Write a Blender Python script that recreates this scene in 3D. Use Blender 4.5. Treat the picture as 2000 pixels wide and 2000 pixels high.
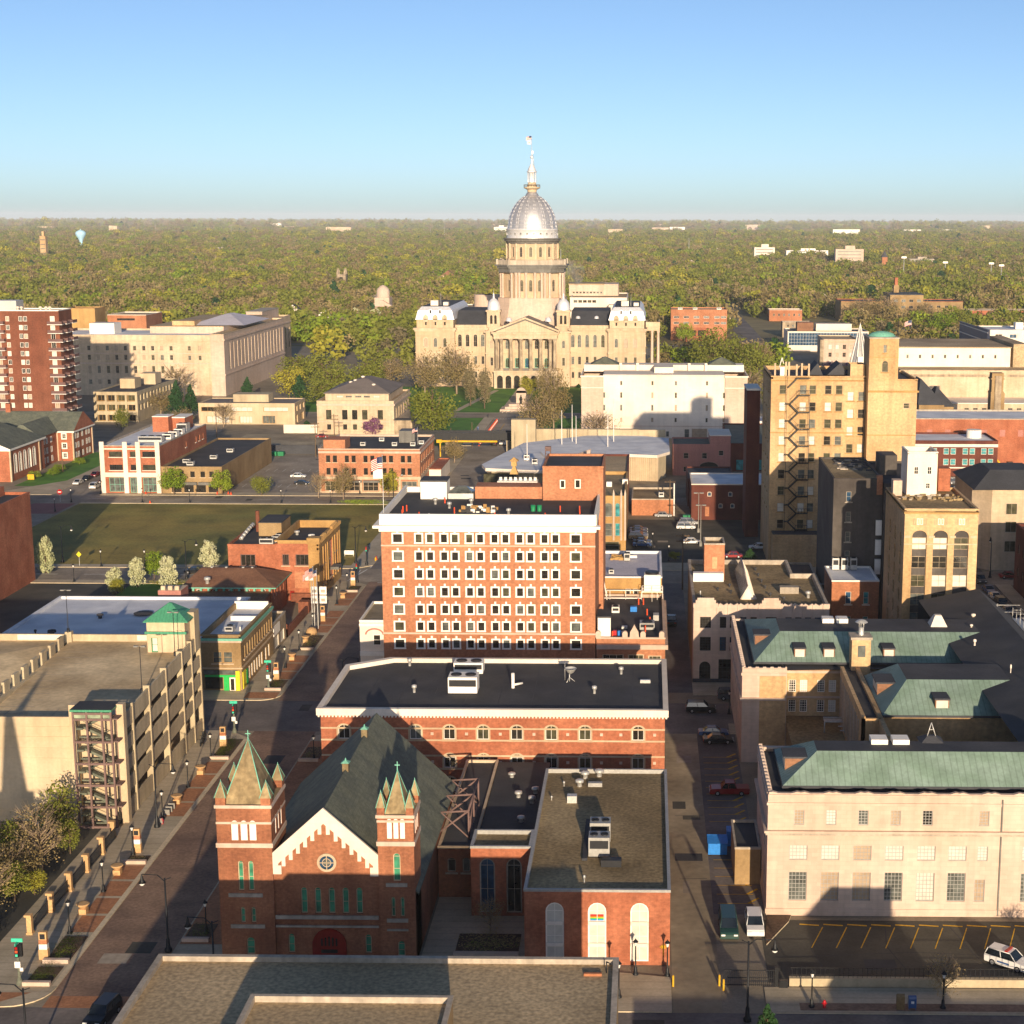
import bpy,math,random
import numpy as np
from mathutils import Vector,Matrix
SC = bpy.context.scene
for _o in list(bpy.data.objects):
 bpy.data.objects.remove(_o)
COL = SC.collection
RND = random.Random(11)
rad = math.radians
# ------------------------------------------------------------------ camera
CAM_H,PITCH,ROLL,YAW = 80.0,rad(10.49),0.0030,rad(0.6)
cd = bpy.data.cameras.new('camera')
cam = bpy.data.objects.new('camera',cd)
COL.objects.link(cam)
fwd = Vector((-math.sin(YAW) * math.cos(PITCH),math.cos(YAW) * math.cos(PITCH),-math.sin(PITCH)))
rgt = Vector((math.cos(YAW),math.sin(YAW),0))
upv = rgt.cross(fwd)
r2 = rgt * math.cos(ROLL) + upv * math.sin(ROLL)
u2 = upv * math.cos(ROLL) - rgt * math.sin(ROLL)
mw = Matrix(((r2.x,u2.x,-fwd.x,0),(r2.y,u2.y,-fwd.y,0),(r2.z,u2.z,-fwd.z,CAM_H),(0,0,0,1)))
cam.matrix_world = mw
cd.sensor_width = 36
cd.lens = 36 * 3100 / 2000
cd.shift_x = (1000 - 1232) / 2000
cd.clip_start = 1
cd.clip_end = 80000
SC.camera = cam
SC.render.resolution_x = SC.render.resolution_y = 1024
# ------------------------------------------------------------------ light
SUN_EL,SUN_AZ = rad(10.2),rad(9.0)      # sun low behind the camera,a little to the right
w = bpy.data.worlds.new('World'); SC.world = w
w.use_nodes = True
nt = w.node_tree
sky = nt.nodes.new('ShaderNodeTexSky')
sky.sky_type = 'NISHITA'
sky.sun_disc = False
sky.sun_elevation = SUN_EL
sky.sun_rotation = math.pi - SUN_AZ
sky.altitude = 150
sky.air_density = 0.5
sky.dust_density = 0.65
sky.ozone_density = 1.7
nt.links.new(sky.outputs[0],nt.nodes['Background'].inputs[0])
nt.nodes['Background'].inputs[1].default_value = 0.115
sl = bpy.data.lights.new('sun','SUN')
sl.energy = 5.0
sl.angle = rad(0.5)
sl.color = (1.0,0.80,0.57)
so = bpy.data.objects.new('sun',sl)
COL.objects.link(so)
ldir = Vector((-math.sin(SUN_AZ) * math.cos(SUN_EL),math.cos(SUN_AZ) * math.cos(SUN_EL),-math.sin(SUN_EL)))
so.rotation_euler = ldir.to_track_quat('-Z','Y').to_euler()
so.location = (60,-300,200)
SC.view_settings.view_transform = 'Standard'
SC.view_settings.look = 'None'
SC.view_settings.exposure = 0.35
SC.view_settings.gamma = 1
SC.render.engine = 'CYCLES'

# ------------------------------------------------------------------ materials
MATS = {}
def lin(h):
 h = h.lstrip('#')
 o = []
 for i in (0,2,4):
  c = int(h[i:i + 2],16) / 255
  o.append(c / 12.92 if c <= 0.04045 else ((c + 0.055) / 1.055) ** 2.4)
 return o
def mat(name,c,rough=0.85,var=0.18,sc=0.25,fine=3.0,fv=0.12,metal=0.0,streak=0.0,bump=0.0,spec=0.3,c2=None,mixs=0.12,seam=None,blk=None):
 """procedural surface: base colour broken up by large stains, fine grain and vertical run-off streaks"""
 if name in MATS: return MATS[name]
 m = bpy.data.materials.new(name); m.use_nodes = True
 t = m.node_tree; N = t.nodes; Lk = t.links
 b = N['Principled BSDF']
 b.inputs['Roughness'].default_value = rough
 b.inputs['Metallic'].default_value = metal
 b.inputs['Specular IOR Level'].default_value = spec
 if isinstance(c,str): c = lin(c)
 geo = N.new('ShaderNodeNewGeometry')
 def noise(scale,detail=3,vec=None,sx=None):
  n = N.new('ShaderNodeTexNoise'); n.inputs['Scale'].default_value = scale; n.inputs['Detail'].default_value = detail
  src = geo.outputs['Position']
  if sx:
   mp = N.new('ShaderNodeMapping'); mp.inputs['Scale'].default_value = sx
   Lk.new(src,mp.inputs[0]); src = mp.outputs[0]
  Lk.new(src,n.inputs['Vector']); return n.outputs['Fac']
 rgb = N.new('ShaderNodeRGB'); rgb.outputs[0].default_value = (*c,1)
 cur = rgb.outputs[0]
 if c2 is not None:
  if isinstance(c2,str): c2 = lin(c2)
  mx = N.new('ShaderNodeMix'); mx.data_type = 'RGBA'
  rp = N.new('ShaderNodeMapRange'); rp.inputs[1].default_value = 0.4; rp.inputs[2].default_value = 0.6
  Lk.new(noise(mixs,4),rp.inputs[0]); Lk.new(rp.outputs[0],mx.inputs[0])
  Lk.new(cur,mx.inputs[6]); mx.inputs[7].default_value = (*c2,1); cur = mx.outputs[2]
 def mul(cur,fac,lo,hi,a=0.3,bb=0.7):
  mr = N.new('ShaderNodeMapRange'); mr.inputs[1].default_value = a; mr.inputs[2].default_value = bb
  mr.inputs[3].default_value = lo; mr.inputs[4].default_value = hi
  Lk.new(fac,mr.inputs[0])
  vm = N.new('ShaderNodeVectorMath'); vm.operation = 'SCALE'
  Lk.new(cur,vm.inputs[0]); Lk.new(mr.outputs[0],vm.inputs['Scale']); return vm.outputs[0]
 if var: cur = mul(cur,noise(sc,4),1 - var,1 + var * 0.7)
 if fv: cur = mul(cur,noise(fine,2),1 - fv,1 + fv)
 if streak: cur = mul(cur,noise(1.0,3,sx=(0.9,0.9,0.06)),1 - streak,1.0,0.35,0.6)
 if blk:    # masonry courses: (length,height,joint darkness,unit-to-unit variation)
  sp_ = N.new('ShaderNodeSeparateXYZ'); Lk.new(geo.outputs['Position'],sp_.inputs[0])
  ad = N.new('ShaderNodeMath'); ad.operation = 'ADD'; Lk.new(sp_.outputs[0],ad.inputs[0]); Lk.new(sp_.outputs[1],ad.inputs[1])
  cb = N.new('ShaderNodeCombineXYZ'); Lk.new(ad.outputs[0],cb.inputs[0]); Lk.new(sp_.outputs[2],cb.inputs[1])
  bt = N.new('ShaderNodeTexBrick'); Lk.new(cb.outputs[0],bt.inputs['Vector'])
  bt.inputs['Scale'].default_value = 1; bt.inputs['Brick Width'].default_value = blk[0]; bt.inputs['Row Height'].default_value = blk[1]; bt.inputs['Mortar Size'].default_value = .02
  v = blk[3]; bt.inputs['Color1'].default_value = (1 - v,) * 3 + (1,); bt.inputs['Color2'].default_value = (1 + v,) * 3 + (1,); bt.inputs['Mortar'].default_value = (1 - blk[2],) * 3 + (1,)
  vm = N.new('ShaderNodeVectorMath'); vm.operation = 'MULTIPLY'; Lk.new(cur,vm.inputs[0]); Lk.new(bt.outputs['Color'],vm.inputs[1]); cur = vm.outputs[0]
 if seam:   # raised seams / joints: (axis,spacing,darkness)
  ax,sp,dk = seam
  sx_ = N.new('ShaderNodeSeparateXYZ'); Lk.new(geo.outputs['Position'],sx_.inputs[0])
  mm = N.new('ShaderNodeMath'); mm.operation = 'DIVIDE'; mm.inputs[1].default_value = sp; Lk.new(sx_.outputs[ax],mm.inputs[0])
  fr = N.new('ShaderNodeMath'); fr.operation = 'FRACT'; Lk.new(mm.outputs[0],fr.inputs[0])
  lt = N.new('ShaderNodeMath'); lt.operation = 'LESS_THAN'; lt.inputs[1].default_value = 0.18; Lk.new(fr.outputs[0],lt.inputs[0])
  cur = mul(cur,lt.outputs[0],1.0,1 - dk,0,1)
 Lk.new(cur,b.inputs['Base Color'])
 if bump:
  bp = N.new('ShaderNodeBump'); bp.inputs['Strength'].default_value = bump; bp.inputs['Distance'].default_value = 0.1
  Lk.new(noise(fine,3),bp.inputs['Height']); Lk.new(bp.outputs[0],b.inputs['Normal'])
 MATS[name] = m
 return m
def glassm(name,c,rough=0.12,spec=0.6,lo=.55,hi=1.4):
 if name in MATS: return MATS[name]
 m = bpy.data.materials.new(name); m.use_nodes = True
 t = m.node_tree; b = t.nodes['Principled BSDF']
 g = t.nodes.new('ShaderNodeNewGeometry'); n = t.nodes.new('ShaderNodeTexNoise'); n.inputs['Scale'].default_value = 0.9
 t.links.new(g.outputs['Position'],n.inputs['Vector'])
 mr = t.nodes.new('ShaderNodeMapRange'); mr.inputs[1].default_value = .3; mr.inputs[2].default_value = .7; mr.inputs[3].default_value = lo; mr.inputs[4].default_value = hi
 t.links.new(n.outputs['Fac'],mr.inputs[0])
 vm = t.nodes.new('ShaderNodeVectorMath'); vm.operation = 'SCALE'; vm.inputs[0].default_value = lin(c)
 t.links.new(mr.outputs[0],vm.inputs['Scale']); t.links.new(vm.outputs[0],b.inputs['Base Color'])
 b.inputs['Roughness'].default_value = rough
 b.inputs['Specular IOR Level'].default_value = spec
 MATS[name] = m
 return m
def leafm(name,c,c2,tr=0.25):
 """foliage: colour varies leaf clump by leaf clump; some light passes through"""
 if name in MATS: return MATS[name]
 m = bpy.data.materials.new(name); m.use_nodes = True
 t = m.node_tree; N = t.nodes; Lk = t.links
 N.remove(N['Principled BSDF'])
 a = N.new('ShaderNodeAttribute'); a.attribute_name = 'tint'
 oi = N.new('ShaderNodeObjectInfo')
 ad = N.new('ShaderNodeMath'); ad.operation = 'MULTIPLY_ADD'; ad.inputs[1].default_value = 0.45; Lk.new(oi.outputs['Random'],ad.inputs[0])
 sc = N.new('ShaderNodeMath'); sc.operation = 'MULTIPLY'; sc.inputs[1].default_value = 0.6; Lk.new(a.outputs['Fac'],sc.inputs[0]); Lk.new(sc.outputs[0],ad.inputs[2])
 mx = N.new('ShaderNodeMix'); mx.data_type = 'RGBA'
 Lk.new(ad.outputs[0],mx.inputs[0]); mx.inputs[6].default_value = (*lin(c),1); mx.inputs[7].default_value = (*lin(c2),1)
 d = N.new('ShaderNodeBsdfDiffuse'); tl = N.new('ShaderNodeBsdfTranslucent'); ms = N.new('ShaderNodeMixShader'); ms.inputs[0].default_value = tr
 Lk.new(mx.outputs[2],d.inputs[0]); Lk.new(mx.outputs[2],tl.inputs[0])
 Lk.new(d.outputs[0],ms.inputs[1]); Lk.new(tl.outputs[0],ms.inputs[2]); Lk.new(ms.outputs[0],N['Material Output'].inputs[0])
 MATS[name] = m
 return m

mat('brick_orange','#bb805e',c2='#ad7250',mixs=0.05,blk=(.5,.17,.12,.09),var=.14,fv=.16,fine=2.2,streak=.10)
mat('brick_red','#b16e50',c2='#a26044',mixs=0.2,blk=(.5,.17,.12,.09),var=.14,fv=.18,fine=2.5,streak=.12)
mat('brick_church','#a96f4f',c2='#935d42',mixs=0.15,blk=(.5,.17,.12,.10),var=.16,fv=.18,fine=3,streak=.15)
mat('brick_dark','#6d3d30',c2='#5a3029',mixs=0.1,var=.18,fv=.15,streak=.15)
mat('brick_brown','#85523c',c2='#744431',mixs=0.08,var=.18,fv=.18,fine=2,streak=.12)
mat('brick_tan','#cfae82',c2='#bf9b6d',blk=(.6,.2,.1,.06),mixs=0.06,var=.12,fv=.14,fine=2,streak=.16)
mat('brick_gold','#bb965f',c2='#aa8450',mixs=0.1,var=.12,fv=.12,streak=.12)
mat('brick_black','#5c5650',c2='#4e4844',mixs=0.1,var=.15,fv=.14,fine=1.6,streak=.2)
mat('brick_pink','#b0796d',var=.1,streak=.1)
mat('brick_olive','#a58a62',c2='#937852',mixs=.12,var=.12,streak=.12)
mat('stone_cream','#d2bc9f',c2='#c6ae8f',blk=(1.5,.6,.1,.04),mixs=0.07,var=.10,fv=.07,fine=1.2,streak=.14)
mat('stone_pink','#d2bba8',c2='#c9b09b',mixs=0.06,blk=(1.3,.52,.10,.05),var=.05,fv=.04,fine=1.0,streak=.12)
mat('stone_yellow','#cdb697',c2='#c2a988',blk=(1.6,.7,.1,.04),mixs=0.06,var=.08,fv=.06,streak=.15)
mat('stone_grey','#b7aa98',var=.15,streak=.25)
mat('stone_dirty','#9d8b74',c2='#b8a68a',mixs=.4,var=.15,streak=.3)
mat('stone_white','#ece0d0',c2='#e4d4c0',blk=(2,.8,.06,.03),mixs=0.05,var=.05,fv=.04,streak=.06)
mat('white_paint','#f3ece0',var=.05,fv=.03,streak=.05)
mat('white_roof','#e6e6e6',c2='#d2d4d8',mixs=.15,var=.1,fv=.04)
mat('lilac_roof','#c9c4cb',var=.1)
mat('grey_metal','#a8a6a0',var=.1,rough=.5,metal=.3)
mat('dark_metal','#26272a',var=.1,rough=.5)
mat('lamp_black','#1d1f22',var=.1,rough=.45)
mat('pole_grey','#8d8a82',var=.1,rough=.6)
mat('wood_pole','#6a5844',var=.2)
mat('galv','#c4c2bc',var=.1,rough=.45,metal=.4)
mat('dome_silver',(0.60,0.59,0.60),rough=.46,metal=.65,var=.10,sc=.15,fv=.05,streak=.14)
mat('dome_light',(0.80,0.79,0.80),rough=.5,metal=.35,var=.06,streak=.1)
mat('zinc_dark','#76736c',var=.2,streak=.25,rough=.6)
mat('slate_dark','#45464a',var=.2,fv=.15)
mat('roof_black','#3d3e42',c2='#484747',mixs=.15,var=.22,sc=.2,fv=.1,fine=4)
mat('roof_tar','#4c4b4d',c2='#3c3d42',mixs=.1,var=.2,fv=.1)
mat('gravel_roof','#bda681',c2='#a38b68',mixs=.06,var=.26,sc=.12,fv=.3,fine=2.6,bump=.3)
mat('gravel_dark','#a08b66',c2='#84704e',mixs=.09,var=.26,sc=.15,fv=.3,fine=2.2,bump=.3)
mat('shingle_green','#737665',c2='#62665a',mixs=.5,blk=(.6,.32,.14,.09),var=.12,fv=.14,fine=3,streak=.05)
mat('shingle_brown','#8d664c',c2='#7f5a43',mixs=.3,var=.12,fv=.2,fine=3)
mat('shingle_grey','#7d736c',var=.12,fv=.15)
mat('copper_green','#8fa596',c2='#7f9684',mixs=.3,var=.14,fv=.08,streak=.12,seam=(0,0.75,.22))
mat('copper_side','#7d958e',var=.14,seam=(1,0.75,.25))
mat('copper_trim','#79b8a0',var=.12)
mat('green_metal','#4a8f6e',var=.08,seam=(0,.5,.2),rough=.5)
mat('concrete','#c3b393',c2='#b7a688',mixs=.1,var=.12,fv=.07,streak=.16)
mat('concrete_lt','#cfba9a',c2='#c4ad8b',mixs=.1,var=.10,fv=.05,streak=.14)
mat('concrete_deck','#d6bf98',c2='#bda47d',mixs=.07,var=.22,sc=.2,fv=.12,fine=1.5)
mat('spire_stone','#a5916c',c2='#8d7a59',mixs=.8,var=.18,fv=.18,fine=2,streak=.35)
mat('asphalt','#807770',c2='#6b6460',mixs=.06,var=.26,sc=.18,streak=.1,fv=.12,fine=2.2)
mat('asphalt_old','#a59886',c2='#8f8373',mixs=.05,var=.24,sc=.15,fv=.12,fine=1.2)
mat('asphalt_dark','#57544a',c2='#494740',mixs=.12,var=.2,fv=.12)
mat('lot_grey','#a6997f',c2='#8d8069',mixs=.05,var=.28,sc=.14,fv=.12,fine=1.0)
mat('city_ground','#988c78',c2='#867b68',mixs=.03,var=.2,fv=.12)
mat('pavement','#bfb096',c2='#b0a288',mixs=.2,var=.12,fv=.08,seam=(1,1.6,.12))
mat('kerb_stone','#d2c0a0',var=.12)
mat('paver','#937863',c2='#7d6556',mixs=.08,var=.24,sc=.3,fv=.2,fine=2.5)
mat('paver_orange','#b37d58',c2='#a2704e',mixs=.5,var=.12,fv=.18,fine=3)
mat('paver_purple','#8e605b',var=.15,fv=.15)
mat('paint_yellow','#d6a82c',var=.15,fv=.2)
mat('paint_white','#d8d4c8',var=.15,fv=.2)
mat('grass_dull','#99863f',c2='#7c7838',mixs=.035,var=.3,sc=.1,fv=.18,fine=1.4)
mat('lawn','#5c8c2e',c2='#4a7828',mixs=.08,var=.2,fv=.18)
mat('mulch','#5d4a3a',var=.25,fv=.3)
mat('red_door','#8e2317',var=.15)
mat('orange_cone','#e0522b',var=.1)
mat('planter_clay','#c9a272',var=.15)
mat('sign_teal','#43c3a0',var=.05,rough=.5)
mat('sign_white','#ece8e0',var=.05)
mat('blue_paint','#2b7fd0',var=.08,rough=.5)
mat('green_paint','#1f7f50',var=.1,rough=.5)
mat('shop_green','#2fb558',var=.1)
mat('shop_yellow','#d8c934',var=.1)
mat('navy_metal','#2d3a5c',var=.1,rough=.5)
mat('red_paint','#b2202a',var=.08,rough=.4)
mat('rust_frame','#77605a',var=.1)
mat('bark','#6d5a47',var=.25,fv=.2)
mat('bark_pale','#93806a',var=.25,fv=.2)
mat('balcony_rail','#6e5450',var=.1)
glassm('glass_dark','#2f2c26'); glassm('glass_olive','#4c4a38'); glassm('glass_grey','#5f625c',rough=.2)
glassm('glass_blind','#cfc9bb',rough=.4,spec=.4,lo=.88,hi=1.08); glassm('glass_tan','#b09a80',rough=.4,spec=.4,lo=.8,hi=1.1)
glassm('glass_teal','#3f8f92',rough=.2); glassm('glass_green','#3c8f6c',rough=.4); glassm('glass_blue','#2d4a63')
glassm('glass_atrium','#8f9a80',rough=.25)
M = lambda n: MATS[n]

# ------------------------------------------------------------------ mesh building
class MB:
 def __init__(s): s.v = []; s.f = []; s.m = []; s.s = []
 def face(s,pts,m=0,sm=False):
  i = len(s.v); s.v += [tuple(p) for p in pts]; s.f.append(tuple(range(i,i + len(pts)))); s.m.append(m); s.s.append(sm)
 def box(s,x0,x1,y0,y1,z0,z1,m=0,mt=None,bottom=False):
  mt = m if mt is None else mt
  s.face([(x0,y0,z0),(x1,y0,z0),(x1,y0,z1),(x0,y0,z1)],m)
  s.face([(x1,y0,z0),(x1,y1,z0),(x1,y1,z1),(x1,y0,z1)],m)
  s.face([(x1,y1,z0),(x0,y1,z0),(x0,y1,z1),(x1,y1,z1)],m)
  s.face([(x0,y1,z0),(x0,y0,z0),(x0,y0,z1),(x0,y1,z1)],m)
  s.face([(x0,y0,z1),(x1,y0,z1),(x1,y1,z1),(x0,y1,z1)],mt)
  if bottom: s.face([(x0,y1,z0),(x1,y1,z0),(x1,y0,z0),(x0,y0,z0)],m)
  return s
 def prism(s,P,z0,z1,m=0,mt=None,bottom=False):
  mt = m if mt is None else mt
  n = len(P)
  for i in range(n):
   a,b = P[i],P[(i + 1) % n]
   s.face([(a[0],a[1],z0),(b[0],b[1],z0),(b[0],b[1],z1),(a[0],a[1],z1)],m)
  s.face([(p[0],p[1],z1) for p in P],mt)
  if bottom: s.face([(p[0],p[1],z0) for p in reversed(P)],m)
  return s
 def xprism(s,P,x0,x1,m=0):      # outline in (y,z),extruded along x
  n = len(P)
  for i in range(n):
   a,b = P[i],P[(i + 1) % n]
   s.face([(x0,a[0],a[1]),(x0,b[0],b[1]),(x1,b[0],b[1]),(x1,a[0],a[1])],m)
  s.face([(x0,p[0],p[1]) for p in reversed(P)],m); s.face([(x1,p[0],p[1]) for p in P],m)
  return s
 def yprism(s,P,y0,y1,m=0):      # outline in (x,z),extruded along y
  n = len(P)
  for i in range(n):
   a,b = P[i],P[(i + 1) % n]
   s.face([(a[0],y0,a[1]),(b[0],y0,b[1]),(b[0],y1,b[1]),(a[0],y1,a[1])],m)
  s.face([(p[0],y0,p[1]) for p in P],m); s.face([(p[0],y1,p[1]) for p in reversed(P)],m)
  return s
 def lathe(s,cx,cy,prof,n=16,m=0,sm=True,a0=0.0):
  ring = [(math.cos(a0 + 2 * math.pi * i / n),math.sin(a0 + 2 * math.pi * i / n)) for i in range(n)]
  base = len(s.v)
  for (r,z) in prof:
   for (c,d) in ring: s.v.append((cx + r * c,cy + r * d,z))
  for k in range(len(prof) - 1):
   for i in range(n):
    j = (i + 1) % n
    a = base + k * n
    s.f.append((a + i,a + j,a + n + j,a + n + i)); s.m.append(m); s.s.append(sm)
  k = len(prof) - 1
  if prof[k][0] > 0.02: s.f.append(tuple(base + k * n + i for i in range(n))); s.m.append(m); s.s.append(False)
  return s
 def cyl(s,x,y,z0,z1,r0,r1=None,n=8,m=0): return s.lathe(x,y,[(r0,z0),(r0 if r1 is None else r1,z1)],n,m)
 def tube(s,p,q,r,q_r=None,n=6,m=0):
  p,q = Vector(p),Vector(q); d = (q - p)
  if d.length < 1e-6: return s
  d.normalize(); a = d.orthogonal().normalized(); b = d.cross(a)
  base = len(s.v); q_r = r if q_r is None else q_r
  for (c,rr) in ((p,r),(q,q_r)):
   for i in range(n):
    t = 2 * math.pi * i / n
    s.v.append(tuple(c + a * (rr * math.cos(t)) + b * (rr * math.sin(t))))
  for i in range(n):
   j = (i + 1) % n
   s.f.append((base + i,base + j,base + n + j,base + n + i)); s.m.append(m); s.s.append(True)
  s.f.append(tuple(base + n + i for i in range(n))); s.m.append(m); s.s.append(False)
  s.f.append(tuple(base + n - 1 - i for i in range(n))); s.m.append(m); s.s.append(False)
  return s
 def frustum(s,R0,z0,R1,z1,m=0,mt=None):   # rects (x0,x1,y0,y1)
  a = [(R0[0],R0[2]),(R0[1],R0[2]),(R0[1],R0[3]),(R0[0],R0[3])]
  b = [(R1[0],R1[2]),(R1[1],R1[2]),(R1[1],R1[3]),(R1[0],R1[3])]
  for i in range(4):
   j = (i + 1) % 4
   s.face([(*a[i],z0),(*a[j],z0),(*b[j],z1),(*b[i],z1)],m if not isinstance(m,(list,tuple)) else m[i])
  if abs(R1[1] - R1[0]) > .01 and abs(R1[3] - R1[2]) > .01:
   s.face([(*p,z1) for p in b],(m if not isinstance(m,(list,tuple)) else m[0]) if mt is None else mt)
  return s
 def mesh(s,name,mats,org=(0,0,0)):
  me = bpy.data.meshes.new(name)
  ox,oy,oz = org
  me.from_pydata([(a - ox,b - oy,c - oz) for a,b,c in s.v],[],s.f)
  for q in mats: me.materials.append(M(q) if isinstance(q,str) else q)
  me.polygons.foreach_set('material_index',s.m)
  me.polygons.foreach_set('use_smooth',s.s)
  me.update()
  return me
 def build(s,name,mats,parent=None):
  """one mesh object; geometry was collected in world coordinates"""
  if not isinstance(mats,(list,tuple)): mats = [mats]
  org = ORG.get(parent.name,(0,0,0)) if parent else None
  if parent is None:
   xs = [p[0] for p in s.v]; ys = [p[1] for p in s.v]; zs = [p[2] for p in s.v]
   org = ((min(xs) + max(xs)) / 2,(min(ys) + max(ys)) / 2,min(zs))
  o = bpy.data.objects.new(name,s.mesh(name,mats,org))
  COL.objects.link(o)
  if parent: o.parent = parent
  else: o.location = org
  ORG[o.name] = org
  return o
ORG = {}
def tag(o,label=None,cat=None,group=None,kind=None):
 if label: o['label'] = label
 if cat: o['category'] = cat
 if group: o['group'] = group
 if kind: o['kind'] = kind
 return o
def thing(name,label,cat,loc,group=None):
 o = bpy.data.objects.new(name,None); COL.objects.link(o)
 o.location = loc; o.empty_display_size = 0.5
 ORG[o.name] = tuple(loc)
 return tag(o,label,cat,group)
def inst(name,me,parent,loc,rot=0.0,scale=None):
 """child (or top-level) object sharing a mesh; loc in world coordinates"""
 o = bpy.data.objects.new(name,me); COL.objects.link(o)
 if parent:
  po = ORG.get(parent.name,(0,0,0)); o.parent = parent
  o.location = (loc[0] - po[0],loc[1] - po[1],loc[2] - po[2])
 else: o.location = loc
 o.rotation_euler.z = rot
 if scale: o.scale = scale
 ORG[o.name] = tuple(loc)
 return o
def kids(o): return list(o.children)
def copy_tree(o,parent=None):
 c = o.copy(); COL.objects.link(c)
 if parent: c.parent = parent
 for ch in kids(o): copy_tree(ch,c)
 return c

# ------------------------------------------------------------------ walls with real openings, and the windows set into them
def outline(w,h,arch,inset=0.0,n=8):
 i = inset
 if not arch: return [(i,i),(w - i,i),(w - i,h - i),(i,h - i)]
 r = w / 2
 ry = r if arch == 1 else arch
 P = [(i,i),(w - i,i)]
 for k in range(n + 1):
  a = math.pi * k / n
  P.append((r + (r - i) * math.cos(a),h - ry + (ry - i) * math.sin(a)))
 return P
WMESH = {}
class Style:
 def __init__(s,fr='white_paint',fw=.1,nx=0,ny=1,glass=('glass_dark',),sur=None,sw=.2,proud=.08,sill=None,key=False,depth=.25,sub=True):
  s.__dict__.update(locals()); s.id = (fr,fw,nx,ny,sur,sw,proud,sill,key,depth)
def win_mesh(w,h,arch,st):
 k = (round(w,2),round(h,2),arch,st.id)
 if k in WMESH: return WMESH[k]
 b = MB(); d = st.depth
 O,I = outline(w,h,arch),outline(w,h,arch,st.fw)
 n = len(O); y = d - .07
 for i in range(n):
  j = (i + 1) % n
  b.face([(O[i][0],y,O[i][1]),(O[j][0],y,O[j][1]),(I[j][0],y,I[j][1]),(I[i][0],y,I[i][1])])
  b.face([(I[i][0],y,I[i][1]),(I[j][0],y,I[j][1]),(I[j][0],d,I[j][1]),(I[i][0],d,I[i][1])])
 bar = .05 if w < 3 else .08
 hh = h - (w / 2 if arch == 1 else arch) if arch else h
 for i in range(st.nx):
  x = w * (i + 1) / (st.nx + 1)
  b.box(x - bar / 2,x + bar / 2,d - .05,d - .005,st.fw,h - st.fw)
 for i in range(st.ny):
  z = (hh if arch else h) * (i + 1) / (st.ny + (0 if arch else 1))
  b.box(st.fw,w - st.fw,d - .045,d - .004,z - bar / 2,z + bar / 2,bottom=True)
 if st.sur:
  s = st.sw; p = -st.proud
  E = [(x + (-s if x < w * .01 else s if x > w * .99 else 0),z + (-s if z < .01 else s if z > h * .99 and not arch else 0)) for x,z in O]
  if arch:
   r = w / 2; ry = r if arch == 1 else arch
   E = [(-s,0),(w + s,0)] + [(r + (r + s) * math.cos(math.pi * q / 8),h - ry + (ry + s) * math.sin(math.pi * q / 8)) for q in range(9)]
  for i in range(n):
   j = (i + 1) % n
   if arch and i == 0: continue
   b.face([(E[i][0],p,E[i][1]),(E[j][0],p,E[j][1]),(O[j][0],p,O[j][1]),(O[i][0],p,O[i][1])],1)
   b.face([(E[j][0],p,E[j][1]),(E[i][0],p,E[i][1]),(E[i][0],0.02,E[i][1]),(E[j][0],0.02,E[j][1])],1)
   b.face([(O[i][0],p,O[i][1]),(O[j][0],p,O[j][1]),(O[j][0],y,O[j][1]),(O[i][0],y,O[i][1])],1)
  if st.key:
   b.box(w / 2 - .16,w / 2 + .16,p - .05,0.02,h + s * .4,h + s + .45,1,bottom=True)
 if st.sill:
  b.box(-st.sw - .05,w + st.sw + .05,-st.proud - .1,.02,-.22,-.01 if not st.sur else -st.sw * .4,1,bottom=True)
 mats = [st.fr,st.sur or st.sill or st.fr]
 g = MB(); P = outline(w,h,arch,st.fw * .5); g.face([(p[0],d,p[1]) for p in P])
 WMESH[k] = (b.mesh('window',mats),{})
 WMESH[k][1]['geo'] = g
 return WMESH[k]
def put_window(parent,p,u,w,h,arch,st,name='window'):
 fm,cache = win_mesh(w,h,arch,st)
 o = inst(name,fm,parent,p,math.atan2(u[1],u[0]))
 gl = RND.choice(st.glass)
 if gl not in cache: cache[gl] = cache['geo'].mesh('pane',[gl])
 q = bpy.data.objects.new('pane',cache[gl]); COL.objects.link(q); q.parent = o
 return o
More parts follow.
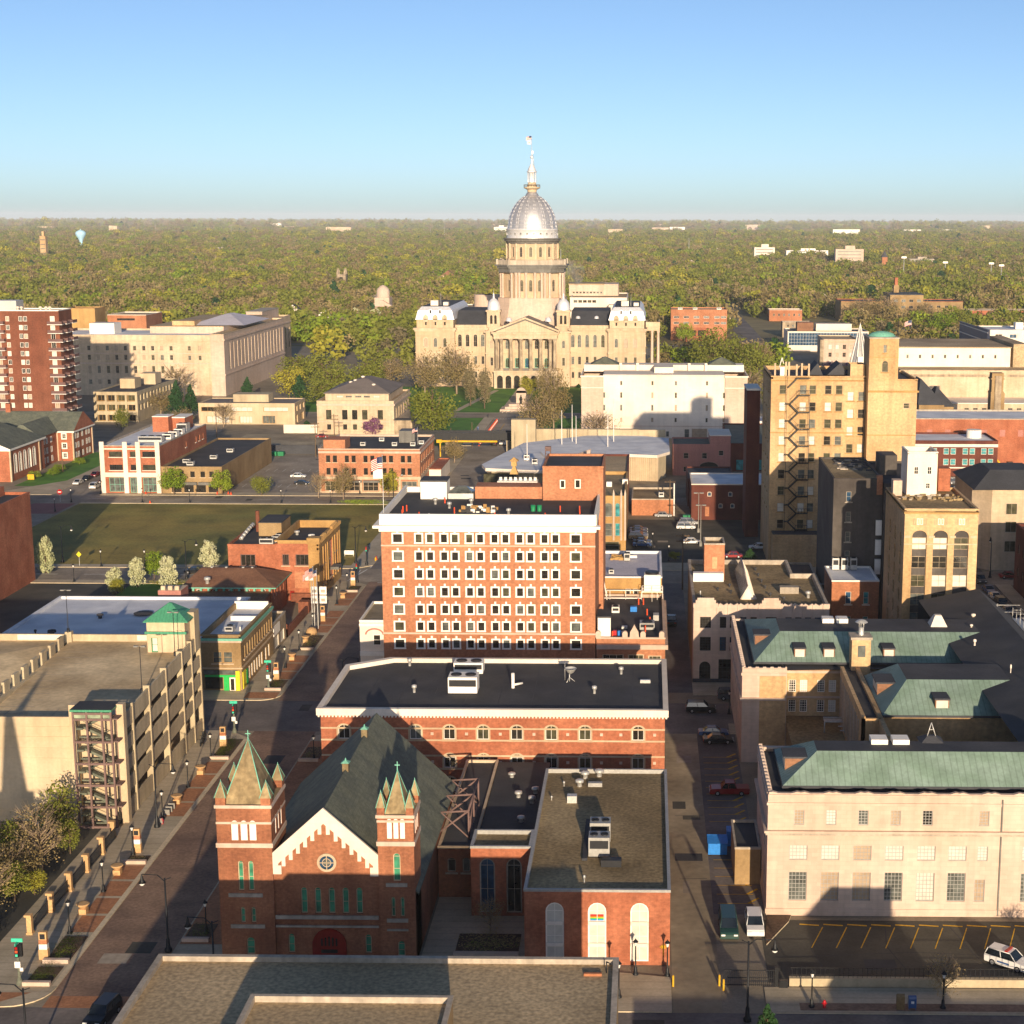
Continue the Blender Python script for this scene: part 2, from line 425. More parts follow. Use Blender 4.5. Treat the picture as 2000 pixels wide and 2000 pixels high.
def facade(mb,p0,u,w,z0,z1,ops,m=0,mr=None,depth=.25):
 """ops: (a0,a1,b0,b1,arch); absolute z; a along u from p0"""
 mr = m if mr is None else mr
 P = lambda a,z,d=0.0: (p0[0] + u[0] * a - u[1] * d,p0[1] + u[1] * a + u[0] * d,z)
 ops = [(max(o[0],.02),min(o[1],w - .02),max(o[2],z0 + .01),min(o[3],z1 - .01),o[4] if len(o) > 4 else 0) for o in ops]
 A = sorted({0,w} | {round(o[0],4) for o in ops} | {round(o[1],4) for o in ops})
 Z = sorted({z0,z1} | {round(o[2],4) for o in ops} | {round(o[3],4) for o in ops})
 for k in range(len(Z) - 1):
  zc = (Z[k] + Z[k + 1]) / 2; st = None
  act = [o for o in ops if o[2] < zc < o[3]]
  for i in range(len(A) - 1):
   ac = (A[i] + A[i + 1]) / 2
   hole = any(o[0] < ac < o[1] for o in act)
   if not hole and st is None: st = A[i]
   if hole and st is not None:
    mb.face([P(st,Z[k]),P(A[i],Z[k]),P(A[i],Z[k + 1]),P(st,Z[k + 1])],m); st = None
  if st is not None: mb.face([P(st,Z[k]),P(w,Z[k]),P(w,Z[k + 1]),P(st,Z[k + 1])],m)
 for (a0,a1,b0,b1,ar) in ops:
  O = [(a0 + x,b0 + z) for x,z in outline(a1 - a0,b1 - b0,ar)]
  n = len(O)
  for i in range(n):
   j = (i + 1) % n
   mb.face([P(*O[i]),P(*O[j]),P(*O[j],depth),P(*O[i],depth)],mr)
  if ar:
   mid = 2 + 4
   mb.face([P(*O[q]) for q in range(mid,n)] + [P(a0,b1)],m)
   mb.face([P(*O[q]) for q in range(2,mid + 1)] + [P(a1,b1)],m)
def grid(cs,rows,w,arch=0,st=None): return [(c - w / 2,c + w / 2,r0,r1,arch,st) for r0,r1 in rows for c in cs]
def rng(a,b,n): return [a + (b - a) * i / (n - 1) for i in range(n)]
def add_walls(root,x0,x1,y0,y1,z0,z1,wall,front=(),right=(),left=(),style=None,depth=.25,name='wall',back=True,wins=True):
 mb = MB()
 F = [(o[0] - x0,o[1] - x0,*o[2:]) for o in front]
 Rr = [(o[0] - y0,o[1] - y0,*o[2:]) for o in right]
 Lf = [(y1 - o[1],y1 - o[0],*o[2:]) for o in left]
 facade(mb,(x0,y0),(1,0),x1 - x0,z0,z1,F,depth=depth)
 facade(mb,(x1,y0),(0,1),y1 - y0,z0,z1,Rr,depth=depth)
 facade(mb,(x0,y1),(0,-1),y1 - y0,z0,z1,Lf,depth=depth)
 if back: facade(mb,(x1,y1),(-1,0),x1 - x0,z0,z1,[])
 o = mb.build(name,wall,root)
 if wins:
  for L_,p,u in ((F,(x0,y0),(1,0)),(Rr,(x1,y0),(0,1)),(Lf,(x0,y1),(0,-1))):
   for q in L_:
    st = (q[5] if len(q) > 5 and q[5] else style)
    put_window(root,(p[0] + u[0] * q[0],p[1] + u[1] * q[0],q[2]),u,q[1] - q[0],q[3] - q[2],q[4] if len(q) > 4 else 0,st)
 return o
def flat_roof(root,x0,x1,y0,y1,z1,roof,cop,par=.6,pt=.3,ov=.06,drop=.25):
 b = MB(); zr = z1 - par
 b.face([(x0 + pt,y0 + pt,zr),(x1 - pt,y0 + pt,zr),(x1 - pt,y1 - pt,zr),(x0 + pt,y1 - pt,zr)])
 b.build('roof',roof,root)
 c = MB()
 for (a0,a1,b0,b1) in ((x0 - ov,x1 + ov,y0 - ov,y0 + pt),(x0 - ov,x1 + ov,y1 - pt,y1 + ov),(x0 - ov,x0 + pt,y0 + pt,y1 - pt),(x1 - pt,x1 + ov,y0 + pt,y1 - pt)):
  c.box(a0,a1,b0,b1,z1 - drop,z1 + .03,0,bottom=True)
 for (p,q) in (((x0 + pt,y0 + pt),(x1 - pt,y0 + pt)),((x1 - pt,y0 + pt),(x1 - pt,y1 - pt)),((x1 - pt,y1 - pt),(x0 + pt,y1 - pt)),((x0 + pt,y1 - pt),(x0 + pt,y0 + pt))):
  c.face([(*q,zr - .01),(*p,zr - .01),(*p,z1 - drop),(*q,z1 - drop)])
 c.build('parapet',cop,root)
def building(name,label,cat,x0,x1,y0,y1,z1,wall,roof,cop=None,par=.6,pt=.3,front=(),right=(),left=(),style=None,z0=0.0,depth=.25,group=None,ov=.06,drop=.25):
 root = thing(name,label,cat,((x0 + x1) / 2,(y0 + y1) / 2,z0),group)
 add_walls(root,x0,x1,y0,y1,z0,z1 - drop,wall,front,right,left,style,depth)
 flat_roof(root,x0,x1,y0,y1,z1,roof,cop or wall,par,pt,ov,drop)
 return root
def band(root,x0,x1,y0,y1,z0,z1,ov,matn,name='cornice',sides='flr'):
 """projecting string course or cornice round the front and sides of a block"""
 b = MB()
 if 'f' in sides: b.box(x0 - (ov if 'l' in sides else 0),x1 + (ov if 'r' in sides else 0),y0 - ov,y0 + .05,z0,z1,bottom=True)
 if 'r' in sides: b.box(x1 - .05,x1 + ov,y0 + .05,y1,z0,z1,bottom=True)
 if 'l' in sides: b.box(x0 - ov,x0 + .05,y0 + .05,y1,z0,z1,bottom=True)
 return b.build(name,matn,root)
def part_box(root,name,matn,*a,**k):
 return MB().box(*a,bottom=True,**k).build(name,matn,root)
def vent(root,x,y,z,h=.9,r=.25,name='vent',matn='galv'):
 b = MB(); b.lathe(x,y,[(r * .7,z),(r * .7,z + h * .55),(r * 1.3,z + h * .6),(r * 1.2,z + h * .9),(r * .2,z + h)],10)
 return b.build(name,matn,root)
def air_unit(root,x0,x1,y0,y1,z,h,matn='galv',fans=2):
 b = MB(); b.box(x0,x1,y0,y1,z + .15,z + h,0,bottom=True)
 b.box(x0 + .1,x1 - .1,y0 + .1,y1 - .1,z,z + .15,1)
 nx = fans
 for i in range(nx):
  cx = x0 + (x1 - x0) * (i + .5) / nx; cy = (y0 + y1) / 2; r = min((x1 - x0) / nx,y1 - y0) * .38
  b.lathe(cx,cy,[(r,z + h),(r,z + h + .12),(r * .85,z + h + .12),(r * .8,z + h + .02)],12,1)
 k = int((x1 - x0) / .5)
 b.box(x0 + .15,x1 - .15,y0 - .02,y0 + .02,z + h * .45,z + h * .85,1,bottom=True)
 return b.build('air_unit',[matn,'dark_metal'],root)
def arch_pts(cx,z0,zs,w,n=10):
 return [(cx - w / 2,z0),(cx + w / 2,z0)] + [(cx + w / 2 * math.cos(math.pi * k / n),zs + w / 2 * math.sin(math.pi * k / n)) for k in range(n + 1)]
# ------------------------------------------------------------------ ground, streets, pavements
def sheet(name,matn,P,z,kind='structure'):
 b = MB(); b.face([(x,y,z) for x,y in P]); o = b.build(name,matn); return tag(o,kind=kind)
def rect(x0,x1,y0,y1): return [(x0,y0),(x1,y0),(x1,y1),(x0,y1)]
mat('far_land','#6f6a3f',c2='#8c7f55',mixs=0.0012,var=.3,sc=.004,fine=.03,fv=.25)
sheet('ground','far_land',rect(-16000,12000,-400,26000),-0.03)
sheet('city_ground','city_ground',rect(-420,420,-200,1000),-0.016)
sheet('road','paver',rect(-62,-52.2,150.5,240),0.006)
sheet('road','paver',rect(-62,-52.2,256,345),0.006)
sheet('road','asphalt',rect(-64,-52.2,358,441),0.006)
sheet('road','asphalt_old',rect(-62.5,-50.5,455,645),0.006)
sheet('road','asphalt',rect(62,77.5,120,1560),0.006)
sheet('road','asphalt_old',rect(-174,-162,120,700),0.006)
sheet('road','lot_grey',rect(2.9,8,150.5,245),0.006)
sheet('road','asphalt',rect(3.6,8,262,345),0.006)
sheet('road','asphalt',rect(-260,260,136,150.5),0.010)
sheet('road','asphalt',rect(-260,260,240,256),0.010)
sheet('road','asphalt_old',rect(-260,260,345,358),0.010)
sheet('road','asphalt_old',rect(-420,260,443,455),0.010)
sheet('road','asphalt_old',rect(-420,420,645,656),0.010)
sheet('road','paver_purple',rect(-174,-162,425,441),0.014)
sheet('road','asphalt',rect(-420,420,1010,1024),0.010)
def slab(P,matn='pavement',h=.12,name='pavement'):
 b = MB(); b.prism(P,0,h,1,0); o = b.build(name,[matn,'kerb_stone']); return tag(o,kind='structure')
def rc(x,y,r,a0,a1,n=6): return [(x + r * math.cos(rad(a0 + (a1 - a0) * i / n)),y + r * math.sin(rad(a0 + (a1 - a0) * i / n))) for i in range(n + 1)]
slab(rc(-66,154.5,4,-90,0) + [(-62,236.5)] + [(-66,240),(-200,240),(-200,236.8),(-69.8,236.8),(-69.8,199.5),(-72.2,199.5),(-72.2,156.5),(-200,156.5),(-200,150.5)])
slab([(-52.2,153.5),(-49.5,150.5),(2.8,150.5),(2.8,158),(-13,161),(-45.2,161),(-45.2,237),(2.6,237),(2.6,240),(-49.5,240),(-52.2,237)])
slab([(12.6,150.5),(62,150.5),(62,156),(12.6,156)])
slab([(-200,256),(-65.5,256)] + rc(-65.5,259.5,3.5,-90,0)[1:] + [(-62,341.5),(-65,345),(-200,345),(-200,341.8),(-69.3,341.8),(-69.3,261.6),(-200,261.6)])
slab([(-52.2,259),(-49.5,256),(3.4,256),(3.4,264),(-45.4,264),(-45.4,341),(3.4,341),(3.4,345),(-49.5,345),(-52.2,342)])
slab([(8,260.6),(62,260.6),(62,268),(8,268)])
slab([(13.2,240),(62,240),(62,245),(13.2,245)])
slab([(56.8,268),(62,268),(62,345),(56.8,345)])
slab([(77.5,262),(80.8,262),(80.8,345),(77.5,345)])
slab([(-161,358),(-67.5,358),(-64,361.5),(-64,441),(-66,443),(-161,443),(-161,441.2),(-69,441.2),(-69,361.2),(-161,361.2)])
slab([(-160,455),(-66,455),(-62.5,458),(-62.5,530),(-66.6,530),(-66.6,460.3),(-124.6,460.3),(-124.6,458),(-160,458)])
slab([(-190.5,455),(-174,455),(-174,640),(-178.5,640),(-178.5,480),(-190.5,460)])
slab([(-52.2,358),(40,358),(40,366),(-52.2,366)])
slab([(-66.5,560),(-62.5,560),(-62.5,643),(-66.5,643)])
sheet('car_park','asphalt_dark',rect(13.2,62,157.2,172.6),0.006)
sheet('car_park','asphalt',rect(8,14,174,240),0.008)
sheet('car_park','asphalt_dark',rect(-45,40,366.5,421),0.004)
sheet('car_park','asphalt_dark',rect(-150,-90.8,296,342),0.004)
sheet('car_park','asphalt_old',rect(-124.4,-97,460.4,536),0.004)
sheet('car_park','lot_grey',rect(-150,-66.8,541,588),0.004)
sheet('car_park','asphalt_dark',rect(-130,-69.8,120,199),0.004)
sheet('plaza','pavement',rect(-24.6,-13.2,162,178),0.125)
sheet('vacant_lot_grass','grass_dull',rect(-160.9,-69.1,361.3,441.1),0.03,'stuff')
sheet('lawn','lawn',rect(-114,-92,326,341.5),0.03)
sheet('verge','lawn',rect(-90.6,-76.3,296.2,341),0.012)
sheet('lawn','lawn',rect(-84,-66.6,560,640),0.03)
sheet('lawn','lawn',rect(-150,20,658,760),0.03)
sheet('lawn','lawn',rect(-50.4,-24,560,640),0.03)
sheet('lawn','lawn',rect(-191,-178.6,470,540),0.02)
sheet('path','pavement',rect(-62,-53,658,752),0.05)
sheet('path','pavement',rect(-150,20,655.5,658),0.05)
sheet('path','pavement',[(-82,662),(-79.5,662),(-70,745),(-72.5,745)],0.05)
sheet('car_park','lot_grey',rect(-150,-116,905,1000),0.006)
sheet('car_park','asphalt',rect(8,62,930,1006),0.006)
sheet('car_park','lot_grey',rect(90,150,690,850),0.006)
def panels(y0,y1,n,gap=.55,x0=-65.4,x1=-62.35):
 b = MB(); s = (y1 - y0) / n
 for i in range(n): b.face([(x0,y0 + s * i + gap / 2,.126),(x1,y0 + s * i + gap / 2,.126),(x1,y0 + s * (i + 1) - gap / 2,.126),(x0,y0 + s * (i + 1) - gap / 2,.126)])
 tag(b.build('brick_paving','paver_orange'),kind='structure')
panels(167.5,187,4); panels(203,225.5,4); panels(268,284,3); panels(300,318,3); panels(322,334,2)
sheet('brick_paving','paver_orange',[(-76,151.2),(-67,151.2),(-64.2,153.5),(-76,153.5)],.128)
sheet('brick_paving','paver_orange',rect(-68,-62.6,257,260.5),.128)
sheet('brick_paving','paver_orange',rect(-52,-46,165,235),.126)
sheet('brick_paving','paver',rect(16,62,151,152.6),.128)
sheet('paving_edge','kerb_stone',rect(-62.6,-62.0,155,236),.129)
sheet('crosswalk','paver_orange',rect(-62,-52.2,150.5,153),0.012)
rp = random.Random(3)
for (x0,x1,y0,y1,n) in ((3.2,7.4,176,236,5),(-61.5,-53.5,158,236,3),(-160,-70,444,454,6),(-120,20,137,149,6),(-60,5,241,254,5),(14,58,159,165,4),(-40,30,370,416,6),(-60,-52,466,530,4),(64,76,280,440,6),(-120,-98,466,530,5),(-140,-75,545,584,5),(-160,-70,346,357,4)):
 for i in range(n):
  a = rp.uniform(x0,x1 - 2); c = rp.uniform(y0,y1 - 2); w_ = rp.uniform(.8,3.5); l_ = rp.uniform(1,4)
  sheet('road_patch',('asphalt_dark','asphalt_old','roof_black')[i % 3],rect(a,min(a + w_,x1),c,min(c + l_,y1)),.0135 + .0003 * i)
def stripes(name,matn,L,w=.12,z=.016):
 b = MB()
 for (p,q) in L:
  d = Vector((q[0] - p[0],q[1] - p[1])); n = Vector((-d.y,d.x)).normalized() * w / 2
  b.face([(p[0] - n.x,p[1] - n.y,z),(q[0] - n.x,q[1] - n.y,z),(q[0] + n.x,q[1] + n.y,z),(p[0] + n.x,p[1] + n.y,z)])
 tag(b.build(name,matn),kind='structure')
stripes('parking_lines','paint_yellow',[((18.6 + 2.75 * i,165.5),(20.4 + 2.75 * i,170.8)) for i in range(15)],.12)
stripes('wheel_stop_paint','paint_yellow',[((17.8 + 2.75 * i,171.5),(20.0 + 2.75 * i,171.2)) for i in range(15)],.28)
stripes('parking_lines','paint_yellow',[((8.6,177 + 2.6 * i),(13.0,177 + 2.6 * i)) for i in range(21) if not 5 < i < 10],.12)
stripes('parking_lines','paint_yellow',[((12.2,177 + 2.6 * i),(13.6,178.6 + 2.6 * i)) for i in range(21)],.3)
stripes('lane_lines','paint_white',[((x,449),(x + 4,449)) for x in range(-160,-64,12)] + [((-66 + i * 0,y),(-66,y + 4)) for i,y in ((0,346),(0,353))],.2)
stripes('lane_lines','paint_white',[((x,351),(x + 5,351)) for x in range(-150,-64,11)] + [((-64.2,359.5),(-64.2,366.5)),((-60,344),(-54,344)),((-60,360),(-54,360)),((-67,345.5),(-64.6,357.5)),((-50.5,345.5),(-49,357.5))],.35)
stripes('lane_lines','paint_yellow',[((-56.5,y),(-56.5,y + 22)) for y in (562,600)] + [((-57,366),(-57,440)),((68.8,300),(68.8,344)),((68.8,360),(68.8,442)),((68.8,456),(68.8,640)),((68.8,660),(68.8,1000))],.22)
stripes('lane_lines','paint_white',[((-62 + 1.1 * i,638),(-61.4 + 1.1 * i,638)) for i in range(10)],.8)
stripes('parking_lines','paint_white',[((-122 + 2.7 * i,470),(-122 + 2.7 * i,475.5)) for i in range(9)] + [((-122 + 2.7 * i,500),(-122 + 2.7 * i,505)) for i in range(9)] + [((-146 + 2.7 * i,912 + 22 * j),(-146 + 2.7 * i,917 + 22 * j)) for i in range(11) for j in range(4)],.15)
stripes('asphalt_cracks','roof_black',[((20,157.5),(18.5,165)),((18.5,165),(20.2,170)),((29,157.5),(27,166)),((27,166),(27.6,171)),((38,158),(36.5,164)),((36.5,164),(35,171)),((14,163),(30,164.6)),((30,164.6),(45,163.4)),((4.2,184),(7.6,184.2)),((4,205),(7.8,205.3))],.10,.012)
# ------------------------------------------------------------------ near blocks
S_dark = Style('dark_metal',glass=('glass_dark','glass_dark','glass_olive'))
r = building('gravel_roofed_building','broad flat gravel roofed building filling the bottom edge, with a raised roof block','building',-43.8,-2.4,55,133,14.6,'brick_olive','gravel_roof','stone_grey',.45,.45)
add_walls(r,-32,-15.6,58,119.5,14.0,17.6,'brick_olive',name='roof_block')
flat_roof(r,-32,-15.6,58,119.5,17.8,'gravel_roof','stone_grey',.5,.35)
b = MB(); b.box(-5.4,-3.8,130.3,130.6,14.16,14.4,0); b.build('brick_row','brick_orange',r)
b = MB(); b.tube((-3.4,131,14.1),(-3.4,131,15.2),.06); b.tube((-3.4,131,15.2),(-3.0,130.6,15.2),.06); b.build('pipe','dark_metal',r)

ch = thing('church','red brick church with two unequal pinnacled towers and a steep grey green roof','church',(-35,178,0))
S_gg = Style('stone_cream',fw=.09,nx=0,ny=2,glass=('glass_green',))
S_gw = Style('white_paint',fw=.05,nx=0,ny=0,glass=('white_paint',),depth=.12)
def tower(x0,x1,y1,zb,za,pin,apex,lanc,lw_,wins,name):
 y0 = 161.0; wd = x1 - x0
 f = [(lc - lw_,lc + lw_,zb + .35,zb + .35 + 2.25,1,S_gw) for lc in lanc] + [(a,bb,c,d,1,S_gg) for a,bb,c,d in wins]
 yc = [y0 + (y1 - y0) * t for t in (.3,.5,.7)]
 rr = [(yy - .32,yy + .32,zb + .35,zb + 2.6,1,S_gw) for yy in yc]
 add_walls(ch,x0,x1,y0,y1,0,za,'brick_church',f,rr,rr,S_gg,.22,name)
 band(ch,x0,x1,y0,y1,zb - .45,zb + .05,.12,'stone_pink','string_course')
 band(ch,x0,x1,y0,y1,zb + 2.2,zb + 2.45,.05,'stone_pink','string_course')
 band(ch,x0,x1,y0,y1,za - .3,za + .05,.14,'stone_pink','string_course')
 m = .95
 b = MB(); b.frustum((x0 + .75,x1 - .75,y0 + .35,y1 - .75),za,((x0 + x1) / 2 - .03,(x0 + x1) / 2 + .03,(y0 + y1) / 2 - .03,(y0 + y1) / 2 + .03),apex,0)
 b.face([(x0,y0,za + .01),(x1,y0,za + .01),(x1,y1,za + .01),(x0,y1,za + .01)])
 sp = b.build('spire','spire_stone',ch)
 b = MB(); cx,cy = (x0 + x1) / 2,(y0 + y1) / 2
 for (ax,ay) in ((x0 + .75,y0 + .35),(x1 - .75,y0 + .35),(x1 - .75,y1 - .75),(x0 + .75,y1 - .75)): b.tube((ax,ay,za),(cx,cy,apex),.07,.05)
 b.cyl(cx,cy,apex - .5,apex + .1,.16,.05)
 b.box(cx - .04,cx + .04,cy - .04,cy + .04,apex,apex + .95); b.box(cx - .28,cx + .28,cy - .03,cy + .03,apex + .5,apex + .6,bottom=True)
 b.build('cross','copper_trim',sp)
 s = pin
 for (ax,ay) in ((x0,y0),(x1 - s,y0),(x1 - s,y1 - s),(x0,y1 - s)):
  b = MB(); b.box(ax,ax + s,ay,ay + s,za,za + .85)
  p = b.build('pinnacle','brick_church',ch)
  b = MB(); o = .1
  b.frustum((ax - o,ax + s + o,ay - o,ay + s + o),za + .85,(ax + s / 2 - .02,ax + s / 2 + .02,ay + s / 2 - .02,ay + s / 2 + .02),za + .85 + 1.75,0)
  b.build('pinnacle_roof','spire_stone',p)
  b = MB()
  for (ex,ey) in ((ax - o,ay - o),(ax + s + o,ay - o),(ax + s + o,ay + s + o),(ax - o,ay + s + o)): b.tube((ex,ey,za + .85),(ax + s / 2,ay + s / 2,za + 2.6),.045,.03,5)
  b.cyl(ax + s / 2,ay + s / 2,za + 2.3,za + 2.75,.08,.02,6); b.build('finial','copper_trim',p)
tower(-46.1,-40.2,167.6,13.7,18.0,1.05,24.4,(-44.15,-43.15,-42.2),.36,[(-44.0,-43.4,8.3,11.7),(-42.9,-42.3,8.3,11.7),(-43.9,-43.4,4.6,6.4),(-42.75,-42.25,4.6,6.4),(-43.4,-42.5,.9,2.9)],'tower')
tower(-28.8,-24.9,165.6,14.0,17.0,.8,21.3,(-27.5,-26.8,-26.1),.26,[(-27.2,-26.4,9.5,12.7),(-27.5,-27.05,5.4,7.7),(-26.5,-26.05,5.4,7.7),(-26.9,-26.1,.8,2.6)],'tower')
b = MB()
for (a,c,z0,z1) in ((-45.1,-41.4,7.6,8.0),(-45.0,-41.3,4.0,4.4),(-28.0,-25.7,8.9,9.3),(-28.0,-25.7,4.8,5.2),(-28.0,-25.7,3.8,4.0),(-40.1,-28.9,5.1,5.5),(-40.1,-28.9,4.15,4.35)):
 b.box(a,c,160.86,161.05,z0,z1,bottom=True)
b.build('sill_course','stone_grey',ch)
b = MB(); gx,gz,ex0,ex1,ez = -34.6,17.5,-44.3,-24.9,8.3
ops = [(-37.35 + 1.5 * i - -40.2,-36.65 + 1.5 * i - -40.2,5.6,8.6,1) for i in range(5)] + [(-38.9 - -40.2,-38.2 - -40.2,1,3.2,1),(-30.5 - -40.2,-29.8 - -40.2,1,3.2,1)]
facade(b,(-40.2,161.3),(1,0),11.4,0,9.2,ops,depth=.25)
b.face([(-40.2,161.3,9.2),(-28.8,161.3,9.2),(-28.8,161.3,12.2),(gx,161.3,gz - .1),(-40.2,161.3,12.4)])
b.face([(ex1,161.6,0),(ex1,195,0),(ex1,195,ez),(ex1,161.6,ez)]); b.face([(ex0,195,0),(ex0,161.6,0),(ex0,161.6,ez),(ex0,195,ez)])
b.face([(ex1,195,0),(ex0,195,0),(ex0,195,ez),(gx,195,gz - .1),(ex1,195,ez)])
nv = b.build('nave_wall','brick_church',ch)
for o in ops: put_window(ch,(-40.2 + o[0],161.3,o[2]),(1,0),o[1] - o[0],o[3] - o[2],1,S_gg)
rf = MB(); t = .25
for (sx,ex) in ((-1,ex0 - .35),(1,ex1 + .35)):
 P = [(gx,161.5,gz),(ex,161.5,ez - .3),(ex,195.2,ez - .3),(gx,195.2,gz)]
 if sx > 0: P = [P[0],P[1],P[2],P[3]]
 else: P = P[::-1]
 rf.face(P); rf.face([(x,y,z - t) for x,y,z in P[::-1]])
 rf.face([(gx,161.5,gz),(ex,161.5,ez - .3),(ex,161.5,ez - .3 - t),(gx,161.5,gz - t)]); rf.face([(gx,195.2,gz),(ex,195.2,ez - .3),(ex,195.2,ez - .3 - t),(gx,195.2,gz - t)])
 rf.face([(ex,161.5,ez - .3),(ex,195.2,ez - .3),(ex,195.2,ez - .3 - t),(ex,161.5,ez - .3 - t)])
roof = rf.build('roof','shingle_green',ch)
for yy in (174.2,186.5):
 b = MB(); b.box(gx - .35,gx + .35,yy - .35,yy + .35,gz - .5,gz + .75,0); b.frustum((gx - .5,gx + .5,yy - .5,yy + .5),gz + .75,(gx - .15,gx + .15,yy - .15,yy + .15),gz + 1.0,1,1); b.cyl(gx,yy,gz + 1,gz + 1.3,.12,.05,6,1)
 b.build('ridge_vent',['spire_stone','copper_trim'],roof)
sl_ = (gz - 12.4) / (gx - -40.2)
b = MB()
for sgn in (-1,1):
 xe = -40.2 if sgn < 0 else -28.8
 ze = gz - abs(xe - gx) * sl_
 P = [(xe,ze - 1.5),(gx,gz - 1.5),(gx,gz + .25),(xe,ze + .25)]
 if sgn > 0: P = [P[1],P[0],P[3],P[2]]
 b.yprism(P,161.0,161.28,0)
 n = 7
 for i in range(n):
  xx = gx + (xe - gx) * (i + .55) / n; zz = gz - abs(xx - gx) * sl_
  b.box(xx - .2,xx + .2,161.06,161.29,zz - 2.35,zz - 1.2,0,bottom=True)
 b.box(*((xe,xe + .9) if sgn < 0 else (xe - .9,xe)),161.03,161.29,ze - 2.2,ze - 1.2,bottom=True)
b.build('gable_cornice','stone_white',ch)
b = MB(); ring = [(math.cos(rad(15 * k)),math.sin(rad(15 * k))) for k in range(24)]
for k in range(24):
 j = (k + 1) % 24
 for (ra,rb,y0,mm) in ((1.05,.78,161.12,0),(.5,.42,161.14,0)):
  b.face([(-34.4 + ra * ring[k][0],y0,11.5 + ra * ring[k][1]),(-34.4 + ra * ring[j][0],y0,11.5 + ra * ring[j][1]),(-34.4 + rb * ring[j][0],y0,11.5 + rb * ring[j][1]),(-34.4 + rb * ring[k][0],y0,11.5 + rb * ring[k][1])],mm)
 b.face([(-34.4 + 1.05 * ring[j][0],161.12,11.5 + 1.05 * ring[j][1]),(-34.4 + 1.05 * ring[k][0],161.12,11.5 + 1.05 * ring[k][1]),(-34.4 + 1.05 * ring[k][0],161.32,11.5 + 1.05 * ring[k][1]),(-34.4 + 1.05 * ring[j][0],161.32,11.5 + 1.05 * ring[j][1])],0)
b.face([(-34.4 + .8 * c,161.2,11.5 + .8 * s_) for c,s_ in ring],1)
b.face([(-34.4 + .36 * c,161.16,11.5 + .36 * s_) for c,s_ in ring],2)
b.box(-34.44,-34.36,161.1,161.18,10.6,12.4); b.box(-35.3,-33.5,161.1,161.18,11.46,11.54)
b.build('rose_window',['stone_cream','glass_blue','glass_grey'],ch)
b = MB(); P = arch_pts(-34.4,0,2.0,3.7,14)
b.yprism([(x,z) for x,z in P],161.12,161.4,0)
for x in (-35.2,-34.8,-34.4,-34.0,-33.6): b.box(x - .09,x + .09,161.06,161.14,1.9,3.0 - abs(x + 34.4) * .3,1,bottom=True)
b.box(-35.3,-33.5,161.06,161.14,1.1,1.5,1,bottom=True)
b.build('door',['red_door','glass_dark'],ch)
r = thing('steel_brace','rust coloured steel truss bracing the right side of the church roof','steel truss',(-23,185,6.5))
b = MB()
for y in (180,185.5,191):
 b.tube((-24.6,y,7.6),(-21.2,y,10.2),.13); b.tube((-21.2,y,10.2),(-21.2,y,6.6),.13); b.tube((-24.5,y,10.0),(-21.2,y,10.2),.13)
 b.tube((-24.5,y,10),(-21.2,y,6.8),.1)
for z in (7.2,10.2): b.tube((-21.2,180,z),(-21.2,191,z),.13)
b.tube((-21.2,180,7.2),(-21.2,185.5,10.2),.1); b.tube((-21.2,191,7.2),(-21.2,185.5,10.2),.1)
b.build('truss','rust_frame',r)
S_lk = Style('stone_grey',fw=.1,ny=1,glass=('glass_grey','glass_dark'),sill='stone_grey',key=False)
r = building('link_building','low brick link with a dark roof between the church and the gravel roofed annex','building',-24.7,-20.4,178.2,209,6.4,'brick_church','roof_black','stone_cream',.35,.25,front=[(-23.6,-22.6,3.2,5,.3),(-21.8,-20.9,3.2,5,.3)],style=S_lk)
b = MB(); b.box(-20.3,-13.2,178.4,209,0,6.1); b.build('rear_roof','roof_black',r)
for (x,y,h) in ((-16.5,195.5,.9),(-14.6,193.5,1.0),(-14.4,197,.9),(-15.5,187,.8),(-18,203,.7)): vent(r,x,y,6.1,h,.4)
S_ar = Style('white_paint',fw=.16,nx=1,ny=2,glass=('glass_blind',),depth=.2)
S_ad = Style('stone_grey',fw=.16,nx=1,ny=2,glass=('glass_dark','glass_blue'),depth=.2)
an = thing('annex','L shaped brick annex with gravel roof and three tall white arched windows','building',(-6,180,0))
add_walls(an,-13.1,2.7,161,199.2,0,8.45,'brick_red',[(-10.8,-8.8,.4,7.2,1),(-6.2,-4.2,.4,7.2,1),(-1.6,.4,.4,7.2,1)],[],[],S_ar)
add_walls(an,-20.2,-13.1,172.9,178,0,8.45,'brick_red',[(-19.2,-17.4,.5,7.2,1),(-16.1,-14.3,.5,7.2,1)],[],[],S_ad)
flat_roof(an,-13.1,2.7,161,199.2,8.7,'gravel_dark','grey_metal',.5,.3)
flat_roof(an,-20.2,-13.2,172.9,178,8.66,'gravel_dark','grey_metal',.46,.3)
b = MB()
for x in (-9.8,-5.2,-.6):
 b.box(x - .95,x + .95,160.98,161.15,4.6,5.0,0,bottom=True); b.box(x - .95,x + .95,160.98,161.15,2.1,2.5,0,bottom=True)
b.build('spandrel','stone_white',an)
b = MB()
for i,cc in enumerate(('red_paint','orange_cone','paint_yellow','shop_green','blue_paint')): b.box(-5.95,-4.5,161.16,161.17,5.65 - .14 * i,5.79 - .14 * i,i,bottom=True)
tag(b.build('rainbow_flag',['red_paint','orange_cone','paint_yellow','shop_green','blue_paint']),'small rainbow striped flag hung inside the middle arched window','flag')
air_unit(an,-6.5,-4.1,170.9,173.0,8.2,2.4,'grey_metal',2); air_unit(an,-6.5,-4.1,175.3,177.4,8.2,2.4,'grey_metal',2)
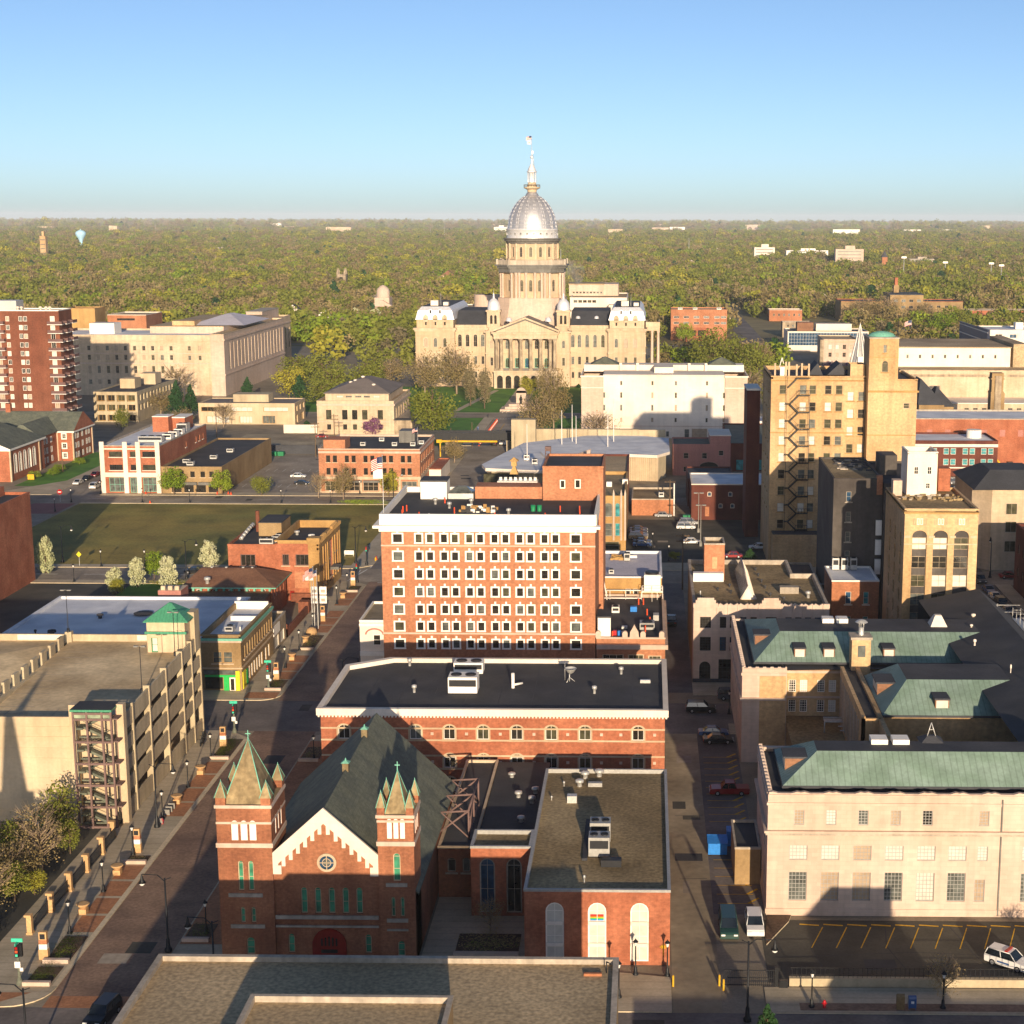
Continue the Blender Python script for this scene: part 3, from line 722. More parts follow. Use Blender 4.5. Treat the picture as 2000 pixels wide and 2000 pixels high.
b = MB(); b.box(-5.0,-2.7,168.2,169.3,8.2,9.0,0); b.box(-4.9,-2.9,169.6,170.1,8.2,8.7,1); b.build('duct',['dark_metal','brick_orange'],an)
part_box(an,'duct','roof_black',-7.2,-6.6,170,182,8.2,8.5)
for (x,y,h,q) in ((-8.5,194,1.0,.45),(-7.9,197,1.0,.45),(-6.1,197.8,1.0,.5),(-6.7,164,.9,.12),(-10.5,194,.7,.12),(-11.8,189,.6,.1)): vent(an,x,y,8.2,h,q)
part_box(an,'duct','grey_metal',-7.4,-5.6,193.8,194.5,8.2,8.7); part_box(an,'duct','galv',-9.8,-8.6,188,189,8.2,9.1)
b = MB(); b.tube((2.0,160.9,1.2),(2.0,160.9,2.6),.07); b.tube((1.6,160.9,2.2),(2.4,160.9,2.2),.07)
for k in range(8): b.tube((2.0,160.9,2.2),(2.0 + .3 * math.cos(k * .785),160.9,2.2 + .3 * math.sin(k * .785)),.05)
b.build('emblem','paint_yellow',an)

S_b3 = Style('white_paint',fw=.08,nx=1,ny=1,glass=('glass_dark','glass_olive','glass_grey'),sur='stone_yellow',sw=.22,proud=.05,sill='stone_white')
b3 = thing('brick_office_block','long red brick block with black roof, pale cornice and arched windows behind the church','building',(-21,224,0))
P = [(-45.3,211.5),(2.6,211.5),(2.6,241.6 - 4.6),(-39.7,237),(-45.3,232.8)]
wx = [-42.1,-32.1,-27.4,-22.7,-18.0,-13.2,-8.5,-1.1]
ops = [(x - .8 + 45.3,x + .8 + 45.3,z,z + 2.05,.55) for z in (8.45,4.3,.9) for x in wx]
b = MB(); facade(b,(-45.3,211.5),(1,0),47.9,0,12.0,ops)
for i in range(1,5):
 a,c = P[i],P[(i + 1) % 5]
 b.face([(*a,0),(*c,0),(*c,12.0),(*a,12.0)])
b.build('wall','brick_red',b3)
for o in ops: put_window(b3,(-45.3 + o[0],211.5,o[2]),(1,0),1.6,2.05,.55,S_b3)
b = MB()
for z in (10.05,8.35,6.1,4.2): b.box(-45.33,2.63,211.46,211.52,z - .12,z + .12,bottom=True)
b.build('string_course','stone_yellow',b3)
b = MB()
for z in (9.3,5.2):
 for x in (-29.8,-25,-20.3,-15.6,-10.9,-6.2,-3.5,1.2): b.box(x - .2,x + .2,211.44,211.52,z - .2,z + .2,bottom=True)
b.build('stone_block','stone_pink',b3)
Q = [(P[i][0] + (.5 if P[i][0] > -40 else -.5) * (0 if i == 3 else 1),P[i][1] + (-.5 if P[i][1] < 220 else .3)) for i in range(5)]
b = MB()
def ringwall(b,P,z0,z1,t,m=0):
 n = len(P); cx = sum(p[0] for p in P) / n; cy = sum(p[1] for p in P) / n
 I = [(p[0] + math.copysign(t,cx - p[0]),p[1] + math.copysign(t,cy - p[1])) for p in P]
 for i in range(n):
  j = (i + 1) % n
  b.face([(*P[i],z0),(*P[j],z0),(*P[j],z1),(*P[i],z1)],m); b.face([(*P[i],z1),(*P[j],z1),(*I[j],z1),(*I[i],z1)],m)
  b.face([(*I[j],z0),(*I[i],z0),(*I[i],z1),(*I[j],z1)],m); b.face([(*P[j],z0),(*P[i],z0),(*I[i],z0),(*I[j],z0)],m)
 return I
I = ringwall(b,Q,12.0,13.0,.75)
for x in rng(-45.5,2.8,100): b.box(x - .12,x + .12,211.15,211.5,11.72,12.0,bottom=True)
b.build('cornice','stone_white',b3)
b = MB(); b.face([(*p,12.35) for p in I]); b.build('roof','roof_black',b3)
b = MB()
for x in rng(-40,-2,9): b.box(x - .05,x + .05,212.5,236.5,12.352,12.37)
b.build('roof_seam','roof_tar',b3)
air_unit(b3,-28.6,-24.4,220.2,223.2,12.35,2.5,'white_paint',2); air_unit(b3,-29.0,-24.6,230.2,232.8,12.35,1.8,'white_paint',2)
b = MB(); b.cyl(-19.5,223.5,12.35,14.6,.25); b.tube((-19.5,223.5,12.8),(-18.2,224.5,12.8),.18); b.build('flue','white_paint',b3)
b = MB(); b.tube((-11.4,227,12.35),(-11.4,227,13.6),.08); b.lathe(-11.2,226.6,[(.9,14.5),(.5,13.9),(.05,13.6)],12)
for a in range(3): b.tube((-11.4,227,13),(-11.4 + .8 * math.cos(a * 2.1),227 + .8 * math.sin(a * 2.1),12.35),.05)
b.tube((-12.1,227.5,12.4),(-12.1,227.5,15),.04); b.build('antenna','galv',b3)
for (x,y) in ((-33.6,221),(-36.3,234.8),(-7.5,221),(-3.8,231)): vent(b3,x,y,12.35,1.2,.3)
part_box(b3,'duct','galv',-.9,.6,226.3,226.9,12.35,12.8)

S_h = Style('dark_metal',fw=.06,ny=1,glass=('glass_dark','glass_dark','glass_olive','glass_dark','glass_grey'),sur='white_paint',sw=.26,proud=.08,key=True,depth=.2,sill='stone_white')
ht = thing('brick_tower_block','eight storey red brick block with broad white cornice and white framed windows','building',(-27,278,0))
cols = [-38.8,-36.9,-34.5,-32.65,-30.2,-28.35,-25.9,-24.05,-21.65,-19.8,-17.4,-15.55]
rows = [(25.7,27.1),(22.6,24.0),(19.5,20.9),(16.4,17.8),(13.3,14.7),(10.3,11.7),(7.2,8.6)]
hops = grid(cols,rows,1.02) + grid([-42.4,-12.1],rows,1.5)
add_walls(ht,-45.2,-8.8,264,293,0,27.6,'brick_orange',hops,style=S_h,depth=.2)
b = MB(); b.box(-45.25,-8.75,263.9,264.02,25.0,25.25,bottom=True); b.box(-45.25,-8.75,263.9,264.02,9.6,9.9,bottom=True); b.build('string_course','stone_pink',ht)
b = MB()
b.box(-45.5,-8.6,263.6,264.3,27.6,28.3,bottom=True)
b.box(-46.4,-7.9,262.7,264.3,28.3,28.75,bottom=True)
b.box(-45.4,-8.7,263.7,264.3,28.75,30.6)
b.box(-45.5,-45.0,264.3,293.2,27.6,28.3,bottom=True); b.box(-46.4,-45.0,264.3,293.2,28.3,28.75,bottom=True); b.box(-45.4,-44.9,264.3,293.2,28.75,30.6)
b.box(-9.0,-8.6,264.3,285,27.6,30.6)
b.box(-44.9,-9,292.6,293.1,27.6,30.4)
b.build('cornice','white_paint',ht)
b = MB(); b.face([(-44.9,264.3,29.4),(-9,264.3,29.4),(-9,292.6,29.4),(-44.9,292.6,29.4)]); b.build('roof','roof_black',ht)
part_box(ht,'roof_kerb','gravel_dark',-40,-9.3,268.6,269.0,29.41,29.7)
S_hw = Style('white_paint',fw=.18,ny=0,glass=('glass_dark',),depth=.15)
add_walls(ht,-19.0,-8.0,284.5,300,0,35.6,'brick_orange',[(-15.9,-14.9,31.6,33.2,0,S_hw),(-13.2,-12.1,31.6,33.3,0,S_hw)],style=S_hw,name='rear_tower')
flat_roof(ht,-19.0,-8.0,284.5,300,35.7,'roof_tar','brick_orange',.4,.3)
part_box(ht,'penthouse','brick_orange',-31.5,-19.05,286,291,29.4,31.6)
part_box(ht,'penthouse','white_paint',-41.4,-36.6,285.2,290,29.4,32.6); part_box(ht,'roof_cap','slate_dark',-41.45,-36.55,285.1,290.1,32.6,32.9)
b = MB(); b.box(-36.4,-31.8,285.5,289.5,29.4,30.4,1); b.frustum((-36.4,-31.8,285.5,289.5),30.4,(-35,-33.2,287.4,287.6),31.5,0); b.build('skylight',['glass_grey','galv'],ht)
b = MB(); b.box(-28,-20.5,292,295,30.4,31.6); [b.cyl(x,293.5,31.6,32.2,.3) for x in rng(-27.5,-21,8)]; b.build('cooling_unit','white_paint',ht)
b = MB(); b.frustum((-26.2,-24.6,298,299.6),32,(-25.6,-25.2,298.6,299),33.5,0); b.box(-25.9,-24.9,298.3,299.3,33.5,34.5); b.frustum((-26.3,-24.5,297.9,299.7),34.5,(-25.42,-25.38,298.78,298.82),35.2); b.build('cupola','brick_gold',ht)
b = MB()
for (x,y) in ((-42.6,272),(-42.1,273),(-42.2,268.5),(-39,266.5),(-33.5,271),(-26,266.3),(-19.8,274),(-15.2,273),(-17.4,266.2),(-11.6,269),(-11.8,273),(-36.4,281)): b.box(x - .09,x + .09,y - .09,y + .09,29.4,30.5)
b.build('safety_post','orange_cone',ht)
b = MB()
for i in range(60):
 x,y = RND.uniform(-33,-27),RND.uniform(271.5,275); s_ = RND.uniform(.15,.5); b.box(x,x + s_ * 2,y,y + s_,29.4,29.5 + RND.uniform(.1,.9),RND.choice((0,0,1,2)))
for i in range(14):
 x,y = RND.uniform(-39.5,-37),RND.uniform(266.3,268); s_ = .3; b.box(x,x + s_,y,y + s_,29.4,29.6 + RND.uniform(0,.5),RND.choice((0,1,2)))
tag(b.build('rubble_heap',['roof_black','white_paint','brick_gold']),'heap of dark builder rubbish and planks on the tall brick block roof','rubble',kind='stuff')
for x in (-20.0,-18.9):
 b = MB(); b.cyl(x,273.6,29.4,30.5,.4,.45,10); tag(b.build('rubbish_bin','green_paint'),'dark green bin standing on the tall brick block roof','bin','green bins on the roof')
for (x,y) in ((-35,276),(-31.5,279.5),(-38,280),(-24,270)): vent(ht,x,y,29.4,1.2,.35)
S_pv = Style('stone_cream',fw=.2,nx=2,ny=1,glass=('glass_dark','glass_olive'),depth=.3)
r = building('pavilion_wing','low brick wing with carved stone parapet crest at the right of the tall brick block','building',-8.6,3.2,264,296,9.2,'brick_orange','roof_tar','stone_pink',.6,.35,front=[(-7.6,-3.9,1.5,6.2),(-3.2,-.4,1.5,6.2),(.3,2.6,3.5,6.0)],style=S_pv)
band(r,-8.6,3.2,264,296,7.2,8.0,.5,'stone_pink',sides='fr')
b = MB()
for x in (-8.3,-3.7,-.6,2.6): b.box(x - .45,x + .45,263.8,264.5,9.2,10.0); b.yprism([(x - .45,10),(x + .45,10),(x + .3,10.25),(x,10.35),(x - .3,10.25)],263.8,264.5)
b.yprism([(-2.9,9.2),(-1.3,9.2),(-1.4,10.2),(-1.8,10.9),(-2.1,11.5),(-2.4,10.9),(-2.8,10.2)],263.9,264.3)
b.build('crest','stone_pink',r)
part_box(r,'stair_box','white_paint',-8.4,-6.2,265,268,8.6,12.4); part_box(r,'stair_roof','roof_black',-8.5,-6.1,264.9,270,12.4,12.7)
air_unit(r,-1.2,1.4,271,273.5,8.6,1.3,'grey_metal',1); air_unit(r,-6.4,-5.0,283,285,8.6,1.2,'white_paint',1)
part_box(r,'hatch','grey_metal',1.2,2.2,278,280,8.6,9.6); part_box(r,'hatch','galv',-4.4,-3.4,272,273,8.6,9.0)
b = MB()
for (x,y) in ((-1.5,290),(-.6,290),(.1,282),(.6,276),(.9,274),(-.2,270),(-5.9,266)): b.box(x - .1,x + .1,y - .1,y + .1,8.6,9.8)
b.build('safety_post','orange_cone',r)
b = MB(); b.box(-5.8,-5.2,267,267.6,8.6,9.6,0); b.box(-5.0,-4.4,267,267.7,8.6,9.5,1); b.box(-4.3,-3.9,267.2,267.6,8.6,9.4,2); b.box(-3,-1.8,284.5,285.5,8.6,9.5,1)
tag(b.build('paint_drums',['red_paint','blue_paint','white_paint']),'red, blue and white drums on the low wing roof','drums')
b = MB()
b.tube((-8,294,10.4),(2.9,294,10.4),.12); b.tube((-8,291,9.6),(-1,291,9.6),.12); b.tube((-8.2,290,9),(-8.9,292,12.5),.2); b.tube((-7.5,292,9),(-8.2,293,13),.1)
for x in (-7,-4,-1,2): b.tube((x,294,8.6),(x,294,10.4),.06)
b.build('pipework','white_paint',r)
b = MB(); b.box(-.5,2.6,293,296,10.6,13.6,0); b.lathe(1,294.5,[(1.3,13.6),(1.3,14),(1.1,14)],14,1)
for x in (-.9,1.0,3): 
 b.tube((x,292.4,8.6),(x,292.4,11.6),.06,m=0)
for z in (10.6,11.2,11.7): b.tube((-.9,292.4,z),(3,292.4,z),.05,m=0)
b.box(-.9,3,292.4,296.5,10.4,10.6,0); b.build('cooling_tower',['white_paint','dark_metal'],r)
S_w2 = Style('white_paint',fw=.14,ny=1,glass=('glass_dark',),depth=.15)
r = building('ochre_block','plain ochre brick block with pale lilac roof behind the cooling tower','building',-8.9,2.9,297,321,12.4,'brick_gold','lilac_roof','white_roof',.5,.35,front=[(-8.6,-7.6,7.8,10),(-4.1,-3.1,7.8,10),(-2.6,-1.6,7.8,10)],style=S_w2)
air_unit(r,-4.6,-3.4,313,315,11.9,1.6,'grey_metal',1); part_box(r,'duct','white_paint',-3.4,-2,314,314.6,12.4,12.9); air_unit(r,-7.4,-6.4,301,302.2,11.9,.9,'galv',1)
b = MB()
for i in range(40):
 x,y = RND.uniform(-7.5,-4.8),RND.uniform(314,317); b.box(x,x + RND.uniform(.3,1.2),y,y + .25,11.9,12 + RND.uniform(.1,.6))
tag(b.build('debris_pile','brick_gold'),'pile of broken timber on the pale lilac roof','debris',kind='stuff')
r = building('white_shopfront','small white stucco shopfront with pink arch tucked left of the tall brick block','building',-50.6,-45.35,271,285,10.2,'stone_white','lot_grey','white_paint',.4,.3,front=[(-48.3,-46.9,5.6,7.6)],style=S_w2)
band(r,-50.6,-45.4,271,285,9.2,9.7,.4,'white_paint',sides='f'); band(r,-50.6,-45.4,271,285,3.8,4.6,.4,'white_paint',sides='f')
b = MB(); O = [(-48 + 1.7 * math.cos(rad(a)),7.6 + 1.2 * math.sin(rad(a))) for a in range(0,181,15)]; I = [(-48 + 1.4 * math.cos(rad(a)),7.6 + .9 * math.sin(rad(a))) for a in range(0,181,15)]
for i in range(12): b.face([(O[i][0],270.93,O[i][1]),(O[i + 1][0],270.93,O[i + 1][1]),(I[i + 1][0],270.93,I[i + 1][1]),(I[i][0],270.93,I[i][1])][::-1])
b.build('arch_trim','brick_pink',r)

def us_flag(parent,x,y,z,w,h,name='flag',ang=0.0):
 b = MB(); c,s_ = math.cos(ang),math.sin(ang)
 nx = 6
 Pt = lambda a,zz: (x - a * c,y - a * s_ + .22 * math.sin(a * 2.4 / w * 2),zz - .25 * a * a / w)
 for k in range(13):
  z1,z0 = z - h * k / 13,z - h * (k + 1) / 13
  for i in range(nx):
   a0,a1 = w * i / nx,w * (i + 1) / nx
   mm = 2 if (k < 7 and i < nx * .4) else (0 if k % 2 == 0 else 1)
   b.face([Pt(a1,z0),Pt(a0,z0),Pt(a0,z1),Pt(a1,z1)],mm)
 return b.build(name,['red_paint','white_paint','navy_metal'],parent)
def flagpole(label,x,y,z,h,fw,fh,second=False,ang=.5,r_=.07):
 t = thing('flagpole',label,'flagpole',(x,y,z))
 b = MB(); b.cyl(x,y,z,z + h,r_,r_ * .5); b.lathe(x,y,[(.02,z + h),(.12,z + h + .1),(.02,z + h + .2)],8); b.build('pole','galv',t)
 f = us_flag(t,x - .05,y,z + h - .15,fw,fh,'flag',ang)
 if second:
  b = MB()
  for i in range(4): b.face([(x - .05 - fw * .8 * (i + 1) / 4,y - .1 * i,z + h - fh - .3 - fh * .8),(x - .05 - fw * .8 * i / 4,y,z + h - fh - .3 - fh * .8),(x - .05 - fw * .8 * i / 4,y,z + h - fh - .3),(x - .05 - fw * .8 * (i + 1) / 4,y - .1 * i,z + h - fh - .3)])
  b.build('flag','white_paint',t)
 return t
flagpole('white flagpole with a waving striped flag at the front corner of the tall brick block',-44.8,264.9,30.6,9.8,1.9,2.0,True)

# ---- parking garage
gr = thing('parking_garage','beige concrete parking garage with open decks and an empty roof level','parking garage',(-95,220,0))
GX0,GX1,GY0,GY1 = -125,-69.6,201.5,238.6
b = MB(); b.box(GX0,-76.4,GY0,GY0 + .4,0,14.6)
for z in (1.5,3.0,4.4,6.1,8.8,10.2,11.8,13.2): b.box(GX0,-76.5,GY0 - .07,GY0,z,z + .12,bottom=True)
b.build('front_wall','concrete_lt',gr)
b = MB(); b.box(-76.4,-75.4,GY0 - .7,GY0 + .5,0,16.5); b.box(-70.1,-69.2,GY0 - .6,GY0 + .6,0,16.6); b.build('corner_pier','concrete_lt',gr)
b = MB()
b.face([(-89.8,GY0 + .4,13.4),(-69.9,GY0 + .4,13.4),(-69.9,GY1,14.9),(-89.8,GY1,14.9)])
b.face([(GX0,GY0 + .4,15.0),(-90.2,GY0 + .4,12.0),(-90.2,GY1,14.95),(GX0,GY1,14.95)])
b.build('roof_deck','concrete_deck',gr)
b = MB()
b.box(GX0,GX1,GY1,GY1 + .4,0,16.0); b.box(GX0 - .4,GX0,GY0,GY1,0,16)
b.build('rear_wall','concrete',gr)
colY = [205.9,213.2,221.1,229.1,234.0,238.6]
b = MB()
for i,y in enumerate(colY): b.box(-70.4,-69.5,y - .22,y + .22,0,15.3 + i * .25)
b.build('column','concrete',gr)
levels = [(12.4,14.7),(9.4,11.3),(6.5,8.5),(3.6,5.6),(.2,2.6)]
b = MB()
prev = GY0 + .6
for i,y in enumerate(colY):
 for (z0,z1) in levels:
  s0 = (prev - GY0) * .042; s1 = (y - GY0) * .042
  if z0 < 1: s0 = s1 = 0
  ya,yb = prev + .22,y - .22
  b.face([(-69.62,ya,z0 + s0),(-69.62,yb,z0 + s1),(-69.62,yb,z1 + s1),(-69.62,ya,z1 + s0)])
  b.face([(-69.62,ya,z1 + s0),(-69.62,yb,z1 + s1),(-69.9,yb,z1 + s1),(-69.9,ya,z1 + s0)])
  b.face([(-69.9,yb,z0 + s1),(-69.9,ya,z0 + s0),(-69.9,ya,z1 + s0),(-69.9,yb,z1 + s1)])
  b.face([(-69.9,ya,z0 + s0),(-69.9,yb,z0 + s1),(-69.62,yb,z0 + s1),(-69.62,ya,z0 + s0)])
 prev = y
b.build('spandrel','concrete',gr)
b = MB()
for (z0,z1) in levels[1:]:
 b.face([(-88,GY0 + .5,z0 + .2),(-70,GY0 + .5,z0 + .2),(-70,GY1,z0 + 1.7),(-88,GY1,z0 + 1.7)])
b.box(-88.2,-88,GY0 + .4,GY1,0,13.3)
b.build('inner_deck','concrete_deck',gr)
b = MB()
for i,y in enumerate(rng(203.4,235,10)):
 z = 12.4 + (y - GY0) * .03
 b.box(-90.2,-89.8,y - 1.0,y + .9,z - .6,z + 3.1)
b.box(-90.3,-89.3,GY0 + .4,236,13.0,14.3); b.build('ramp_wall','concrete',gr)
b = MB(); b.box(-98,-91,GY1 - .06,GY1 + .02,15.1,15.95,0,bottom=True); b.box(-79.3,-77.8,GY1 - .06,GY1 + .02,15.1,15.95,0,bottom=True); b.build('panel','stone_white',gr)
b = MB(); b.box(-90.4,-89.4,GY1 - .5,GY1 + .45,14.5,16.5); b.build('pier','concrete',gr)
b = MB()
for x in (-80.5,-78,-85,-87): b.face([(x,203,13.47),(x + .12,203,13.47),(x + .12,208,13.68),(x,208,13.68)])
for i in range(11): b.face([(-89,206 + i * 2.7,13.61 + i * .11),(-84,206 + i * 2.7,13.61 + i * .11),(-84,206.12 + i * 2.7,13.615 + i * .11),(-89,206.12 + i * 2.7,13.615 + i * .11)])
b.build('bay_lines','stone_grey',gr)
b = MB()
for x in (-75.2,-73.4,-71.4,-70.2): b.box(x - .12,x + .12,198.9,199.2,0,16.2)
for z in (0.2,3,6,9,12,15.1,15.9): b.box(-75.3,-70.1,198.88,199.22,z - .14,z + .14,bottom=True)
for y in (199.2,201.2):
 b.box(-70.3,-70.1,y - .1,y + .1,0,16.2)
for z in (3,6,9,12,15.1): b.box(-70.3,-69.4,199.2,201.4,z - .08,z + .08,bottom=True)
sf = b.build('stair_frame','rust_frame',gr)
b = MB()
for k in range(5):
 z0 = 3 * k
 b.xprism([(200.4,z0 + .1),(200.5,z0 + .1),(200.5,z0 + .3),(200.4,z0 + .3)],-75,-70.4)
 for (xa,xb,za,zb,yy) in ((-74.2,-71,1.5,0,199.9),(-74.2,-71,1.5,3,200.8)):
  b.yprism([(xa,z0 + za),(xb,z0 + zb),(xb,z0 + zb + .35),(xa,z0 + za + .35)],yy,yy + .7)
  b.yprism([(xa,z0 + za + 1),(xb,z0 + zb + 1),(xb,z0 + zb + 1.08),(xa,z0 + za + 1.08)],yy,yy + .06)
 b.box(-75.1,-74.2,199.5,201.4,z0 + 1.5,z0 + 1.75,bottom=True); b.box(-71.2,-70.4,199.5,201.4,z0 + .05,z0 + .3,bottom=True)
b.build('stairs','green_paint' if False else 'shingle_green',gr)
b = MB(); b.face([(-75.2,201.45,0),(-70.2,201.45,0),(-70.2,201.45,15),(-75.2,201.45,15)]); b.build('stair_back_wall','concrete_lt',gr)
b = MB(); b.face([(-75.2,199.08,15.2),(-70.2,199.08,15.2),(-70.2,199.08,15.8),(-75.2,199.08,15.8)]); b.build('glazing','glass_atrium',gr)
b = MB(); b.box(-75.5,-70.0,198.7,202.6,16.2,16.5,1,0); b.build('stair_roof',['roof_black','green_metal'],gr)
add_walls(gr,-76.0,-70.2,233.2,238.4,13.9,19.6,'concrete_lt',[(-75.4,-74.4,14.7,17.0,0,Style('green_paint',fw=.12,glass=('glass_blind',)))],style=S_dark,name='lift_tower')
b = MB(); b.frustum((-76.4,-69.6,232.8,238.8),19.6,(-73.2,-72.8,235.6,236),21.9,0); b.box(-76.4,-69.6,232.8,238.8,19.45,19.6,0,bottom=True)
b.box(-76.25,-69.9,232.9,233.2,17.6,18.0,0,bottom=True); b.build('hip_roof','green_metal',gr)
b = MB(); b.box(-70.8,-69.5,236,238.6,14,20.3); b.box(-71.6,-70.6,233,234,14,18.2); b.build('lift_pier','concrete',gr)

# ---- block beyond the garage
r = building('white_roofed_store','long low store with a broad white roof behind the parking garage','building',-112.8,-76.2,262,296,8.2,'concrete_lt','white_roof','white_roof',.5,.4)
for (x,y,h,q) in ((-104,268,1.3,.6),(-100,281,.9,.5),(-93,284,.4,1.4),(-85,276,.7,.3),(-82,268,.8,.3),(-91,266,.8,.25),(-107.5,269.5,.9,.2)): vent(r,x,y,7.7,h,q,matn='roof_tar')
S_sh = Style('brick_tan',fw=.1,ny=1,glass=('glass_olive','glass_grey'),sill='stone_cream')
sh_right = [(y,y + 1.1,5.2,7.4) for y in rng(263.3,283,12)]
cs = thing('corner_shop','tan brick two storey corner shop with bright green shopfront and mint cornice','shop',(-72.6,273,0))
S_st = Style('white_paint',fw=.1,ny=0,glass=('glass_grey','glass_olive','glass_blind'),depth=.2)
add_walls(cs,-76.1,-69.3,261.6,284.6,0,9.3,'brick_olive',[(-74.2,-72.6,4.9,6.9,0,S_sh),(-72.4,-70.8,4.9,6.9,0,S_sh)],sh_right + [(y,y + 1.3,.6,3.0,0,S_st) for y in (266,267.8,269.6,271.4,273.2,275,278,280.4)],[],S_sh)
flat_roof(cs,-76.1,-69.3,261.6,284.6,9.9,'white_roof','brick_olive',1.0,.4)
band(cs,-76.1,-69.3,261.6,284.6,8.9,9.3,.35,'copper_trim',sides='fr'); band(cs,-76.1,-69.3,261.6,284.6,3.9,4.15,.2,'stone_yellow',sides='fr'); band(cs,-76.1,-69.3,261.6,284.6,8.55,8.85,.15,'stone_pink',sides='fr')
b = MB(); b.box(-75.6,-69.9,261.35,261.62,2.5,2.85,0,bottom=True); b.box(-75.6,-72.6,261.4,261.6,.4,2.5,1,bottom=True); b.box(-72.4,-71.5,261.38,261.6,0,2.5,0); b.box(-71.4,-70.4,261.38,261.6,0,2.4,2)
b.box(-71.2,-70.6,261.3,261.4,.2,2.2,1); b.box(-70.3,-69.6,261.3,261.6,0,3.6,3); b.box(-75.8,-70,261.4,261.6,2.95,3.7,4,bottom=True)
b.box(-69.4,-69.15,262,264,.2,3.2,3); b.box(-69.4,-69.15,264.2,265.2,.3,3.0,0)
b.build('shopfront',['shop_green','glass_dark','white_paint','shop_yellow','glass_grey'],cs)
part_box(cs,'roof_step','white_paint',-74.5,-69.8,275.3,275.7,8.9,9.7); part_box(cs,'roof_step','white_paint',-76,-69.8,284.0,284.4,8.9,10.3)
air_unit(cs,-73.4,-72.0,267,269,8.9,1.0,'galv',1)
b = MB(); b.cyl(-71,268.2,8.9,9.6,.15); b.build('vent','white_paint',cs)
r = building('grey_shop','small single storey grey shop with a white sign band beside the corner shop','shop',-74,-69.5,285,296,5.5,'stone_dirty','gravel_dark','stone_grey',.4,.3,right=[(286.5,290,.4,2.6),(291,294.5,.4,2.6)],style=S_st)
part_box(r,'sign_band','white_paint',-69.55,-69.35,285.6,290.6,3.1,4.9)
bh = thing('brown_roofed_building','brick building with a shallow brown hipped roof and bracketed eaves','building',(-84,313,0))
S_tn = Style('white_paint',fw=.12,ny=1,glass=('glass_dark','glass_olive'))
add_walls(bh,-93,-75.7,311.5,324,0,6.6,'brick_red',[(x,x + 1,4.4,6) for x in rng(-91,-78,5)],[(y,y + .9,3.6,5.8) for y in (313,315.2,318,321)],style=S_tn)
b = MB(); b.frustum((-94,-74.7,310.6,325),6.6,(-92.2,-81,319.5,320.5),8.6,0); b.box(-94,-74.7,310.6,325,6.35,6.6,1,bottom=True)
for x in rng(-93,-76,12): b.box(x - .2,x + .2,310.8,311.5,5.8,6.35,1,bottom=True)
b.build('roof',['shingle_brown','copper_trim'],bh)
add_walls(bh,-92,-76.0,304,311.4,0,5.0,'brick_red',right=[(305.5,307,1,3)],style=S_tn,name='front_wing')
b = MB(); b.face([(-92,303.8,5.0),(-75.9,303.8,5.0),(-75.9,311.4,5.7),(-92,311.4,5.7)]); b.face([(-75.9,303.8,5),(-75.9,311.4,5),(-75.9,311.4,5.7)]); b.build('front_roof','shingle_brown',bh)
band(bh,-92,-76,304,311.4,4.7,5.0,.15,'stone_pink',sides='f')
add_walls(bh,-95.5,-91,301,306,0,8.2,'brick_pink',name='chimney_block'); b = MB(); b.face([(-95.5,301,8.2),(-91,301,8.2),(-91,306,8.2),(-95.5,306,8.2)])
for x in (-94.6,-93.2,-91.9): b.box(x - .4,x + .4,301.4,302.2,8.2,9.0)
b.build('chimney_pots','stone_cream',bh)
vent(bh,-89,312.6,6.8,1.6,.55); [vent(bh,x,319.8,8.4,.5,.25) for x in (-90,-87,-83.5,-81.6)]
ob = thing('ornate_brick_hall','two storey brick hall with gold terracotta corner and dark roof facing the grass lot','building',(-78,338,0))
S_ob = Style('rust_frame',fw=.14,nx=2,ny=0,glass=('glass_dark',),sill='stone_cream')
S_or = Style('red_door',fw=.12,ny=1,glass=('glass_dark',))
add_walls(ob,-78.5,-69.4,327,350,0,12.3,'brick_red',[(-77,-75.6,7.6,10),(-74.2,-71.4,7.6,10)],[(y,y + 1.2,z,z + 2.6) for y in (330,332.6,337.4,343,345.6) for z in (2.6,6.9)] + [(338.6,341.6,2.5,10.4)],style=S_ob)
flat_roof(ob,-78.5,-69.4,327,350,13.0,'roof_tar','brick_gold',1.6,.5)
add_walls(ob,-89,-78.6,329,350,0,11.5,'brick_red',[(-86.4,-83.2,7,9.5)],style=S_ob,name='rear_wing'); flat_roof(ob,-89,-78.6,329,350,11.7,'roof_black','brick_red',.5,.3)
add_walls(ob,-85,-80,340,349,11.3,14.2,'brick_olive',name='roof_house'); b = MB(); b.box(-85.1,-79.9,339.9,349.1,14.2,14.4); b.build('roof_cap','roof_black',ob)
b = MB(); b.box(-71.4,-69.1,326.7,329.2,0,12.3); b.box(-69.6,-69.2,326.7,350.3,10.9,12.3); b.box(-69.6,-69.2,326.7,350.3,0,1.8)
for y in (329.5,331.9,334.6,336.6,342.2,344.7,347.6,349.8): b.box(-69.6,-69.15,y - .35,y + .35,1.8,10.9)
for y in rng(328,349.5,18): b.box(-69.5,-68.8,y - .3,y + .3,12.3,13.0 + .5 * (int(y * 3) % 2),bottom=True)
b.box(-71.6,-68.9,326.4,329,12.3,13.6); b.box(-71.3,-69,326.6,328.8,10.6,11,bottom=True); b.box(-71.4,-69.0,326.5,328.9,11.5,11.9,bottom=True)
b.build('terracotta_front','brick_gold',ob)
b = MB(); b.box(-69.2,-67.4,338.4,341.8,4.2,4.8); b.build('door_canopy','zinc_dark',ob)
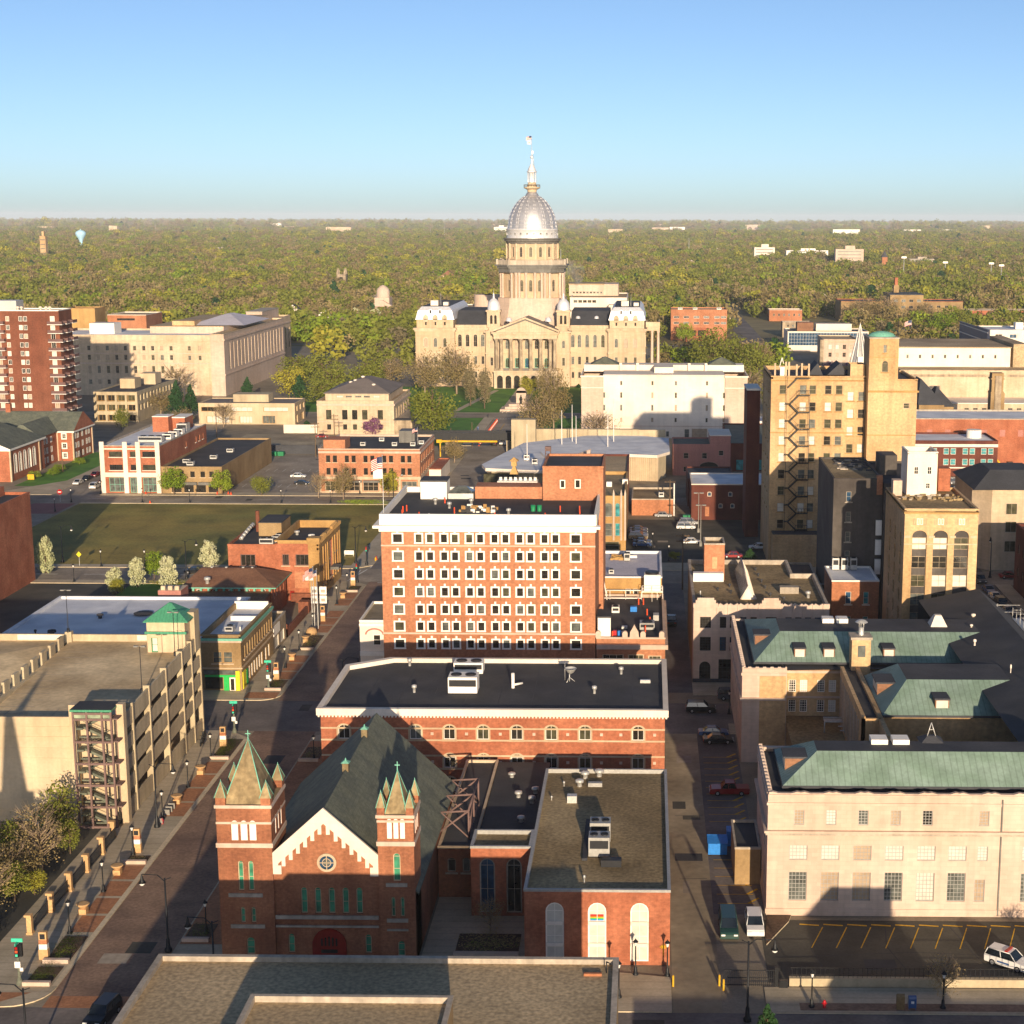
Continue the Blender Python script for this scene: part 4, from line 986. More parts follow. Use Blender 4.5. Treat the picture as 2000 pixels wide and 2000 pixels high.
part_box(ob,'sign_panel','brick_orange',-74.5,-71.5,326.93,327.05,2.7,6.3); part_box(ob,'door','red_door',-75.6,-74.7,326.93,327.05,.1,2.1)
air_unit(ob,-82.5,-79.6,330,331.6,11.2,1.5,'galv',2); air_unit(ob,-80.6,-79,333,334.4,11.2,1.4,'galv',1); air_unit(ob,-80.3,-78.9,335.4,336.8,11.2,1.4,'galv',1)
b = MB(); b.cyl(-86.4,345,11.3,16,.45,.45,10); b.build('chimney','brick_brown',ob); vent(ob,-76.6,340,11.6,1.0,.5); vent(ob,-72.8,337,11.6,.8,.6,matn='white_paint')
b = MB()
for k in range(7): 
 a0,a1 = rad(k * 13),rad((k + 1) * 13); b.tube((-88 + 2.4 * math.sin(a0) * .6,336 + k * .8,11.4 + 2.2 * math.sin(a0)),(-88 + 2.4 * math.sin(a1) * .6,336.8 + k * .8,11.4 + 2.2 * math.sin(a1)),.45)
b.build('duct','galv',ob)
r = thing('patio_wall','low brown brick garden wall and gate in front of the ornate brick hall','garden wall',(-71.5,308,0))
b = MB(); b.box(-70,-69.5,297,325,0,1.6); b.box(-75,-69.5,325,325.4,0,2.0); b.box(-71.5,-69.4,316,318,0,2.4); b.box(-75.2,-69.5,297,297.4,0,2.6); b.build('wall','brick_brown',r)
r = building('windowless_brick_block','tall windowless brick warehouse wall at the left edge beside the grass lot','building',-170,-136.7,312,344.8,20.0,'brick_red','roof_black','brick_red',.6,.4,right=[(318,318.9,9,13),(324,324.9,3,6.5)],style=Style('brick_orange',fw=.1,ny=0,glass=('brick_orange',),depth=.1))
part_box(r,'roof_house','brick_red',-146,-142,336,344,19.4,21.4)
# ------------------------------------------------------------------ right side: stone courthouse with copper roofs
ct = thing('stone_courthouse','large pale stone courthouse with several green copper hipped roofs','courthouse',(40,210,0))
S_c1 = Style('grey_metal',fw=.08,nx=2,ny=4,glass=('glass_tan','glass_blind','glass_grey','glass_dark'),depth=.2)
S_c2 = Style('grey_metal',fw=.08,nx=4,ny=3,glass=('glass_blind','glass_blind','glass_tan'),depth=.2)
S_c3 = Style('grey_metal',fw=.08,nx=4,ny=6,glass=('glass_blind','glass_tan','glass_blind','glass_grey'),depth=.25)
cx = [17.7,21.4,25.1,28.8,32.5,36.1]
ops = [(x - .58,x + .58,11.2,13.0,0,S_c1) for x in cx[:5] + [39.0,44.6,48.3,52]] + [(x - 1.05,x + 1.05,6.9,8.7,0,S_c2) for x in cx + [44.6,48.3,52]] + [(38.4,39.6,6.9,8.7,0,S_c1),(38.2,39.4,1.9,4.6,0,S_c1)] + [(x - 1.05,x + 1.05,1.9,5.4,0,S_c3) for x in cx + [44.6,48.3,52]]
add_walls(ct,14.1,58,173.8,191,0,14.6,'stone_pink',ops,[],[(y,y + 1.6,z,z + hh,0,S_c2) for y in (177,181,185) for z,hh in ((2,3.2),(7,1.8))],S_c1,name='front_wall')
band(ct,14.1,58,173.8,191,10.0,10.3,.25,'stone_grey','cornice','fl'); band(ct,14.1,58,173.8,191,10.3,10.55,.4,'stone_pink','cornice','fl'); band(ct,14.1,58,173.8,191,13.6,13.9,.15,'stone_pink','cornice','fl'); band(ct,14.1,58,173.8,191,.3,.9,.12,'stone_pink','plinth','fl')
b = MB()
def scallop(b,x0,x1,y0,y1,z,step,axis):
 n = max(1,int(round(((x1 - x0) if axis == 0 else (y1 - y0)) / step)))
 for i in range(n):
  if axis == 0:
   a,c = x0 + (x1 - x0) * i / n,x0 + (x1 - x0) * (i + 1) / n; q = (c - a)
   b.yprism([(a,z),(c,z),(c,z + .22),(c - q * .12,z + .3),(c - q * .3,z + .1),(a + q * .3,z + .1),(a + q * .12,z + .3),(a,z + .22)],y0,y1)
  else:
   a,c = y0 + (y1 - y0) * i / n,y0 + (y1 - y0) * (i + 1) / n; q = (c - a)
   b.xprism([(a,z),(c,z),(c,z + .22),(c - q * .12,z + .3),(c - q * .3,z + .1),(a + q * .3,z + .1),(a + q * .12,z + .3),(a,z + .22)],x0,x1)
b.box(14.1,58,173.75,174.5,14.6,14.85); b.box(14.0,14.7,174.5,191,14.6,14.85); b.box(14.7,58,190.4,191,14.6,14.85)
scallop(b,14.2,58,173.9,174.4,14.85,3.7,0); scallop(b,14.15,14.6,174.5,191,14.85,1.2,1)
b.build('parapet','stone_pink',ct)
def hip(root,x0,x1,y0,y1,z0,tx0,tx1,ty0,ty1,z1,name='copper_roof',top='roof_tar'):
 b = MB(); b.frustum((x0,x1,y0,y1),z0,(tx0,tx1,ty0,ty1),z1,[0,1,0,1],2); b.box(x0 - .1,x1 + .1,y0 - .1,y1 + .1,z0 - .3,z0,3,bottom=True)
 return b.build(name,['copper_green','copper_side',top,'slate_dark'],root)
def dormer(roof,x,y,z,w,d,h,face='f'):
 b = MB()
 if face == 'f':
  b.box(x - w / 2,x + w / 2,y,y + d,z - .6,z + h,0); b.box(x - w / 2 - .12,x + w / 2 + .12,y - .2,y + d,z + h,z + h + .22,1); b.box(x - w / 2 + .15,x + w / 2 - .15,y - .03,y + .02,z,z + h - .1,2,bottom=True)
 else:
  b.box(x,x + d,y - w / 2,y + w / 2,z - .6,z + h,0); b.box(x - .2,x + d,y - w / 2 - .12,y + w / 2 + .12,z + h,z + h + .22,1); b.box(x - .03,x + .02,y - w / 2 + .15,y + w / 2 - .15,z,z + h - .1,2,bottom=True)
 return b.build('dormer',['shingle_brown','slate_dark','glass_blind'],roof)
gut = MB(); gut.face([(14.7,174.5,14.3),(58,174.5,14.3),(58,190.4,14.3),(14.7,190.4,14.3)]); gut.build('gutter_roof','roof_black',ct)
h1 = hip(ct,16.0,62,176.6,189.5,14.9,20.4,56,181.2,185,17.6)
dormer(h1,16.6,182.6,15.4,3.2,3.4,1.3,'l')
for (x0,x1) in ((27.2,29.2),(29.8,31.8)):
 b = MB(); b.box(x0,x1,183.6,185.6,17.6,18.2); b.build('roof_unit','white_paint',ct)
b = MB(); b.frustum((33.2,36.2,184,187),17.5,(34.2,35.2,185.2,185.8),18.2,0); b.tube((34.2,185.2,18.2),(34.7,185.5,19.8),.06,m=1); b.tube((35.2,185.2,18.2),(34.7,185.5,19.8),.06,m=1); b.tube((34.4,185.5,18.9),(35,185.5,18.9),.05,m=1); b.build('roof_hatch',['slate_dark','galv'],ct)
b = MB(); b.frustum((47,50.4,183,186),17.6,(47.8,49.6,183.8,185.2),19.2,0); b.build('roof_hood','stone_white',ct)
for x in (40.95,54.5): part_box(ct,'downpipe','zinc_dark',x,x + .16,173.62,173.8,.2,14.4)
add_walls(ct,14.2,20.8,226.8,257.8,0,14.2,'stone_pink',left=[(y,y + 1.6,z,z + hh,0,S_c2) for y in (231,235,239,243,247,251) for z,hh in ((2,3.2),(7,1.8))],style=S_c1,name='wing_wall')
b = MB(); b.box(16.8,20.7,226.7,226.82,0,13.4,bottom=True); b.build('brick_panel','brick_tan',ct)
band(ct,14.2,20.8,226.8,257.8,9.7,10.1,.3,'stone_pink','cornice','fl'); band(ct,14.2,20.8,226.8,257.8,13.5,13.9,.15,'stone_pink','cornice','fl')
S_cb = Style('white_paint',fw=.1,nx=2,ny=4,glass=('glass_blind','glass_grey','glass_dark'),depth=.2)
add_walls(ct,20.9,56,230,257.6,0,14.0,'brick_tan',[(x,x + 1.1,z,z + 1.9) for x in (21.4,23.1,25.7,27.4,46.5,48.5) for z in (10.0,6.9)],style=S_cb,name='rear_wall')
b = MB(); b.box(20.9,56,229.85,230.02,9.1,9.4,bottom=True); b.box(20.9,56,229.8,230.02,13.0,13.4,bottom=True); b.box(20.9,56,229.7,230.02,13.75,14.0,bottom=True); b.build('string_course','stone_pink',ct)
b = MB(); b.box(14.2,20.8,226.75,227.4,14.2,14.5); b.box(14.1,14.8,227.4,257.8,14.2,14.5); scallop(b,14.2,20.8,226.9,227.3,14.5,1.2,0); scallop(b,14.2,14.7,227.4,257.8,14.5,1.2,1); b.build('parapet','stone_pink',ct)
gut = MB(); gut.face([(14.8,227.4,14.02),(56,230,14.02),(56,257,14.02),(14.8,257,14.02)]); gut.build('gutter_roof','roof_black',ct)
h2 = hip(ct,16.2,60,230.2,256,14.6,20.5,54,237,245,17.6)
for x in (23.1,27.5,36.5): dormer(h2,x,231.4,15.0,1.7,3,1.35)
dormer(h2,16.8,240,15.2,3.2,3.6,1.3,'l')
for x0 in (27.6,29.8):
 b = MB(); b.box(x0,x0 + 1.8,242,244,17.6,18.3); b.build('roof_unit','white_paint',ct)
b = MB(); b.frustum((44.2,46.8,240,243),17.6,(45,46,241,242),19.2,0); b.build('roof_hood','stone_white',ct)
b = MB(); b.box(30.4,33.2,227.6,230.4,0,18.8,0); b.box(30.2,33.4,227.4,230.6,18.8,19.2,1,bottom=True); b.box(31.3,32.4,227.5,227.62,16.2,17.9,2,bottom=True)
b.build('chimney',['brick_tan','stone_grey','glass_grey'],ct)
b = MB(); b.cyl(31.9,229,19.2,20.4,.42,.38,12); [b.tube((31.9 + .36 * math.cos(a),229 + .36 * math.sin(a),20.4),(31.9 + .36 * math.cos(a),229 + .36 * math.sin(a),21.2),.05,n=4) for a in rng(0,5.5,6)]; b.lathe(31.9,229,[(.95,21.15),(.6,21.45),(.03,21.6)],14); b.build('flue','galv',ct)
add_walls(ct,31.4,58,205.6,220,0,14.2,'brick_tan',[],[],[],S_c1,name='middle_wall')
b = MB(); b.box(31.0,31.6,196,230,0,14.6); b.box(28.7,29.2,203,227,0,14.9); b.box(28.7,31.4,203,203.4,0,14.6); b.build('light_well_wall','brick_tan',ct)
b = MB()
for y in rng(206,226,14): b.box(28.6,28.72,y - .15,y + .15,7,13.6,bottom=True)
b.build('pilaster','stone_grey',ct)
b = MB(); b.face([(29.2,203.4,14.1),(31.5,203.4,14.1),(31.5,228,14.1),(29.2,228,14.1)]); b.build('gutter_roof','roof_black',ct)
h3 = hip(ct,31.8,60,205.2,224,14.4,36,54,212,220,17.4)
dormer(h3,40,206.6,14.8,1.9,3,1.35); dormer(h3,32.2,215.6,15.0,4.2,3.6,1.3,'l')
b = MB(); b.face([(46,178,16.5),(56,178,18.6),(56,262,18.6),(46,262,16.5)]); b.face([(56,178,18.6),(62,178,13.8),(62,262,13.8),(56,262,18.6)]); b.face([(46,178,0),(62,178,0),(62,178,13.8),(56,178,18.6),(46,178,16.5)]); b.face([(62,262,0),(46,262,0),(46,262,16.5),(56,262,18.6),(62,262,13.8)]); b.face([(62,178,0),(62,262,0),(62,262,13.8),(62,178,13.8)])
b.build('spine_roof','roof_black',ct)
for (x,y,h,q) in ((53,204,1.8,.08),(51,215,1.4,.1),(55,199,2.2,.12),(49,230,1,.2),(52,246,.9,.3),(50.5,240,.7,.2)): vent(ct,x,y,18.0 if x > 52 else 17.4,h,q,matn='stone_white')
b = MB(); b.box(20.8,31.0,191,230,0,6.3); b.build('courtyard_roof','gravel_dark',ct)
air_unit(ct,24.0,27.2,203,207,6.3,2.6,'navy_metal',1); part_box(ct,'duct','grey_metal',22.6,23.8,207,208.5,6.3,7.4)
b = MB()
for (p,q) in (((26,222,8),(30,222,8)),((26,222,6.3),(26,222,8)),((30,222,6.3),(30,222,8)),((26,224,8),(30,224,8)),((30,218,7.5),(31,218,7.5)),((28,220,7.3),(30.4,220,7.3)),((28,222,7.3),(30.4,222,7.3))): b.tube(p,q,.09)
b.box(26,30,222.2,223.8,7.8,7.9); b.build('pipework','galv',ct)
add_walls(ct,10.9,14.0,182.5,191.5,0,4.6,'brick_olive',name='bin_store'); flat_roof(ct,10.9,14.0,182.5,191.5,4.8,'roof_black','stone_grey',.3,.2)
r = thing('scaffold','metal roof edge scaffold with white posts on the far side of the courthouse','scaffold',(61,220,13.8))
b = MB()
for y in rng(200,256,22): b.tube((60.6,y,14.6),(60.6,y,16.8),.05); b.tube((61.9,y,13.8),(61.9,y,16.8),.05); b.tube((60.6,y,16.4),(61.9,y,16.4),.04)
for z in (15.4,16.2,16.8): b.tube((61.9,200,z),(61.9,256,z),.045)
b.box(60.6,61.9,200,256,14.9,15.0,bottom=True); b.tube((58,256,15),(58,256,17.5),.06); b.tube((55,257,17),(62,257,17),.05); b.tube((55,257,15.8),(62,257,15.8),.05); b.build('poles','galv',r)
r = thing('lot_wall','low concrete planter wall with iron railing along the courthouse car park','wall',(38,156.6,0))
b = MB(); b.box(15.3,60,156.3,156.9,0,.95); b.build('wall','concrete',r)
b = MB()
for x in rng(15.6,59.8,90): b.box(x - .02,x + .02,156.58,156.62,.95,2.1)
for z in (1.2,2.0): b.box(15.4,60,156.57,156.63,z,z + .05,bottom=True)
b.build('railing','lamp_black',r)
r = thing('iron_gate','black iron sliding gate at the car park entrance between two yellow bollards','gate',(11,156.3,0))
b = MB()
for x in rng(8.4,13.6,26): b.box(x - .025,x + .025,156.2,156.25,.1,1.9)
for z in (.2,1.0,1.85): b.box(8.4,13.6,156.18,156.27,z,z + .07,bottom=True)
b.box(13.7,14.1,156.0,156.4,0,2.3); b.box(14.2,15.1,155.8,156.3,0,.9); b.build('bars','lamp_black',r)
tag(slab([(13.6,166),(16.6,172),(17,173.6),(14.2,173.6),(13.6,168)],'mulch',.14,'planting_bed'),kind='structure')

# ---- art deco limestone block
S_ad2 = Style('dark_metal',fw=.08,nx=3,ny=4,glass=('glass_dark','glass_blue','glass_dark'),depth=.3)
ad = thing('limestone_block','pale limestone art deco block with scalloped parapet and glass ridge skylight','building',(20,287,0))
W = [(9.3,11.2),(12.75,13.85),(14.5,15.6),(16.25,17.35),(18.05,19.15),(20.7,22.6),(24.1,25.2),(25.8,26.9),(27.5,28.6),(29.2,30.3)]
ops = [(a,c,9.9,11.9) for a,c in W] + [(a,c,5.8,8.3) for a,c in W] + [(9.25,11.2,.2,3.9,1),(12.6,15.6,.4,4.3),(16.4,19.2,.4,4.3),(24,27,.4,4.3),(27.6,30.4,.4,4.3)]
add_walls(ad,8.15,31.7,268,275,0,13.6,'stone_pink',ops,style=S_ad2,depth=.3,name='front_wall',back=False)
b = MB(); b.face([(8.15,306,0),(8.15,275,0),(8.15,275,13.6),(8.15,306,13.6)]); b.face([(31.7,275,0),(31.7,294,0),(31.7,294,13.6),(31.7,275,13.6)]); b.face([(31.7,294,0),(27.6,294,0),(27.6,294,13.6),(31.7,294,13.6)]); b.face([(27.6,294,0),(27.6,306,0),(27.6,306,13.6),(27.6,294,13.6)]); b.face([(27.6,306,0),(8.15,306,0),(8.15,306,13.6),(27.6,306,13.6)]); b.build('side_wall','brick_olive',ad)
b = MB(); b.face([(8.5,268.5,13.0),(31.3,268.5,13.0),(31.3,293.6,13.0),(27.2,293.6,13.0),(27.2,305.6,13.0),(8.5,305.6,13.0)]); b.build('roof','gravel_dark',ad)
b = MB()
for (a0,a1,b0,b1) in ((8.1,8.6,268.5,306.1),(31.25,31.75,268.5,294.1),(27.1,31.2,293.6,294.1),(27.1,27.65,294.1,306.1),(8.6,27.1,305.6,306.1)): b.box(a0,a1,b0,b1,12.9,13.9)
b.build('parapet','stone_grey',ad)
b = MB()
for (a,c) in ((8.1,12.4),(19.6,23.6)):
 b.box(a,c,267.85,268.5,13.6,14.35); b.box(a + .4,c - .4,267.9,268.4,14.35,14.9); b.box(a + .7,c - .7,267.95,268.3,14.9,15.3)
b.box(8.15,31.7,267.97,268.5,13.55,13.75)
for k in range(4):
 for (x0,) in ((12.5,),(23.7,)):
  a = x0 + 1.78 * k; c = a + 1.7
  b.yprism([(a,13.7),(c,13.7),(c,14.15),(c - .25,14.35),(c - .6,14.15),(a + .85,14.02),(a + .6,14.15),(a + .25,14.35),(a,14.15)],267.95,268.5)
b.box(30.7,31.75,267.9,268.5,13.6,14.3); b.build('crest','stone_pink',ad)
b = MB()
for x in (12.3,14.2,15.9,17.7,19.5,23.6,25.5,27.2,28.9,30.7): b.box(x - .14,x + .14,267.78,268.02,5.2,14.2)
b.box(8.15,31.7,267.9,268.02,4.7,5.1,bottom=True); b.build('pilaster','stone_pink',ad)
part_box(ad,'plinth','slate_dark',8.1,31.7,267.93,268.02,0,.8)
b = MB(); b.frustum((16.9,19.5,276.4,300),13.0,(18.18,18.22,276.45,299.9),15.5,[1,2,1,0]); b.build('skylight',['glass_grey','stone_white','brick_tan'],ad)
b = MB()
for y in rng(277,299.5,24): b.tube((16.9,y,13.02),(18.2,y,15.55),.05,n=4); b.tube((19.5,y,13.02),(18.2,y,15.55),.05,n=4)
b.tube((18.2,276.2,15.5),(18.2,300,15.5),.12); b.tube((16.8,276.3,13.1),(18.2,276.3,15.5),.14); b.tube((19.6,276.3,13.1),(18.2,276.3,15.5),.14); b.build('skylight_bar','stone_white',ad)
add_walls(ad,10.8,14.6,292,298,12.9,19.8,'brick_orange',name='lift_house'); flat_roof(ad,10.8,14.6,292,298,20.0,'gravel_dark','stone_grey',.6,.25); part_box(ad,'door','brick_tan',12.3,13.2,291.9,292.05,15.2,17.4)
b = MB(); b.box(8.7,14.4,290.4,292,13,14.6); b.build('roof_box','white_roof',ad)
part_box(ad,'roof_box','stone_grey',24.2,27.6,281,282.6,13,14.2); vent(ad,29,278,13,1.3,.4)
for x,y in ((15.3,286),(15.3,281),(21,300),(21.2,295),(21.5,290),(21.8,285),(22.3,279),(24.5,276),(13,283),(28,284)): vent(ad,x,y,13,.7,.2,matn='roof_tar')
vent(ad,9.6,277,13,1.5,.12)

# ---- tall tan brick tower with fire escape
tn = thing('tan_brick_tower','tall tan brick office tower with black zigzag fire escape and square turret','tower',(45,382,0))
S_t = Style('stone_dirty',fw=.09,ny=1,glass=('glass_olive','glass_blind','glass_dark','glass_grey','glass_olive'),depth=.25,sill='brick_gold')
rz = [(40.1 - 3.95 * k,42.2 - 3.95 * k) for k in range(10)]
def colx(zx): return zx
ops = grid([31.2,35.9,38.1,41.7,44.2],rz,1.55) + grid([46.9,49.4],[(38.6 - 4.05 * k,40.7 - 4.05 * k) for k in range(9)],1.5)
add_walls(tn,28.5,50.3,366,392,0,43.6,'brick_tan',ops,[],[(y,y + 1.5,z0,z1) for y in (372,378,384) for z0,z1 in rz[:8]],S_t,name='main_wall')
flat_roof(tn,28.5,50.3,366,392,44.3,'roof_tar','brick_tan',.9,.5)
band(tn,28.5,50.3,366,392,41.0 + 2.1,43.4,.08,'brick_gold','string_course','fl'); band(tn,28.5,50.3,366,392,31.0,31.25,.08,'brick_gold','string_course','fl')
add_walls(tn,50.4,61.6,362.5,384,0,43.6,'brick_tan',[(58.5,60,37.2,38.6,0,Style('stone_cream',fw=.15,glass=('glass_olive',)))],style=S_t,name='turret_wall')
band(tn,50.4,61.6,362.5,384,41.0,41.4,.35,'brick_gold','string_course','fr'); band(tn,50.4,61.6,362.5,384,31.0,31.25,.08,'brick_gold','string_course','fr')
flat_roof(tn,50.4,61.6,362.5,384,44.0,'roof_tar','brick_tan',.6,.4)
add_walls(tn,50.45,57.1,362.6,372,43.3,53.2,'brick_tan',[(53.4,54.8,45.6,48.2,1),(53.6,54.4,50,51.8)],style=S_t,name='turret')
b = MB(); b.box(50.3,57.25,362.45,372.1,53.2,53.5,1); b.lathe(53.8,367.3,[(3.2,53.5),(2.6,54.1),(1.4,54.5),(.05,54.65)],16,0); b.build('turret_roof',['copper_trim','stone_grey'],tn)
band(tn,50.45,57.1,362.6,372,48.9,49.1,.06,'brick_gold','string_course','f')
add_walls(tn,46.8,50.2,367,372,43.3,47,'brick_tan',name='stair_house')
b = MB()
for (x0,x1) in ((37.5,41),(42,47)): b.yprism([(x0,44),(x1,44),((x0 + x1) / 2 + .5,46.8)],372,380)
b.build('roof_gable','slate_dark',tn)
b = MB()
for (x,y,h) in ((29.4,367,3.2),(32.0,368,3.4),(32.7,368,3.4),(34.4,367,2.9),(35.6,367,3.2),(37.3,368,3.0)): b.box(x - .2,x + .2,y - .2,y + .2,44,44 + h)
b.build('antenna_panel','stone_cream',tn)
b = MB(); b.box(30.6,31.6,367,368,44,46.3); b.tube((30.4,367.5,46),(31,367.5,48.4),.1); b.tube((31,367.5,48.4),(31.4,367.5,47),.1); b.build('dish_mount','white_paint',tn)
b = MB(); b.cyl(58.6,374,44,58,.12,.05); b.lathe(58.6,374,[(.9,44),(.15,46)],8); b.build('mast','dark_metal',tn)
b = MB()
for k in range(9):
 z = 40.0 - 3.95 * k
 b.box(34.6,37.4,364.5,366,z - .15,z,0,bottom=True)
 for x in rng(34.6,37.4,5): b.box(x - .04,x + .04,364.5,364.58,z,z + 1.1)
 b.box(34.6,37.4,364.48,364.56,z + 1.05,z + 1.15,bottom=True)
 mid = z - 1.98
 b.box(31.9,33.0,364.5,366,mid - .12,mid,0,bottom=True)
 for (xa,za,xb,zb) in ((34.8,z,32.8,mid),(32.8,mid,34.8,z - 3.95)):
  b.yprism([(xa,za - .3),(xb,zb - .3),(xb,zb + .1),(xa,za + .1)] if xa < xb else [(xb,zb - .3),(xa,za - .3),(xa,za + .1),(xb,zb + .1)],364.7,365.5)
  b.tube((xa,364.6,za + 1),(xb,364.6,zb + 1),.04,n=4)
b.box(32.0,32.1,364.6,364.7,4,44.5); b.box(37.3,37.4,364.6,364.7,4,40); b.box(34.2,37.4,364.5,366,43.8,43.95,bottom=True); b.yprism([(32.4,41.6),(34.4,43.7),(34.4,44.1),(32.4,42)],364.7,365.5)
b.build('fire_escape','lamp_black',tn)
add_walls(tn,29.2,46,362,365.9,0,7.8,'brick_tan',name='low_front'); b = MB(); b.box(29.2,46,362,365.9,7.8,8.0); b.build('low_roof','roof_tar',tn)
r = thing('brick_side_stack','dark brick stair shaft standing left of the tan brick tower','shaft',(26.6,405,0)); add_walls(r,25.0,28.3,398,410,0,37.5,'brick_dark'); b = MB(); b.box(24.9,28.4,397.9,410.1,37.5,38); b.build('roof','white_paint',r)
r = thing('church_needle_spire','slender white ribbed needle spire rising beside the tan tower turret','spire',(62,480,0))
b = MB()
N8 = [(63.8 + 3.1 * math.cos(rad(45 * k + 22)),480 + 3.1 * math.sin(rad(45 * k + 22))) for k in range(8)]
for k in range(8): b.tube((*N8[k],36.2),(63.8,480,49.2),.24,.07,5)
b.build('ribs','white_paint',r)
b = MB(); b.lathe(63.8,480,[(2.8,36),(.1,47.5)],8,0); b.build('cladding','galv',r)
b = MB(); b.box(60.6,67.0,477,483,0,36,0); b.build('base_block','stone_white',r)
b = MB(); b.box(62.9,64.7,476.4,477,36,39.4); b.build('niche','white_paint',r)

# ---- black brick block and its orange annexe
S_k = Style('stone_grey',fw=.1,ny=1,glass=('glass_blue','glass_grey'),sill='stone_grey',depth=.2)
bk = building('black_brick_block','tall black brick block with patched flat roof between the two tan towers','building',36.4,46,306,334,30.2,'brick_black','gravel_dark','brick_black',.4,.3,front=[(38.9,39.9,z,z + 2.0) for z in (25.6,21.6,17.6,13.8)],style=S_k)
part_box(bk,'chimney','brick_orange',44.8,45.9,305.9,307,27,30.8); part_box(bk,'roof_house','brick_black',47,50.5,318,324,29,33)
b = MB()
for i in range(50):
 x,y = RND.uniform(38.5,45),RND.uniform(318,332); b.box(x,x + RND.uniform(.4,1.6),y,y + RND.uniform(.3,1),29.8,29.86 + RND.uniform(0,.25),RND.choice((0,1,0)))
tag(b.build('roof_debris',['roof_black','stone_grey']),'torn roofing scraps scattered over the black brick block','debris',kind='stuff')
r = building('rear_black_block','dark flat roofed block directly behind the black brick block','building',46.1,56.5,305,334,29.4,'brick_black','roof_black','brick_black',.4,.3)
for q in range(3):
 b = MB(); z = 13 + q * 3.9; b.box(44.8,45.95,305.5,305.98,z - 1.8,z + 1.2)
 b.build('bay_panel','white_paint',bk)
S_o = Style('stone_white',fw=.1,ny=1,glass=('glass_teal','glass_blue'),sill='stone_white',depth=.2)
r = building('orange_brick_annexe','low orange brick annexe with white sloping coping under the black wall','building',35.0,43.9,293,305.6,12.8,'brick_orange','white_roof','white_paint',.3,.25,front=[(37.6,38.7,8.2,10.6),(41,42,8.2,10.6),(37.6,38.7,3.6,5.8),(41,42,3.6,5.8)],style=S_o)
for i in range(3): air_unit(r,36.2 + 1.75 * i,37.5 + 1.75 * i,303,304.2,12.5,2.4,'galv',1)
r = building('grey_shed_row','low dark roofed shed row between limestone block and black brick block','building',28,35.6,306.6,338,6.4,'stone_dirty','roof_tar','stone_grey',.4,.3)
air_unit(r,29,31,311,313,6,2.4,'stone_pink',1); part_box(r,'pipe','galv',28.3,35.4,309,309.2,8.2,8.4)

# ---- six storey tan warehouse with arched bays
wt = thing('arched_bay_tower','six storey tan brick warehouse tower with three arched window bays and white roof house','building',(50,279,0))
S_m = Style('stone_dirty',fw=.1,nx=1,ny=1,glass=('glass_olive','glass_grey','glass_blind','glass_blind','glass_dark'),depth=.3)
bays = [(45.6,48.1),(49.2,51.7),(52.8,55.3)]
ops = []
fz = [(24.0,26.1),(20.7,22.8),(17.4,19.5),(14.1,16.2),(10.8,12.9),(7.5,9.6),(4.2,6.3)]
add_walls(wt,44.2,56.8,268.0,290,0,30.6,'brick_tan',[(a,c,4,27.4,.95) for a,c in bays],[(y,y + 1.6,z0,z1,.4) for y in (271,275,280,285) for z0,z1 in fz[::1]][:20],[(y,y + 1.6,z0,z1 + .3,.4) for y in (271,277,283) for z0,z1 in fz],S_m,depth=.45,wins=False)
for (a,c) in bays:
 for k,(z0,z1) in enumerate(fz):
  put_window(wt,(a,268.15,z0),(1,0),c - a,z1 - z0,0,S_m)
for (a,c) in bays:
 for k,(z0,z1) in enumerate(fz):
  ztop = fz[k - 1][0] if k else 27.6
  MB().box(a + .01,c - .01,268.3,268.45,z1,ztop,bottom=True).build('spandrel','brick_black',wt)
b = MB()
for y in (271,277,283):
 for z0,z1 in fz: b.face([(44.45,y + 1.6,z0),(44.45,y,z0),(44.45,y,z1 + .3),(44.45,y + 1.6,z1 + .3)])
b.build('side_glazing','glass_dark',wt)
for (a,c) in bays:
 for q in range(4):
  x = a + .1 + q * .6; put_window(wt,(x,267.99,28.4),(1,0),.42,1.1,0,Style('white_paint' if q in (1,2) else 'stone_dirty',fw=.1,ny=0,glass=('glass_dark',),depth=.02),'attic_window')
band(wt,44.2,56.8,268,290,30.3,30.6,.15,'brick_gold','cornice','flr')
b = MB(); b.box(44.2,56.8,267.9,268.02,24.9,25.1,bottom=True); 
for x in (44.2,48.35,51.95,55.55): b.box(x,x + 1.1,267.88,268.02,26.1,26.5,bottom=True)
b.build('string_course','stone_yellow',wt)
flat_roof(wt,44.2,56.8,268,290,31.2,'gravel_dark','brick_tan',.5,.35)
S_pw = Style('white_paint',fw=.08,nx=1,ny=1,glass=('glass_dark',),depth=.1)
add_walls(wt,47.0,52.4,284,291,30.6,38.3,'stone_white',[(48.2,49.0,34.6,36),(50.6,51.4,34.6,36),(50.4,51.2,32,33)],style=S_pw,name='roof_house'); flat_roof(wt,47,52.4,284,291,38.7,'gravel_dark','stone_white',.9,.3)
b = MB()
for i in range(70):
 x,y = RND.uniform(45,56),RND.uniform(278,284); b.box(x,x + RND.uniform(.3,1.1),y,y + .5,30.7,30.72 + RND.uniform(.02,.4),RND.choice((0,0,1)))
tag(b.build('roof_rubble',['gravel_dark','stone_grey']),'broken roofing and stone rubble on the arched bay tower','rubble',kind='stuff')
part_box(wt,'roof_chimney','brick_red',53.2,55.4,287,289.8,31,35.2); part_box(wt,'roof_chimney','stone_pink',44.4,46.0,283,285.4,30.8,33.6)

